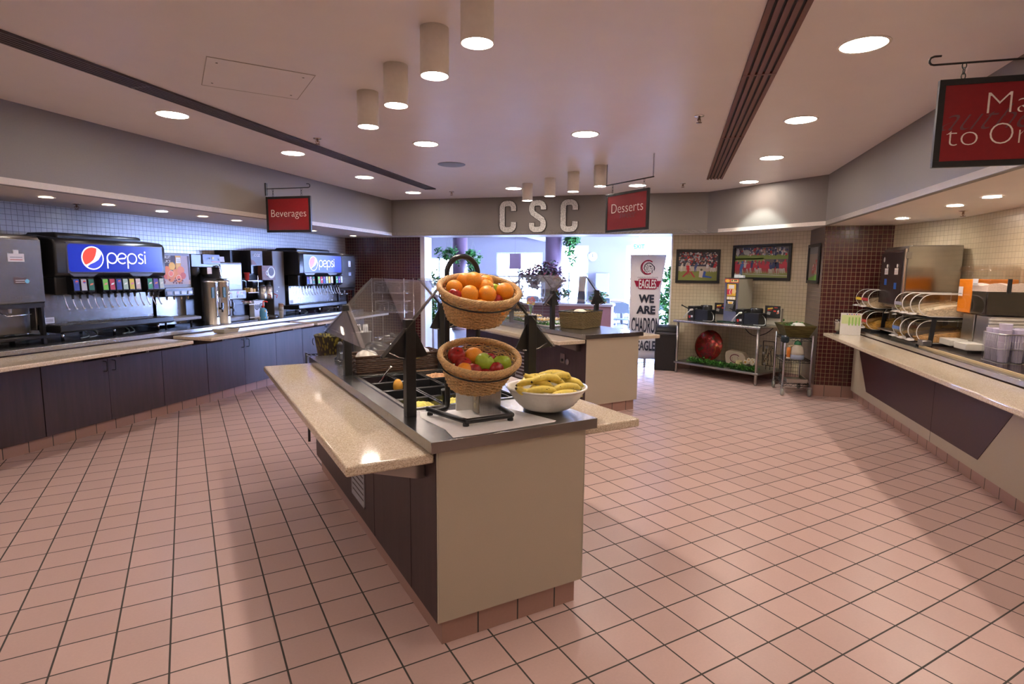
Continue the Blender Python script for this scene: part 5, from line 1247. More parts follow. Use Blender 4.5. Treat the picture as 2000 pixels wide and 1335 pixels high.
# iced tea and orange juice dispensers: narrow clear bins on steel chiller bases
def drinkbin(root, x0, x1, y0, y1, z0, z1, lvl, mat):
    m = MB(); m.box(x0, x1, y0, y1, z0, z1); m.build('clear_bin', 'plexi2', root, bevel=.012)
    MB().box(x0+.005, x1-.005, y0+.005, y1-.005, z0+.006, lvl).build('drink', mat, root, bevel=.008)
    MB().prism([(x0-.004, z1), (x1+.004, z1), (x1-.02, z1+.035), (x0+.02, z1+.035)], y0-.004, y1+.004, 'y').build('lid', 'plexi2', root, bevel=.006)
M['plexi2'] = glassy('clear_bin_plastic', (.95, .93, .91), .05, .04, pw=.25)
t = RC('drink_dispenser', 'clear bin of bright orange juice on a steel chiller', 'drink dispenser', 4.21, -3.44)
drinkbin(t, 0, .255, 0, .36, .345, .735, .655, 'ojuice')
MB((.45, .43, .40)).prism([(.02, .03), (.25, .03), (.25, .34), (.04, .34)], .05, .36, 'y').build('chiller_base', 'vm', t, bevel=.005)
sticker(t, .03, .50, .08, .085, -.003, [(.78, .72, .68), (.3, .3, .3)], 'paper_label')
MB((.74, .72, .64)).box(-.02, .20, -.10, .045, .04, .10).build('drip_tray', 'vg', t, bevel=.006)
t2 = RC('drink_dispenser', 'clear bin of dark iced tea with white foam at the right edge', 'drink dispenser', 3.93, -3.43)
W2 = .27
drinkbin(t2, 0, W2, -.0, .37, .345, .745, .555, 'tea')
M['foam'] = solid('tea_foam', (.80, .66, .58), .8, var=.12, scale=150, bump=.4)
fm = MB(); n = 26; N2 = 6; vs = []
for j in range(N2+1):
    for i in range(n+1):
        u, v = i/n, j/N2; vs.append((.005+(W2-.01)*v, .005+.36*u, .557+(.045+.022*abs(sin(u*2*pi*1.15+.4)))*(.9+.1*cos(j))))
fm.add(vs, [(j*(n+1)+i, j*(n+1)+i+1, (j+1)*(n+1)+i+1, (j+1)*(n+1)+i) for j in range(N2) for i in range(n)], True)
for rng in ([k for k in range(n+1)], [N2*(n+1)+k for k in range(n+1)], [j*(n+1) for j in range(N2+1)], [j*(n+1)+n for j in range(N2+1)]):
    fv = []
    for k in rng: fv += [(vs[k][0], vs[k][1], .552), vs[k]]
    fm.add(fv, [(2*i, 2*i+1, 2*i+3, 2*i+2) for i in range(len(rng)-1)], True)
fm.build('foam', 'foam', t2)
sticker(t2, .02, .60, .09, .06, -.003, [(.72, .68, .66), (.3, .3, .3)], 'paper_label'); MB().box(W2-.005, W2+.003, .14, .17, .54, .66).build('clip', 'black', t2)
MB((.50, .48, .46)).prism([(.0, .05), (W2, .05), (W2, .34), (.03, .34)], .05, .36, 'y').build('chiller_base', 'vm', t2, bevel=.004)
m = MB((.74, .71, .66)); [m.box(W2-.002, W2+.02, .03, .36, .20+.028*i, .215+.028*i) for i in range(5)]; m.build('vent_fins', 'vg', t2)
MB((.74, .72, .64)).box(.02, .24, -.10, .045, .04, .10).build('drip_tray', 'vg', t2, bevel=.006)
# wire basket of tumblers
BD, BE = 3.385, -3.30
t = RC('wire_basket', 'chrome wire basket of clear plastic tumblers at the right edge', 'basket', BD, BE, .924)
m = MB((.55, .55, .55))
def rrect(w, l, z, r=.04, n=5):
    out = []
    for cx, cy, a0 in ((w-r, r, -90), (w-r, l-r, 0), (r, l-r, 90), (r, r, 180)):
        out += [(cx+r*cos(rad(a0+90*i/n)), cy+r*sin(rad(a0+90*i/n)), z) for i in range(n+1)]
    return out
WB, LB, HB = .28, .48, .225
for z in (0, .11, HB): m.tube(rrect(WB, LB, z), .0028 if z < HB else .0045, 5, True)
for i in range(18):
    x = WB*i/17
    if .03 < x < WB-.03: m.tube([(x, 0, HB), (x, 0, 0), (x, LB, 0), (x, LB, HB)], .0016, 4)
for i in range(30):
    y = LB*i/29
    if .03 < y < LB-.03: m.tube([(0, y, HB), (0, y, 0), (WB, y, 0), (WB, y, HB)], .0016, 4)
m.build('wire_frame', 'vm', t)
TUM = None
def tumbler(loc, label, grp):
    global TUM
    if TUM is None:
        TUM = MB((.60, .54, .72)).lathe([(0, .002), (.030, .002), (.032, .01), (.034, .05), (.0375, .055), (.042, .115), (.044, .12), (.040, .12), (.035, .06), (.028, .012), (0, .01)], 20).build('tumbler', 'tumbler', None); c = TUM
    else: c = TUM.copy(); COL.objects.link(c)
    c.location = loc; return tag(c, label, 'cup', grp)
mt, nt, b = newmat('tumbler'); M['tumbler'] = mt
b.inputs['Base Color'].default_value = (.72, .66, .84, 1); b.inputs['Roughness'].default_value = .2; b.inputs['Alpha'].default_value = .55
no = nd(nt, 'ShaderNodeTexNoise', Scale=40.0); mr = nd(nt, 'ShaderNodeMapRange'); mr.inputs['To Min'].default_value = .42; mr.inputs['To Max'].default_value = .68
nt.links.new(no.outputs['Fac'], mr.inputs['Value']); nt.links.new(mr.outputs['Result'], b.inputs['Alpha'])
for i in range(3):
    for j in range(5):
        for k in range(4):
            p = xy(BD-.05-.09*i-(.004 if k % 2 else 0), BE-.05-.094*j, .926+.046*k); tumbler(p, 'lilac tinted plastic tumbler stacked in the chrome wire basket', 'tumblers in the wire basket')
for y, lb in ((.05, 'tumbler standing highest at the left end of the wire basket'), (.238, 'tumbler standing highest in the middle of the wire basket')): tumbler(xy(BD-.23, BE-y, .926+.046*4), lb, None)
# pen cup and stand up menu card at the far end of the ledge
t = RC('flatware_cup', 'small steel cup of utensils on a dark coaster at the end of the right ledge', 'cup', 5.83, -2.88, .862)
MB().lathe([(0, 0), (.055, 0), (.055, .004), (0, .004)], 20).build('coaster', 'black', t); MB((.55, .52, .46)).lathe([(0, .005), (.022, .005), (.012, .03), (.038, .04), (.043, .14), (.046, .145), (.040, .145), (.034, .05), (0, .045)], 22).build('cup', 'vm', t)
for i, (dx, dy) in enumerate([(-.015, 0), (.015, .01), (0, -.015), (.02, -.01), (-.01, .015)]):
    u = thing('spoon', 'spoon standing in the small steel cup at the ledge end', 'spoon', xy(5.83, -2.88, .915)+Vector((dx, dy, 0)), 0, 'spoons in the steel cup'); MB().tube([(0, 0, 0), (dx*.6, dy*.6, .10)], .003, 6).build('handle', 'chrome', u); MB().ell((dx*.7, dy*.7, .112), (.010, .010, .014), 8, 6).build('bowl', 'black' if i % 2 else 'chrome', u)
t = RC('menu_card', 'white and green striped menu card in a clear stand on the right ledge', 'card', 5.68, -2.86, .862); t.rotation_euler = (0, 0, -A45-.15)
m = MB((.72, .70, .68)); m.box(0, .22, -.003, .003, .002, .27); m.flat([(.01, .14), (.21, .14), (.21, .245), (.01, .245)], -.0035, (.62, .70, .35))
for i in range(4): m.flat([(.085+i*.035, .12), (.10+i*.035, .12), (.10+i*.035, .22), (.085+i*.035, .22)], -.004, (.30, .55, .12))
for i in range(6): m.flat([(.06+i*.024, .25), (.075+i*.024, .25), (.075+i*.024, .26), (.06+i*.024, .26)], -.004, [(.1, .1, .4), (.5, .1, .1)][i % 2])
m.build('card', 'vc', t)
M['bronze'] = streak('bronze_green_metal', (.11, .095, .03), .4, .5, 8, 8, 60, .5, .2)
# ------------------------------------------------------------------ steel table with waffle irons, cart, bin, banner, framed photos
TA = math.atan2(3.182-4.53, 6.095-5.91)            # direction of the table's front edge in the world
ux, uy = cos(TA), sin(TA)
def TB(x, y, z=0): return Vector((5.90+ux*x-uy*y*1.0, 4.60+uy*x+ux*y, z))    # x along the front edge towards the cart, y to the wall
t = thing('steel_table', 'stainless steel work table with lower shelf in front of the cream tiles', 'table', TB(0, 0), TA)
LT, WT = 1.47, .76
MB().prism([(0, .826), (-.018, .815), (-.022, .83), (-.015, .850), (0, .856), (WT, .856), (WT, .826)], 0, LT, 'x').build('top', 'steel_h', t, bevel=.004)
for x in (.06, LT-.05):
    for y in (.03, WT-.05):
        lg = MB((.40, .38, .36)); lg.cyl((x, y, .03), (x, y, .826), .020, n=14); lo_ = lg.build('leg', 'vm', t)
        MB((.30, .29, .28)).lathe([(0, 0), (.015, 0), (.02, .03), (0, .03)], 12, (x, y, 0)).build('foot', 'vm', lo_)
MB((.33, .35, .34)).box(.02, LT-.01, .01, WT-.03, .155, .185).build('lower_shelf', 'vm', t, bevel=.004)
def tt(name, label, cat, x, y, z, group=None, rz=0): return thing(name, label, cat, TB(x, y, z), TA+rz, group)
def waffle(x, label):
    t = tt('waffle_iron', label, 'waffle iron', x, .12, .857)
    MB().box(.0, .12, .0, .25, .0, .22).build('side_tower', 'black', t, bevel=.006); MB().box(.11, .35, .02, .24, .0, .17).build('base', 'black', t, bevel=.006)
    MB((.02, .02, .02)).lathe([(0, -.05), (.085, -.05), (.09, -.03), (.09, .03), (.085, .05), (0, .05)], 24, (.25, .13, .19)).build('grid_drum', 'vg', t)
    MB((.6, .58, .5)).cyl((.06, -.03, .16), (.13, .06, .175), .016, n=12).build('hinge', 'vm', t)
    MB().tube([(.05, -.02, .17), (-.03, -.08, .22), (-.05, -.10, .235)], [.009, .009, .013], 8).build('upper_handle', 'black', t); MB((.5, .5, .5)).tube([(.07, -.03, .16), (.02, -.07, .09), (.0, -.10, .04)], [.008, .008, .012], 8).build('lower_handle', 'vm', t)
    MB((.35, .34, .32)).tube(catmull([(.36, .1, .14), (.43, .05, .10), (.46, .0, .02), (.38, -.03, .01), (.30, -.02, .01)], 4), .006, 6).build('wire_guard', 'vm', t)
    m = MB((.6, .03, .02)); m.flat([(.03, .03), (.05, .03), (.06, .07), (.02, .07)], -.002); m.flat([(.065, .045), (.10, .045), (.10, .075), (.065, .075)], -.002, (.7, .7, .72)); m.build('logo_sticker', 'vc', t)
    u = tt('instruction_stand', 'black and red instruction sign behind the %s' % ('left waffle iron' if x < .5 else 'right waffle iron'), 'sign', x+.30, .42, .858, 'instruction signs of the waffle irons')
    MB((.45, .40, .32)).box(0, .22, .02, .08, 0, .24).build('stand_box', 'vc', u, bevel=.003)
    m = MB((.02, .018, .018)); m.box(-.02, .205, .005, .018, .10, .275); m.flat([(.02, .22), (.10, .235), (.10, .25), (.02, .24)], .003, (.7, .5, .05)); m.flat([(.02, .20), (.09, .215), (.09, .225), (.02, .212)], .0025, (.6, .05, .03))
    m.flat([(.11, .19), (.15, .19), (.15, .21), (.11, .21)], .003, (.65, .05, .03)); m.flat([(.16, .16), (.195, .17), (.19, .22), (.17, .21)], .003, (.75, .70, .68)); m.flat([(.165, .165), (.19, .17), (.187, .19), (.165, .185)], .002, (.7, .12, .05)); m.flat([(.01, .15), (.06, .14), (.07, .18), (.02, .19)], .003, (.35, .33, .32)); m.flat([(.12, .245), (.17, .245), (.17, .255), (.12, .255)], .003, (.6, .05, .03))
    m.build('sign_face', 'vc', u)
waffle(.165, 'black waffle iron at the left end of the steel table'); waffle(1.0, 'black waffle iron at the right end of the steel table')
t = tt('batter_dispenser', 'tall grey waffle batter dispenser with red and yellow panel between the waffle irons', 'dispenser', .70, .28, .857)
MB((.42, .38, .30)).box(0, .23, 0, .38, .02, .66).build('cabinet', 'vc', t, bevel=.004)
MB((.34, .33, .36)).box(0, .23, -.006, -.0005, .02, .66).build('front', 'vm', t)
MB((.02, .02, .02)).box(-.003, .233, -.008, .385, .66, .672).build('cap', 'vc', t)
m = MB(); y = -.0085
m.flat([(.0, .60), (.23, .60), (.23, .655), (0, .655)], y, (.65, .07, .03)); m.disc(.045, .625, .038, y-.001, (.80, .50, .06), rz=.024); m.flat([(.10, .61), (.22, .61), (.22, .645), (.10, .645)], y-.001, (.75, .62, .25))
for x in (.12, .165, .19): m.disc(x, .632, .012, y-.002, (.05, .08, .05))
m.flat([(.035, .17), (.20, .17), (.20, .59), (.035, .59)], y, (.015, .015, .018)); m.flat([(.045, .40), (.19, .40), (.19, .58), (.045, .58)], y-.001, (.72, .42, .04)); m.flat([(.045, .42), (.12, .42), (.13, .50), (.045, .50)], y-.0015, (.55, .03, .05)); m.disc(.16, .47, .035, y-.002, (.75, .50, .20)); m.ribbon([(.10, .42), (.09, .46), (.10, .50)], .010, y-.0025, col=(.75, .75, .7))
m.flat([(.07, .51), (.16, .51), (.16, .565), (.07, .565)], y-.002, (.78, .72, .70)); m.flat([(.045, .345), (.19, .345), (.19, .39), (.045, .39)], y-.001, (.75, .55, .25))
for x in (.055, .10, .145): m.flat([(x, .35), (x+.035, .35), (x+.035, .38), (x, .38)], y-.002, (.75, .75, .72))
m.flat([(.08, .25), (.14, .25), (.16, .32), (.06, .32)], y-.001, (.75, .65, .6)); m.flat([(.09, .26), (.13, .26), (.145, .31), (.075, .31)], y-.002, (.80, .50, .08))
m.build('front_print', 'vc', t)
MB().prism([(-.06, .17), (-.03, .28), (.0, .28), (.0, .17)], .05, .18, 'x').build('nozzle_hood', 'black', t)
MB((.01, .03, .02)).prism([(-.13, .0), (.0, .0), (.0, .02), (-.11, .02)], -.03, .24, 'x').build('drip_tray', 'vg', t, bevel=.004)
tag(MB((.70, .70, .72)).box(.0, .07, .05, .11, 0, .05).build('paper_box', 'vc', None), 'small white box on top of the batter dispenser, left one', 'box')
o = D.objects['paper_box']; o.location = TB(.80, .30, 1.530); o.rotation_euler = (0, 0, TA)
c = o.copy(); COL.objects.link(c); c.location = TB(.87, .33, 1.530); c.scale = (.9, .9, .75); c['label'] = 'small white box on top of the batter dispenser, right one'
t = thing('power_cord', 'black power cord looping under the steel table', 'cord', (0, 0, 0))
MB().tube(catmull([TB(.95, .5, .82), TB(.98, .45, .76), TB(1.1, .40, .69), TB(1.22, .38, .68), TB(1.33, .42, .73), TB(1.38, .5, .80)], 6), .006, 6).build('loop', 'black_matte', t)
MB().tube(catmull([TB(.60, .5, .82), TB(.70, .45, .795), TB(.85, .45, .79), TB(.95, .5, .82)], 6), .006, 6).build('short_loop', 'black_matte', t)
# lower shelf items
M['tray_red'], nt_, b_ = newmat('red_leaf_tray')
tc_ = nd(nt_, 'ShaderNodeTexCoord'); n1 = nd(nt_, 'ShaderNodeTexNoise', Scale=11.0, Detail=3.0, Distortion=.8); nt_.links.new(tc_.outputs['Object'], n1.inputs['Vector'])
r1 = nd(nt_, 'ShaderNodeValToRGB'); cr = r1.color_ramp; cr.elements[0].position = .35; cr.elements[0].color = (.06, .07, .025, 1); cr.elements[1].position = .68; cr.elements[1].color = (.40, .10, .02, 1)
for ps, c_ in ((.43, (.16, .012, .012, 1)), (.55, (.30, .02, .012, 1)), (.61, (.12, .02, .01, 1))): e_ = cr.elements.new(ps); e_.color = c_
nt_.links.new(n1.outputs['Fac'], r1.inputs[0]); nt_.links.new(r1.outputs[0], b_.inputs['Base Color']); b_.inputs['Roughness'].default_value = .18; b_.inputs['Metallic'].default_value = .55
t = tt('round_tray', 'large round red leaf patterned metal tray propped up on the lower shelf', 'tray', .40, .38, .447); t.rotation_euler = (rad(78), 0, TA)
MB().lathe([(0, .012), (.20, .012), (.225, .0), (.248, -.004), (.25, 0), (.226, .006), (.20, .019), (0, .019)], 44).build('tray', 'tray_red', t)
t = tt('painted_stone', 'cream painted stone slab with the eagle C emblem on the lower shelf', 'stone', .72, .36, .186)
MB((.50, .43, .31)).prism([(.02, .0), (.30, .0), (.335, .10), (.33, .16), (.28, .215), (.06, .235), (.0, .20), (-.01, .14)], 0, .10, 'y').build('slab', 'vc', t, bevel=.008)
m = MB((.12, .015, .03)); m.ribbon(arc(.17, .115, .082, 40, 320, 20, rz=.062), .014, -.006)
m.build('emblem_ring', 'vc', t); m = MB((.04, .02, .02))
for a in range(150, 400, 30): m.flat([(.17+.045*cos(rad(a)), .11+.035*sin(rad(a))), (.17+.060*cos(rad(a+8)), .11+.046*sin(rad(a+8))), (.17+.05*cos(rad(a+20)), .11+.036*sin(rad(a+20)))], -.007)
m.build('emblem_eagle', 'vc', t)['kind'] = 'stuff'
t = tt('candle', 'short yellow cream pillar candle in front of the painted stone', 'candle', .99, .30, .186); MB((.62, .56, .28)).lathe([(0, 0), (.047, 0), (.048, .10), (.042, .104), (.03, .098), (0, .096)], 22).build('wax', 'vc', t)
t = tt('flower_bunch', 'bunch of white and yellow artificial flowers beside the candle', 'flowers', 1.16, .33, .186)
rnd = random.Random(4)
for i in range(11):
    x, y, z = rnd.uniform(-.09, .09), rnd.uniform(-.04, .04), .07+rnd.uniform(0, .07); f = MB((.78, .72, .55))
    for k in range(6): a = k*pi/3+i; f.ell((x+.022*cos(a), y-.01, z+.022*sin(a)), (.015, .006, .011), 8, 5)
    f.ell((x, y-.016, z), (.009, .008, .009), 8, 5, (.75, .40, .04)); f.build('blossom', 'vl', t)
t = tt('metal_plaque', 'black openwork metal candle plaque leaning behind the right table leg', 'plaque', 1.27, .46, .186)
m = MB((.02, .015, .012)); 
for q in [((0, 0, .06), (0, 0, .42)), ((.17, 0, .06), (.17, 0, .42)), ((0, 0, .06), (.17, 0, .06)), ((0, 0, .42), (.17, 0, .42)), ((.06, 0, 0), (.06, 0, .06)), ((.12, 0, 0), (.12, 0, .06))]: m.tube(q, .006, 6)
rnd = random.Random(9)
for i in range(9): x = .02+.016*i; m.tube(catmull([(x, 0, .06), (x+rnd.uniform(-.03, .03), 0, .16), (x+rnd.uniform(-.03, .03), 0, .28), (x, 0, .36)], 4), .003, 5); m.ell((x, 0, .10+.028*i), (.008, .003, .012), 8, 5, (.18, .05, .03) if i % 2 else None)
m.build('frame', 'vc', t)
for i, (x, z) in enumerate([(-.03, .34), (.07, .33), (.03, .24), (-.05, .11), (.05, .08)]): MB((.45, .42, .40)).lathe([(.008, -.02), (.018, 0), (.02, .02), (.017, .02), (.012, .0), (0, -.01)], 12, (x, -.03, z)).build('candle_cup', 'vm', t)
def leafy(root, pts, n, r, cols, seed, size=.014, name='leaves', mat='vl', asp=1.9):
    """many small folded leaves scattered about a list of (x,y,z) centres"""
    rnd = random.Random(seed); m = MB()
    for i in range(n):
        c = Vector(rnd.choice(pts)) + Vector((rnd.gauss(0, 1), rnd.gauss(0, 1), rnd.gauss(0, 1)))*r
        a, b2, s = rnd.uniform(0, 2*pi), rnd.uniform(-.9, .9), size*rnd.uniform(.6, 1.35)
        R = Matrix.Rotation(a, 3, 'Z') @ Matrix.Rotation(b2, 3, 'X') @ Matrix.Rotation(rnd.uniform(-.7, .7), 3, 'Y')
        q = [(0, -s*asp*.5, 0), (s*.5, -s*.1, s*.14), (s*.34, s*asp*.28, s*.08), (0, s*asp*.5, -s*.15), (-s*.34, s*asp*.28, s*.08), (-s*.5, -s*.1, s*.14)]
        k = rnd.uniform(.55, 1.3); cc = rnd.choice(cols); cc = tuple(min(1, x*k) for x in cc)
        m.add([c+R @ Vector(p) for p in q], [(0, 1, 2, 3), (0, 3, 4, 5)], True, cc)
    o = m.build(name, mat, root); o['kind'] = 'stuff'; return o
GRN = [(.05, .20, .03), (.10, .32, .05), (.03, .13, .02)]
t = tt('ivy_garland', 'left strand of green artificial ivy under the round tray', 'garland', 0, 0, .186); MB((.05, .1, .02)).tube([(.22+.45*i/10, .16+.02*sin(i), .012) for i in range(11)], .004, 5).build('stem', 'vc', t)
leafy(t, [(.22+.44*i/16, .16+.03*sin(i*1.3), .038) for i in range(17)], 620, .020, GRN, 1, .018)
t = tt('ivy_garland', 'right strand of green artificial ivy below the candle and the flowers', 'garland', 0, 0, .186); MB((.05, .1, .02)).tube([(.72+.62*i/10, .12+.02*sin(i), .012) for i in range(11)], .004, 5).build('stem', 'vc', t)
leafy(t, [(.72+.66*i/22, .12+.03*sin(i*1.1), .036) for i in range(23)], 900, .019, GRN, 2, .018)

# wire cart by the pillar
cc_ = (Vector((5.876, 2.575, 0))+Vector((6.584, 2.771, 0)))/2
CA = math.atan2(2.34-2.575, 6.13-5.876)
t = thing('wire_cart', 'small black and chrome wire cart beside the maroon pillar', 'cart', (6.20, 2.70, 0), CA)
CW, CL = .165, .27
for x in (-CW, CW):
    for y in (-CL, CL):
        MB((.42, .40, .45)).cyl((x, y, .12), (x, y, .80), .0125, n=10).build('post', 'vm', t)
        cs = MB((.25, .25, .22)).lathe([(0, -.014), (.046, -.014), (.050, -.008), (.050, .008), (.046, .014), (0, .014)], 20, (x, y, .050), ax='x').build('caster', 'vc', t)
        MB((.4, .4, .4)).box(x-.018, x+.018, y-.02, y+.02, .10, .125).build('caster_fork', 'vm', cs)
for z in (.16, .47, .76):
    m = MB((.02, .02, .02)); 
    for y in (-CL, CL):
        for dz in (0, -.03): m.tube([(-CW, y, z+dz), (CW, y, z+dz)], .004, 5)
        m.tube([(-CW+2*CW*i/10, y, z-.03*(i % 2)) for i in range(11)], .003, 4)
    for x in (-CW, CW): m.tube([(x, -CL, z), (x, CL, z)], .004, 5); m.tube([(x, -CL, z-.03), (x, CL, z-.03)], .004, 5)
    for i in range(14): y = -CL+2*CL*i/13; m.tube([(-CW, y, z), (CW, y, z)], .0025, 4)
    m.build('wire_shelf', 'vg', t)
m = MB((.03, .03, .03))
for i in range(9): y = -CL+.06+.05*i; m.tube([(-CW+.02, y, .18), (-CW+.02, y, .42)], .0025, 4)
for z in (.20, .26, .32, .38, .42): m.tube([(-CW+.02, -CL+.04, z), (-CW+.02, CL-.04, z)], .0025, 4)
m.build('back_grid', 'vg', t) if 0 else None
m = MB((.03, .03, .03))
for i in range(10): x = -CW+.03+.03*i; m.tube([(x, CL-.03, .18), (x, CL-.03, .43)], .0022, 4)
for z in (.20, .25, .30, .35, .40, .43): m.tube([(-CW+.02, CL-.03, z), (CW-.02, CL-.03, z)], .0022, 4)
m.build('back_grid', 'vg', t)
def ct(name, label, cat, x, y, z, rz=0):
    v = Matrix.Rotation(CA, 3, 'Z') @ Vector((x, y, 0)); return thing(name, label, cat, (6.20+v.x, 2.70+v.y, z), CA+rz)
t = ct('metal_bin', 'flared dark green and gold metal basket on top of the wire cart', 'basket', 0, 0, .768)
w0, w1, l0, l1, h = .13, .20, .20, .29, .16
for k, (a1, b1, a2, b2, z1, z2) in enumerate([(w0, l0, w1, l1, 0, h)]):
    m = MB(); base = [(-a1, -b1), (a1, -b1), (a1, b1), (-a1, b1)]; top = [(-a2, -b2), (a2, -b2), (a2, b2), (-a2, b2)]; e = .006
    m.add([(p[0], p[1], z1) for p in base]+[(p[0], p[1], z2) for p in top]+[(p[0]*.96, p[1]*.96, z2) for p in top]+[(p[0]*.95, p[1]*.95, z1+e) for p in base],
          [(0, 1, 2, 3)]+[(i, (i+1) % 4, 4+(i+1) % 4, 4+i) for i in range(4)]+[(4+i, 4+(i+1) % 4, 8+(i+1) % 4, 8+i) for i in range(4)]+[(8+i, 8+(i+1) % 4, 12+(i+1) % 4, 12+i) for i in range(4)]+[(12, 13, 14, 15)])
    m.build('bin', 'bronze', t)
MB((.72, .70, .64)).lathe([(.09, .12), (.085, .15), (.06, .175), (.03, .182), (0, .183)], 22, (.03, -.04, 0), cap=False).build('bowl', 'vg', t)
leafy(t, [(-.08, .1, .12), (0, .15, .12), (.08, .1, .12), (-.06, -.1, .12)], 130, .03, GRN, 7, .022)
t = ct('syrup_jug', 'white and grey syrup jug with a green lid on the cart middle shelf', 'jug', .02, -.13, .476)
MB((.58, .54, .44)).lathe([(0, .06), (.085, .06), (.082, .10), (.070, .155), (.045, .18), (.04, .19), (0, .19)], 22).build('jug', 'vg', t); MB((.24, .28, .38)).lathe([(0, 0), (.085, 0), (.088, .01), (.088, .06), (0, .06)], 22).build('jug_base', 'vg', t)
MB((.02, .18, .06)).lathe([(.042, .19), (.045, .20), (.03, .235), (.008, .25), (0, .255)], 18).build('cap', 'vg', t); MB((.60, .50, .30)).tube([(-.045, 0, .175), (-.095, 0, .17), (-.105, 0, .12), (-.08, 0, .085)], .009, 8).build('handle', 'vg', t)
t = ct('spray_can', 'orange and white spray can beside the syrup jug', 'can', -.085, -.13, .476); MB((.70, .22, .03)).lathe([(0, .02), (.024, .02), (.024, .14), (.012, .155), (0, .155)], 16).build('can', 'vg', t); MB((.75, .7, .6)).lathe([(0, .0), (.025, 0), (.025, .02), (0, .02)], 16).build('can_base', 'vc', t); MB((.75, .7, .6)).lathe([(0, .155), (.012, .155), (.010, .18), (0, .18)], 12).build('cap', 'vc', t)
t = ct('steel_tray', 'shallow steel tray on the bottom shelf of the cart', 'tray', .02, -.03, .168); MB((.55, .53, .50)).prism([(-.13, .05), (-.12, .0), (.12, .0), (.13, .05), (.12, .05), (.11, .008), (-.11, .008), (-.12, .05)], -.20, .20, 'y').build('tray', 'vm', t); MB((.55, .53, .50)).box(-.12, .12, -.203, -.197, .0, .05).build('end_wall', 'vm', t)
t = ct('black_glove', 'black cloth hanging at the left corner of the cart top', 'cloth', -.17, -.20, .70); MB((.02, .03, .04)).box(-.03, .05, -.09, .05, 0, .085).build('cloth', 'vf', t, bevel=.02, seg=3)
t['label'] = 'black cloth pad hanging at the left corner of the cart'

# trash can
t = thing('trash_can', 'black swing top trash can left of the steel table', 'trash can', (5.97, 4.83, 0), rad(-45))
m = MB(); a0, a1 = .13, .155; m.prism([(-a0, 0), (a0, 0), (a1, .60), (-a1, .60)], -.17, .17, 'x') ; m.build('bin', 'black', t, bevel=.02, seg=3)
MB((.05, .05, .055)).box(-.18, .18, -.175, .175, .595, .635).build('rim', 'vg', t, bevel=.008)
MB().prism([(-.165, .635), (-.15, .68), (-.10, .725), (-.04, .745), (.04, .745), (.10, .725), (.15, .68), (.165, .635)], -.165, .165, 'x').build('swing_top', 'black', t, bevel=.02, seg=3)

# banner
BN = xy(8.05, -.46)
t = thing('banner_stand', 'tall white roll up banner reading we are chadron eagles', 'banner', BN, -A45+rad(4))
bw_, z0, z1 = .60, .11, 1.885
m = MB((.86, .84, .86)); N = 14
pts = [(-.30+.60*i/N, .008*sin(i/N*9)+.012*sin(i/N*3), 0) for i in range(N+1)]
L_ = [(-.302, 1), (-.300, .75), (-.296, .5), (-.285, .3), (-.27, 0)]; 
def wl(u): return -.302+.035*(1-u)**1.2
def wr(u): return .302-.06*(1-abs(2*u-1.1))**1 if False else .302-.075*sin(pi*min(1, max(0, 1-u)))*.9-.04*(1-u)
NV = 16; vs = []
for j in range(NV+1):
    u = 1-j/NV
    for i in range(N+1):
        q = i/N; vs.append((wl(u)+(wr(u)-wl(u))*q, .008*sin(q*9)+.010*sin(u*5+q*3), z0+(z1-z0)*u))
m.add(vs, [(j*(N+1)+i, j*(N+1)+i+1, (j+1)*(N+1)+i+1, (j+1)*(N+1)+i) for j in range(NV) for i in range(N)], True)
m.build('banner_cloth', 'vf', t, solidify=.003)
MB((.5, .5, .52)).cyl((-.32, 0, z1+.005), (.36, 0, z1+.005), .009, n=10).build('top_rail', 'vm', t); MB((.5, .5, .5)).cyl((0, .03, .03), (0, .03, z1), .010, n=8).build('pole', 'vm', t)
MB((.55, .55, .57)).box(-.30, .30, -.05, .07, .03, .10).build('base_tube', 'vm', t, bevel=.01) if 0 else MB((.5, .5, .52)).cyl((-.27, .01, .105), (.26, .01, .105), .008, n=8).build('bottom_rail', 'vm', t)
for a in (-.22, .22): MB((.03, .03, .03)).tube([(0, .03, .04), (a, -.10, .008)], .006, 6).build('foot', 'vm', t)
MB((.5, .5, .5)).box(-.02, .02, .01, .05, 0, .10).build('base_post', 'vm', t)
yb = -.026
def fit(nm, body, mat, cx, cz, w, h, off=.004, y=yb):
    o = text(nm, body, .2, mat, t, (0, 0, 0), off=off); vs = [v.co for v in o.data.vertices]
    x0, x1 = min(v.x for v in vs), max(v.x for v in vs); y0, y1 = min(v.y for v in vs), max(v.y for v in vs)
    sx, sy = w/(x1-x0), h/(y1-y0); o.scale = (sx, sy, 1); o.location = (cx-sx*(x0+x1)/2, y, cz-sy*(y0+y1)/2); return o
fit('lettering', 'WE', 'txt_navy', -.01, 1.148, .26, .145, .009)
fit('lettering', 'ARE', 'txt_navy', -.012, .958, .32, .142, .009)
fit('lettering', 'CHADRON', 'txt_navy', -.012, .690, .47, .265, .004)
fit('lettering', 'EAGLES', 'txt_navy', .035, .335, .36, .175, .006)
fit('lettering', 'CHADRON STATE COLLEGE', 'txt_navy', 0, 1.512, .34, .022, -.001)
R_ = (.34, .02, .06); cz = 1.402
for sgn in (-1, 1): MB(R_).flat([(sgn*.225, cz+.055), (sgn*.14, cz+.05), (sgn*.14, cz-.05), (sgn*.185, cz-.05)], yb+.004).build('wing_mark', 'vf', t)
MB(R_).prism([(-.155, cz-.078), (-.125, cz-.092), (.125, cz-.092), (.155, cz-.078), (.155, cz+.078), (.125, cz+.09), (-.125, cz+.09), (-.155, cz+.078)], yb+.001, yb+.004, 'y').build('wordmark_ground', 'vf', t)
fit('wordmark', 'EAGLES', 'txt_white', 0, cz, .285, .150, .004, yb-.001)
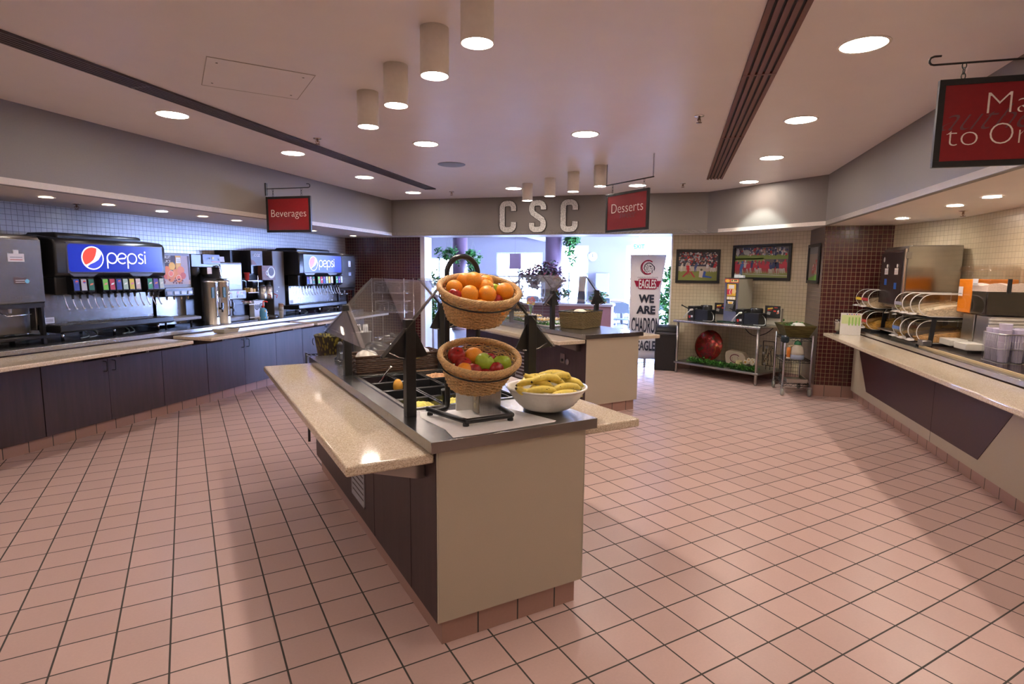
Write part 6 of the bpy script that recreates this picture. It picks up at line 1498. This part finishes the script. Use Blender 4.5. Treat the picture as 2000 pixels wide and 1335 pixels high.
ez = 1.685
m = MB(R_); m.ribbon(arc(.0, ez, .105, 50, 300, 26, rz=.115), .022, yb); m.build('emblem_ring', 'vf', t)
m = MB((.03, .02, .03)); m.ribbon(arc(-.018, ez-.008, .105, 75, 290, 26, rz=.115), .010, yb+.003); m.build('emblem_shadow', 'vf', t)
hd = [(-.055, -.05), (-.075, -.02), (-.06, .04), (-.02, .075), (.03, .08), (.065, .06), (.085, .035), (.108, .015), (.115, -.02), (.105, -.065), (.092, -.035), (.065, -.028), (.078, -.055), (.070, -.105), (.045, -.07), (.02, -.05), (.025, -.085), (.0, -.065), (-.015, -.10), (-.03, -.065), (-.055, -.09)]
MB((.03, .03, .05)).flat([(x, ez+z) for x, z in hd], yb-.0005).build('eagle_outline', 'vf', t)
MB((.75, .75, .77)).flat([(.012+(x-.012)*.84, ez-.002+z*.84) for x, z in hd], yb-.0012).build('eagle_head', 'vf', t)
m = MB((.03, .03, .05)); m.flat([(.02, ez+.030), (.065, ez+.020), (.045, ez+.006), (.02, ez+.014)], yb-.002); m.ribbon([(-.05, ez+.02), (-.02, ez), (-.03, ez-.05)], .007, yb-.002); m.ribbon([(-.02, ez+.05), (.0, ez+.01), (-.01, ez-.05)], .007, yb-.002); m.ribbon([(.03, ez-.01), (.06, ez-.02), (.08, ez-.005)], .007, yb-.002); m.build('eagle_detail', 'vf', t)['kind'] = 'stuff'

# framed sports photographs (painted print built from coloured shapes)
def player(m, x, z, h, y, jersey, pants, rnd, skin=(.42, .24, .16)):
    lean = rnd.uniform(-.15, .15)*h
    m.flat([(x-.09*h, z), (x-.03*h, z), (x, z+.42*h), (x-.10*h, z+.42*h)], y, pants); m.flat([(x+.06*h, z+.02*h), (x+.12*h, z+.02*h), (x+.07*h, z+.42*h), (x-.02*h, z+.42*h)], y-.0002, pants)
    m.flat([(x-.13*h, z+.40*h), (x+.10*h, z+.40*h), (x+.14*h+lean, z+.78*h), (x-.14*h+lean, z+.80*h)], y-.0003, jersey)
    m.disc(x+lean, z+.89*h, .085*h, y-.0004, jersey if rnd.random() < .5 else skin, n=9)
def photo(kind, w, h, loc, rz, label, frame_w=.042):
    t = thing('framed_photo', label, 'picture', loc, rz)
    m = MB()
    for q in [(0, w, 0, frame_w), (0, w, h-frame_w, h), (0, frame_w, frame_w, h-frame_w), (w-frame_w, w, frame_w, h-frame_w)]: m.box(q[0], q[1], -.026, -.002, q[2], q[3])
    m.build('frame', 'blackm', t, bevel=.003)
    rnd = random.Random(kind*7+1); m = MB(); f = frame_w; x0, x1, z0, z1 = f, w-f, f, h-f; W, H = x1-x0, z1-z0; y = -.006
    P = lambda u, v: (x0+W*u, z0+H*v)
    q = lambda u0, u1, v0, v1, c, yy: m.flat([P(u0, v0), P(u1, v0), P(u1, v1), P(u0, v1)], yy, c)
    crowd = [(.45, .03, .03), (.6, .5, .45), (.03, .03, .06), (.4, .25, .18), (.55, .52, .5), (.08, .08, .12), (.25, .02, .02), (.3, .3, .35)]
    if kind == 1:
        q(0, 1, 0, 1, (.05, .04, .05), y); q(0, 1, 0, .33, (.22, .25, .06), y-.0003); q(0, 1, .33, .50, (.45, .40, .34), y-.0003); q(0, 1, .5, .56, (.04, .04, .08), y-.0004)
        for i in range(230): u, v = rnd.random(), rnd.uniform(.56, .985); m.disc(*P(min(max(u, .02), .98), v), .011+.006*rnd.random(), y-.0006-.000003*i, rnd.choice(crowd), n=7)
        for u, hh, c, pn in [(.08, .3, (.6, .55, .5), (.5, .5, .5)), (.22, .33, (.5, .5, .52), (.4, .25, .2)), (.30, .33, (.55, .5, .5), (.4, .25, .2)), (.44, .35, (.05, .08, .2), (.05, .08, .25)), (.86, .4, (.03, .03, .05), (.6, .6, .6)), (.93, .38, (.45, .03, .04), (.6, .6, .6)), (.75, .34, (.6, .6, .6), (.5, .4, .4))]: player(m, *P(u, .30), hh*H, y-.0015, c, pn, rnd)
        a = P(.26, .20); player(m, a[0], a[1], .42*H, y-.002, (.45, .02, .03), (.40, .03, .04), rnd)
        m.flat([P(.10, .13), P(.15, .12), P(.30, .32), P(.26, .36)], y-.002, (.40, .04, .05)); m.flat([P(.30, .30), P(.34, .32), P(.45, .12), P(.41, .10)], y-.002, (.4, .04, .05))
        m.disc(*P(.43, .62), .022, y-.002, (.04, .03, .04)); m.flat([P(.54, .12), P(.63, .10), P(.66, .34), P(.55, .36)], y-.002, (.6, .52, .45)); m.flat([P(.63, .12), P(.86, .09), P(.88, .13), P(.70, .18), (P(.72, .30)), P(.66, .34)], y-.0022, (.04, .10, .40)); m.disc(*P(.60, .38), .018, y-.0023, (.08, .09, .06))
    elif kind == 2:
        q(0, 1, 0, 1, (.13, .11, .10), y); q(0, 1, 0, .22, (.23, .27, .08), y-.0003); q(0, 1, .60, .74, (.18, .24, .05), y-.0003); q(0, .55, .52, .64, (.20, .25, .07), y-.0003)
        for i in range(170): u, v = rnd.uniform(.02, .98), rnd.uniform(.74, .975); m.disc(*P(u, v), .013+.008*rnd.random(), y-.0006-.000003*i, rnd.choice(crowd+[(.02, .03, .10)]*3), n=7)
        m.disc(*P(.22, .84), .055, y-.0015, (.38, .38, .36), rz=.04); m.disc(*P(.05, .86), .03, y-.0014, (.4, .4, .4), rz=.05)
        for i in range(30): u = .02+.97*i/30; c = (.45, .03, .05) if rnd.random() < .72 else ((.55, .5, .45) if rnd.random() < .5 else (.03, .04, .12)); player(m, *P(u, .13+rnd.uniform(-.01, .03)), H*rnd.uniform(.36, .46), y-.002-.00002*i, c, (.50, .45, .40) if rnd.random() < .5 else (.40, .03, .04), rnd)
        for u in (.74, .82): player(m, *P(u, .10), H*.50, y-.004, (.02, .03, .08), (.38, .32, .24), rnd)
        for u, c in ((.06, (.45, .03, .05)), (.13, (.05, .15, .4))): player(m, *P(u, .06), H*.5, y-.004, c, c, rnd)
        m.flat([P(0, .115), P(1, .06), P(1, .075), P(0, .13)], y-.001, (.6, .6, .55))
    else:
        q(0, 1, 0, 1, (.27, .22, .17), y); q(0, 1, .80, 1, (.16, .17, .17), y-.0003); m.flat([P(0, 0), P(1, 0), P(1, .20), P(0, .06)], y-.0004, (.14, .30, .04))
        for i in range(60): u = rnd.uniform(.35, .95); m.disc(*P(u, .12+.55*u*rnd.random()+.08), .016, y-.0006-.00001*i, rnd.choice([(.50, .04, .04), (.5, .05, .03), (.55, .5, .45), (.35, .03, .03)]), n=7)
    m.build('print', 'vc', t)
e0 = xy(7.85, -.915, 1.432); photo(1, .69, .545, xy(7.85, -.915, 1.432), -A45, 'left framed football photo with a running player, on the cream tile wall')
photo(2, 1.03, .545, (6.815, 4.265, 1.495), -pi/2, 'wide framed football sideline photo over the batter dispenser')
a_ = Vector((6.80, 2.95, 1.47)); photo(3, .62, .53, (6.771, 2.934, 1.47), A45+pi, 'narrow looking framed sports photo on the side of the pillar')
# ------------------------------------------------------------------ far dessert bar contents
t = thing('seagrass_basket', 'rectangular seagrass basket of napkins on the far dessert bar', 'basket', (3.355, 3.66, .917), rad(24))
rect_basket(t, .50, .33, .20, .10, 'seagrass', 12, 'black')
MB((.30, .22, .10)).box(-.215, .215, -.14, .14, .004, .19).build('woven_lining', 'seagrass', t)
for i, (x, y, lb) in enumerate([(.02, .03, 'crumpled white napkin heaped in the seagrass basket'), (-.15, -.10, 'white napkin end showing at the left of the seagrass basket')]):
    v = Matrix.Rotation(rad(24), 3, 'Z') @ Vector((x, y, 0)); u = thing('napkin', lb, 'napkin', (3.355+v.x, 3.66+v.y, 1.108), rad(30*i))
    MB((.72, .66, .54)).lathe([(.085, 0), (.07, .018), (.05, .027), (.02, .030), (0, .031)], 9, e=.7, cap=False).build('cloth', 'vf', u)
def pastry_tray(x, y, z, w, l, label, col=(.62, .40, .14), nx=8, ny=4, grp=None):
    t = thing('pastry_tray', label, 'tray', (x, y, z), rad(5)); MB((.55, .55, .56)).box(-w/2, w/2, -l/2, l/2, 0, .008).build('tray', 'vm', t, bevel=.003)
    MB((.6, .6, .6)).tube([(-w/2, -l/2, .012), (w/2, -l/2, .012), (w/2, l/2, .012), (-w/2, l/2, .012)], .006, 6, True).build('rim', 'vm', t)
    rnd = random.Random(int(x*100+y*10))
    for i in range(nx):
        for j in range(ny):
            c = thing('cookie', 'small golden pastry on the %s' % label.split(' of ')[0], 'pastry', Vector((x, y, z))+Vector((-w/2+w*(i+.5)/nx, -l/2+l*(j+.5)/ny, .0085)), rnd.uniform(0, 3), 'pastries on the %s' % label.split(' of ')[0])
            k = rnd.uniform(.8, 1.15); MB(tuple(q*k for q in col)).lathe([(0, 0), (.022, 0), (.026, .008), (.022, .018), (.010, .024), (0, .024)], 10).build('crumb', 'vc', c); 
            MB((.78, .70, .52)).lathe([(0, .0245), (.014, .0225), (.010, .029), (0, .031)], 8).build('cream_top', 'vc', c)
fl = thing('display_board', 'pale display board covering the well of the far dessert bar', 'board', (B2[0]+.09, B2[1]+.885, .9165)); MB((.60, .57, .56)).box(0, .60, 0, 1.95, 0, .012).build('board', 'vc', fl)
rs = [(3.18, 4.12, .965, .34, .26, 'nearest silver tray of small pastries on the far bar'), (3.16, 4.62, .975, .34, .26, 'middle silver tray of small pastries on the far bar'), (3.30, 5.12, .975, .34, .26, 'back silver tray of small pastries on the far bar')]
for x, y, z, w_, l_, lb in rs:
    s = thing('display_riser', 'clear riser under the %s' % lb.split(' of ')[0], 'riser', (x, y, .929)); MB().box(-.12, .12, -.09, .09, 0, z-.930).build('riser', 'plexi', s)
    pastry_tray(x, y, z, w_, l_, lb, nx=7, ny=4)
t = thing('parsley_garnish', 'strip of curly green parsley along the edge of the dessert display', 'garnish', (0, 0, 0)); MB((.05, .15, .03)).tube([(3.02, 3.95+.16*i, .935) for i in range(9)], .004, 5).build('stem', 'vc', t)
leafy(t, [(3.02+.02*sin(i), 3.93+.055*i, .950) for i in range(26)]+[(3.05+.05*i, 3.90, .950) for i in range(9)], 900, .016, [(.10, .35, .04), (.05, .22, .03)], 11, .014)
t = thing('glass_vase', 'clear flared vase with red and yellow flowers on the far dessert bar', 'vase', (3.36, 4.86, .929))
MB().lathe([(0, .003), (.045, .003), (.03, .03), (.018, .09), (.026, .15), (.04, .20), (.038, .20), (.024, .15), (.015, .09)], 22, cap=False).build('vase', 'plexi', t)
for i, (x, z, c) in enumerate([(-.03, .27, (.75, .10, .02)), (.02, .29, (.80, .08, .03)), (.05, .26, (.7, .06, .02)), (-.05, .23, (.85, .60, .04)), (.0, .23, (.80, .25, .05)), (.04, .22, (.85, .65, .05))]):
    MB((.08, .25, .05)).tube([(0, 0, .02), (x*.3, 0, .15), (x, 0, z)], .003, 5).build('flower_stem', 'vc', t); f = MB(c)
    for k in range(6): a = k*pi/3; f.ell((x+.016*cos(a), -.004, z+.016*sin(a)), (.013, .007, .010), 7, 5)
    f.build('flower', 'vl', t)
t = thing('cereal_dispenser', 'tall tan filled dispenser on a dark stand behind the far dessert bar', 'dispenser', xy(8.9, .86, 0), -A45)
MB((.30, .14, .13)).box(-.35, .65, -.15, .30, 0, .95).build('counter_block', 'vc', t); MB((.45, .42, .45)).box(-.38, .68, -.18, .33, .95, .99).build('counter_top', 'vc', t, bevel=.004)
MB((.10, .10, .13)).prism([(-.03, .99), (.13, .99), (.12, 1.22), (-.01, 1.22)], 0, .14, 'y').build('stand', 'vg', t, bevel=.004); MB((.46, .38, .28)).prism([(-.01, 1.22), (.12, 1.22), (.15, 1.52), (.0, 1.52)], 0, .14, 'y').build('hopper', 'vg', t, bevel=.01)
t['category'] = 'dispenser'

# ------------------------------------------------------------------ dining room furniture and plants
def chair(loc, rz, label, grp='grey stacking chairs in the dining room'):
    global CH
    if CH is None:
        t = thing('dining_chair', label, 'chair', loc, rz, grp)
        MB((.26, .30, .31)).box(-.21, .21, -.20, .20, .43, .455).build('seat', 'vc', t, bevel=.012, seg=3)
        MB((.27, .31, .32)).prism([(-.21, .60), (.21, .60), (.19, .83), (.12, .86), (-.12, .86), (-.19, .83)], .19, .205, 'y').build('backrest', 'vc', t, bevel=.006)
        for s in (-1, 1):
            MB().tube([(s*.20, -.20, .0), (s*.19, -.15, .43)], .009, 8).build('leg', 'chrome', t); MB().tube([(s*.20, .24, .0), (s*.19, .17, .45), (s*.19, .21, .80)], .009, 8).build('leg', 'chrome', t)
        MB().tube([(-.2, -.18, .2), (.2, -.18, .2)], .006, 6).build('stretcher', 'chrome', t)
        CH = t; return t
    c = copy_tree(CH); c.location = loc; c.rotation_euler = (0, 0, rz); c['label'] = label; return c
CH = None
def dtable(d, e, label, n=4, r=.62, chairs=None, w='table'):
    t = thing('dining_table', label, 'table', xy(d, e)); MB((.56, .42, .30)).lathe([(0, .72), (r, .72), (r, .75), (0, .75)], 36).build('tabletop', 'vc', t)
    MB((.10, .10, .11)).cyl((0, 0, .02), (0, 0, .72), .04).build('pedestal', 'vc', t)
    for a in (0, 90, 180, 270): MB((.10, .10, .11)).tube([(0, 0, .05), (.33*cos(rad(a)), .33*sin(rad(a)), .015)], .02, 6).build('foot', 'vc', t)
    for k, (a, lb) in enumerate(chairs):
        p = xy(d+(r+.22)*cos(rad(a)), e+(r+.22)*sin(rad(a))); chair(p, A45+rad(a)-pi/2, lb)
dtable(13.1, .15, 'round dining table nearest the opening, left of the banner', chairs=[(180-8, 'grey chair backing the opening, just left of the banner'), (180-48, 'grey chair backing the opening, second left of the banner'), (60, 'grey chair at the far side of the nearest dining table'), (-50, 'grey chair at the far right side of the nearest dining table')])
dtable(15.6, .55, 'second round dining table behind the nearest one', chairs=[(180+25, 'grey chair at the second dining table, right side'), (180-25, 'grey chair at the second dining table, left side'), (40, 'grey chair beyond the second dining table')])
dtable(13.6, 6.3, 'round dining table seen past the left edge of the opening', chairs=[(180, 'grey chair at the left table, back towards the opening'), (240, 'grey chair at the right side of the left table'), (60, 'grey chair beyond the left table')])
dtable(15.8, 6.4, 'farther round dining table at the left under the window', chairs=[(180, 'grey chair at the far left table'), (250, 'grey chair right of the far left table')])
dtable(16.0, 3.2, 'round dining table far back between the two columns', chairs=[(180, 'grey chair at the far middle table'), (120, 'grey chair left of the far middle table')])
def pot(d, e, label, w=.30, h=.55, col=(.62, .62, .68)):
    t = thing('planter', label, 'planter', xy(d, e), A45); MB(col).prism([(-w*.36, 0), (w*.36, 0), (w/2, h), (-w/2, h)], -w*.42, w*.42, 'y').build('box', 'vc', t, bevel=.01); MB((.05, .03, .02)).box(-w*.44, w*.44, -w*.40, w*.40, h-.01, h+.006).build('soil', 'vc', t); return t
def stems(root, base, tips, r=.006, col=(.16, .10, .05)):
    for tp in tips:
        b = Vector(base); e = Vector(tp); mid = (b+e)/2+Vector((.04, -.03, 0)); MB(col).tube(catmull([b, mid, e], 4), r, 5).build('stem', 'vc', root)
def plant(name, label, cat, loc, centres, n, spread, cols, seed, size, tips, base=(0, 0, 0), rz=0, mat='vl'):
    t = thing(name, label, cat, loc, rz); stems(t, base, tips); leafy(t, centres, n, spread, cols, seed, size, mat=mat); return t
GR2 = [(.08, .30, .06), (.14, .42, .10), (.04, .18, .04)]
t = pot(8.45, 3.74, 'tall pale planter at the left side of the opening', .28, .55)
plant('potted_ficus', 'leafy green ficus at the left edge of the opening', 'plant', xy(8.45, 3.74, .556), [(random.Random(i).gauss(0, .09), random.Random(i+50).gauss(0, .09), z) for i, z in enumerate([.0, .04, .08, .12, .16, .2, .24, .28, .10, .15, .3, .5, .62, .74, .85, .95, 1.05, 1.12, .35, .4])], 950, .055, GR2, 21, .045, [(.05, .02, 1.1), (-.06, .03, .8), (.02, -.07, .5)])
plant('potted_ficus', 'leafy green ficus behind the banner, against the right jamb', 'plant', xy(8.75, -.84, .446), [(random.Random(i).gauss(0, .07), random.Random(i+9).gauss(0, .07), .0+.06*i) for i in range(22)], 900, .06, GR2, 22, .045, [(.03, .02, 1.2), (-.04, -.02, .9)])
pot(8.75, -.84, 'pale planter behind the banner and the trash can', .28, .44)
def hang(d, e, z, label, r=.17, n=420, long=0):
    t = thing('hanging_plant', label, 'plant', xy(d, e, z)); MB((.20, .22, .16)).lathe([(0, -.10), (.08, -.10), (.13, .04), (.12, .04), (.07, -.09), (0, -.09)], 18).build('pot', 'vc', t)
    for a in (0, 120, 240): MB((.3, .28, .25)).tube([(.12*cos(rad(a)), .12*sin(rad(a)), .04), (0, 0, .45), (0, 0, 2.94-z)], .004, 5).build('hanger', 'vc', t)
    rnd = random.Random(int(d*10)); C_ = [(rnd.gauss(0, r*.5), rnd.gauss(0, r*.5), rnd.uniform(-.14, .12)) for i in range(24)]+[(rnd.gauss(0, r*.3), rnd.gauss(0, r*.3), -.2-.05*i) for i in range(long)]
    leafy(t, C_, n+long*30, .05, GR2, int(d*7), .05)
hang(11.0, 4.36, 1.97, 'hanging basket of round green leaves left of the left column', .17, 520)
hang(12.3, 4.20, 1.95, 'hanging fern basket just right of the left column', .16, 420, 8)
hang(10.9, 1.36, 2.32, 'trailing ivy hanging at the right side of the right column', .13, 320, 7)
# purple leafed arrangement in a raised planter beyond the far bar
t = thing('masonry_planter', 'reddish brown masonry planter beyond the far dessert bar', 'planter', xy(9.75, 1.9, 0), -A45)
M['brick'] = tiles('brown_brick', (.16, .075, .065), (.13, .06, .055), (.22, .18, .16), .20, .066, .006, .7, 'XZ', .6)
MB().box(-.95, 1.05, -.20, .22, 0, .90).build('wall', 'brick', t); MB((.42, .36, .36)).box(-1.0, 1.10, -.24, .26, .90, .95).build('cap', 'vc', t, bevel=.004)
MB((.04, .03, .02)).box(-.9, 1.0, -.15, .17, .95, .953).build('soil', 'vc', t)
PUR = [(.14, .05, .09), (.20, .09, .13), (.07, .05, .05), (.10, .13, .06), (.30, .07, .06)]
cs = []; rnd = random.Random(17)
for i in range(60):
    a = rnd.uniform(0, pi); rr = rnd.uniform(.10, .60); cs.append((rr*cos(a)*1.05, rnd.gauss(0, .10), .38+rr*sin(a)*.62+rnd.gauss(0, .03)))
plant('shrub', 'wide purple and red leafed shrub in front of the right column', 'plant', xy(9.75, 1.75, .954), cs, 1500, .045, PUR, 31, .045, [(c[0], c[1], c[2]) for c in cs[::5]], (0, 0, 0), -A45)
FLW = [(.10, .26, .08), (.12, .30, .10), (.05, .16, .05), (.55, .20, .05), (.10, .22, .08)]
for i, (e, lb) in enumerate([(1.42, 'low green plant with orange blooms behind the right end of the guard glass'), (2.45, 'low green plant at the left end of the masonry planter')]):
    plant('planter_flowers', lb, 'plant', xy(9.72, e, .954), [(rnd.uniform(-.22, .22), rnd.gauss(0, .06), rnd.uniform(.10, .28)) for k in range(20)], 420, .04, FLW, 40+i, .04, [(0, 0, .2), (.08, 0, .18)], (0, 0, 0), -A45)
t = pot(9.9, .62, 'pale blue tall planter right of the masonry planter wall', .30, .95, (.42, .50, .66))
plant('planter_flowers', 'green plant with small orange blooms in the pale blue planter', 'plant', xy(9.9, .62, .956), [(rnd.gauss(0, .10), rnd.gauss(0, .08), rnd.uniform(.0, .18)) for k in range(20)], 380, .04, FLW, 47, .038, [(0, 0, .15), (.07, 0, .12)], (0, 0, 0), -A45)
# signs and small fittings on the far walls
t = thing('exit_sign', 'small lit green exit sign high on the far window wall', 'sign', xy(17.6, .21, 2.44), -A45)
MB((.8, .8, .82)).box(-.17, .17, -.03, .03, -.11, .11).build('housing', 'vc', t); text('lettering', 'EXIT', .19, 'exit', t, (0, -.032, 0), off=.003, sx=.9); MB((.7, .7, .72)).cyl((0, 0, .11), (0, 0, .51), .015).build('stem', 'vc', t)
for s in (-1, 1): MB((.7, .7, .72)).lathe([(0, -.03), (.05, -.03), (.06, .03), (0, .03)], 16, (s*.22, -.03, .03), ax='y').build('emergency_lamp', 'vc', t)
t = thing('wall_clock', 'white round clock on the pier between far windows', 'clock', xy(18.29, 1.83, 2.13), -A45); MB((.8, .8, .8)).lathe([(0, -.04), (.14, -.04), (.16, -.02), (.16, 0), (0, 0)], 28, ax='y').build('face', 'vc', t)
m = MB((.02, .02, .02)); m.box(-.006, .006, -.045, -.041, -.01, .10); m.box(-.01, .07, -.045, -.041, -.006, .006); m.build('hands', 'vc', t)
t = thing('fire_alarm', 'small red fire alarm on the far wall beside the right jamb', 'alarm', xy(18.28, -1.15, 2.5), -A45); MB((.6, .03, .02)).box(-.09, .09, -.05, 0, -.15, .15).build('housing', 'vc', t)
t = thing('notice_board', 'tilted pinkish poster hanging in front of the far left window', 'poster', xy(14.0, 3.50, 1.88), -A45-rad(12)); MB((.42, .26, .30)).box(-.19, .19, -.01, .01, -.22, .22).build('poster', 'vc', t); MB((.25, .2, .22)).tube([(0, 0, .22), (0, 0, 1.07)], .004, 5).build('wire', 'vc', t)
t = thing('wall_panel', 'white upright cabinet against the far wall between windows', 'cabinet', xy(18.1, 1.45, 0), -A45); MB((.45, .47, .55)).box(-.22, .22, -.08, .18, .6, 1.55).build('body', 'vc', t, bevel=.01); MB((.5, .5, .55)).box(-.18, .18, -.084, -.0805, .62, .64).build('base_line', 'vc', t)
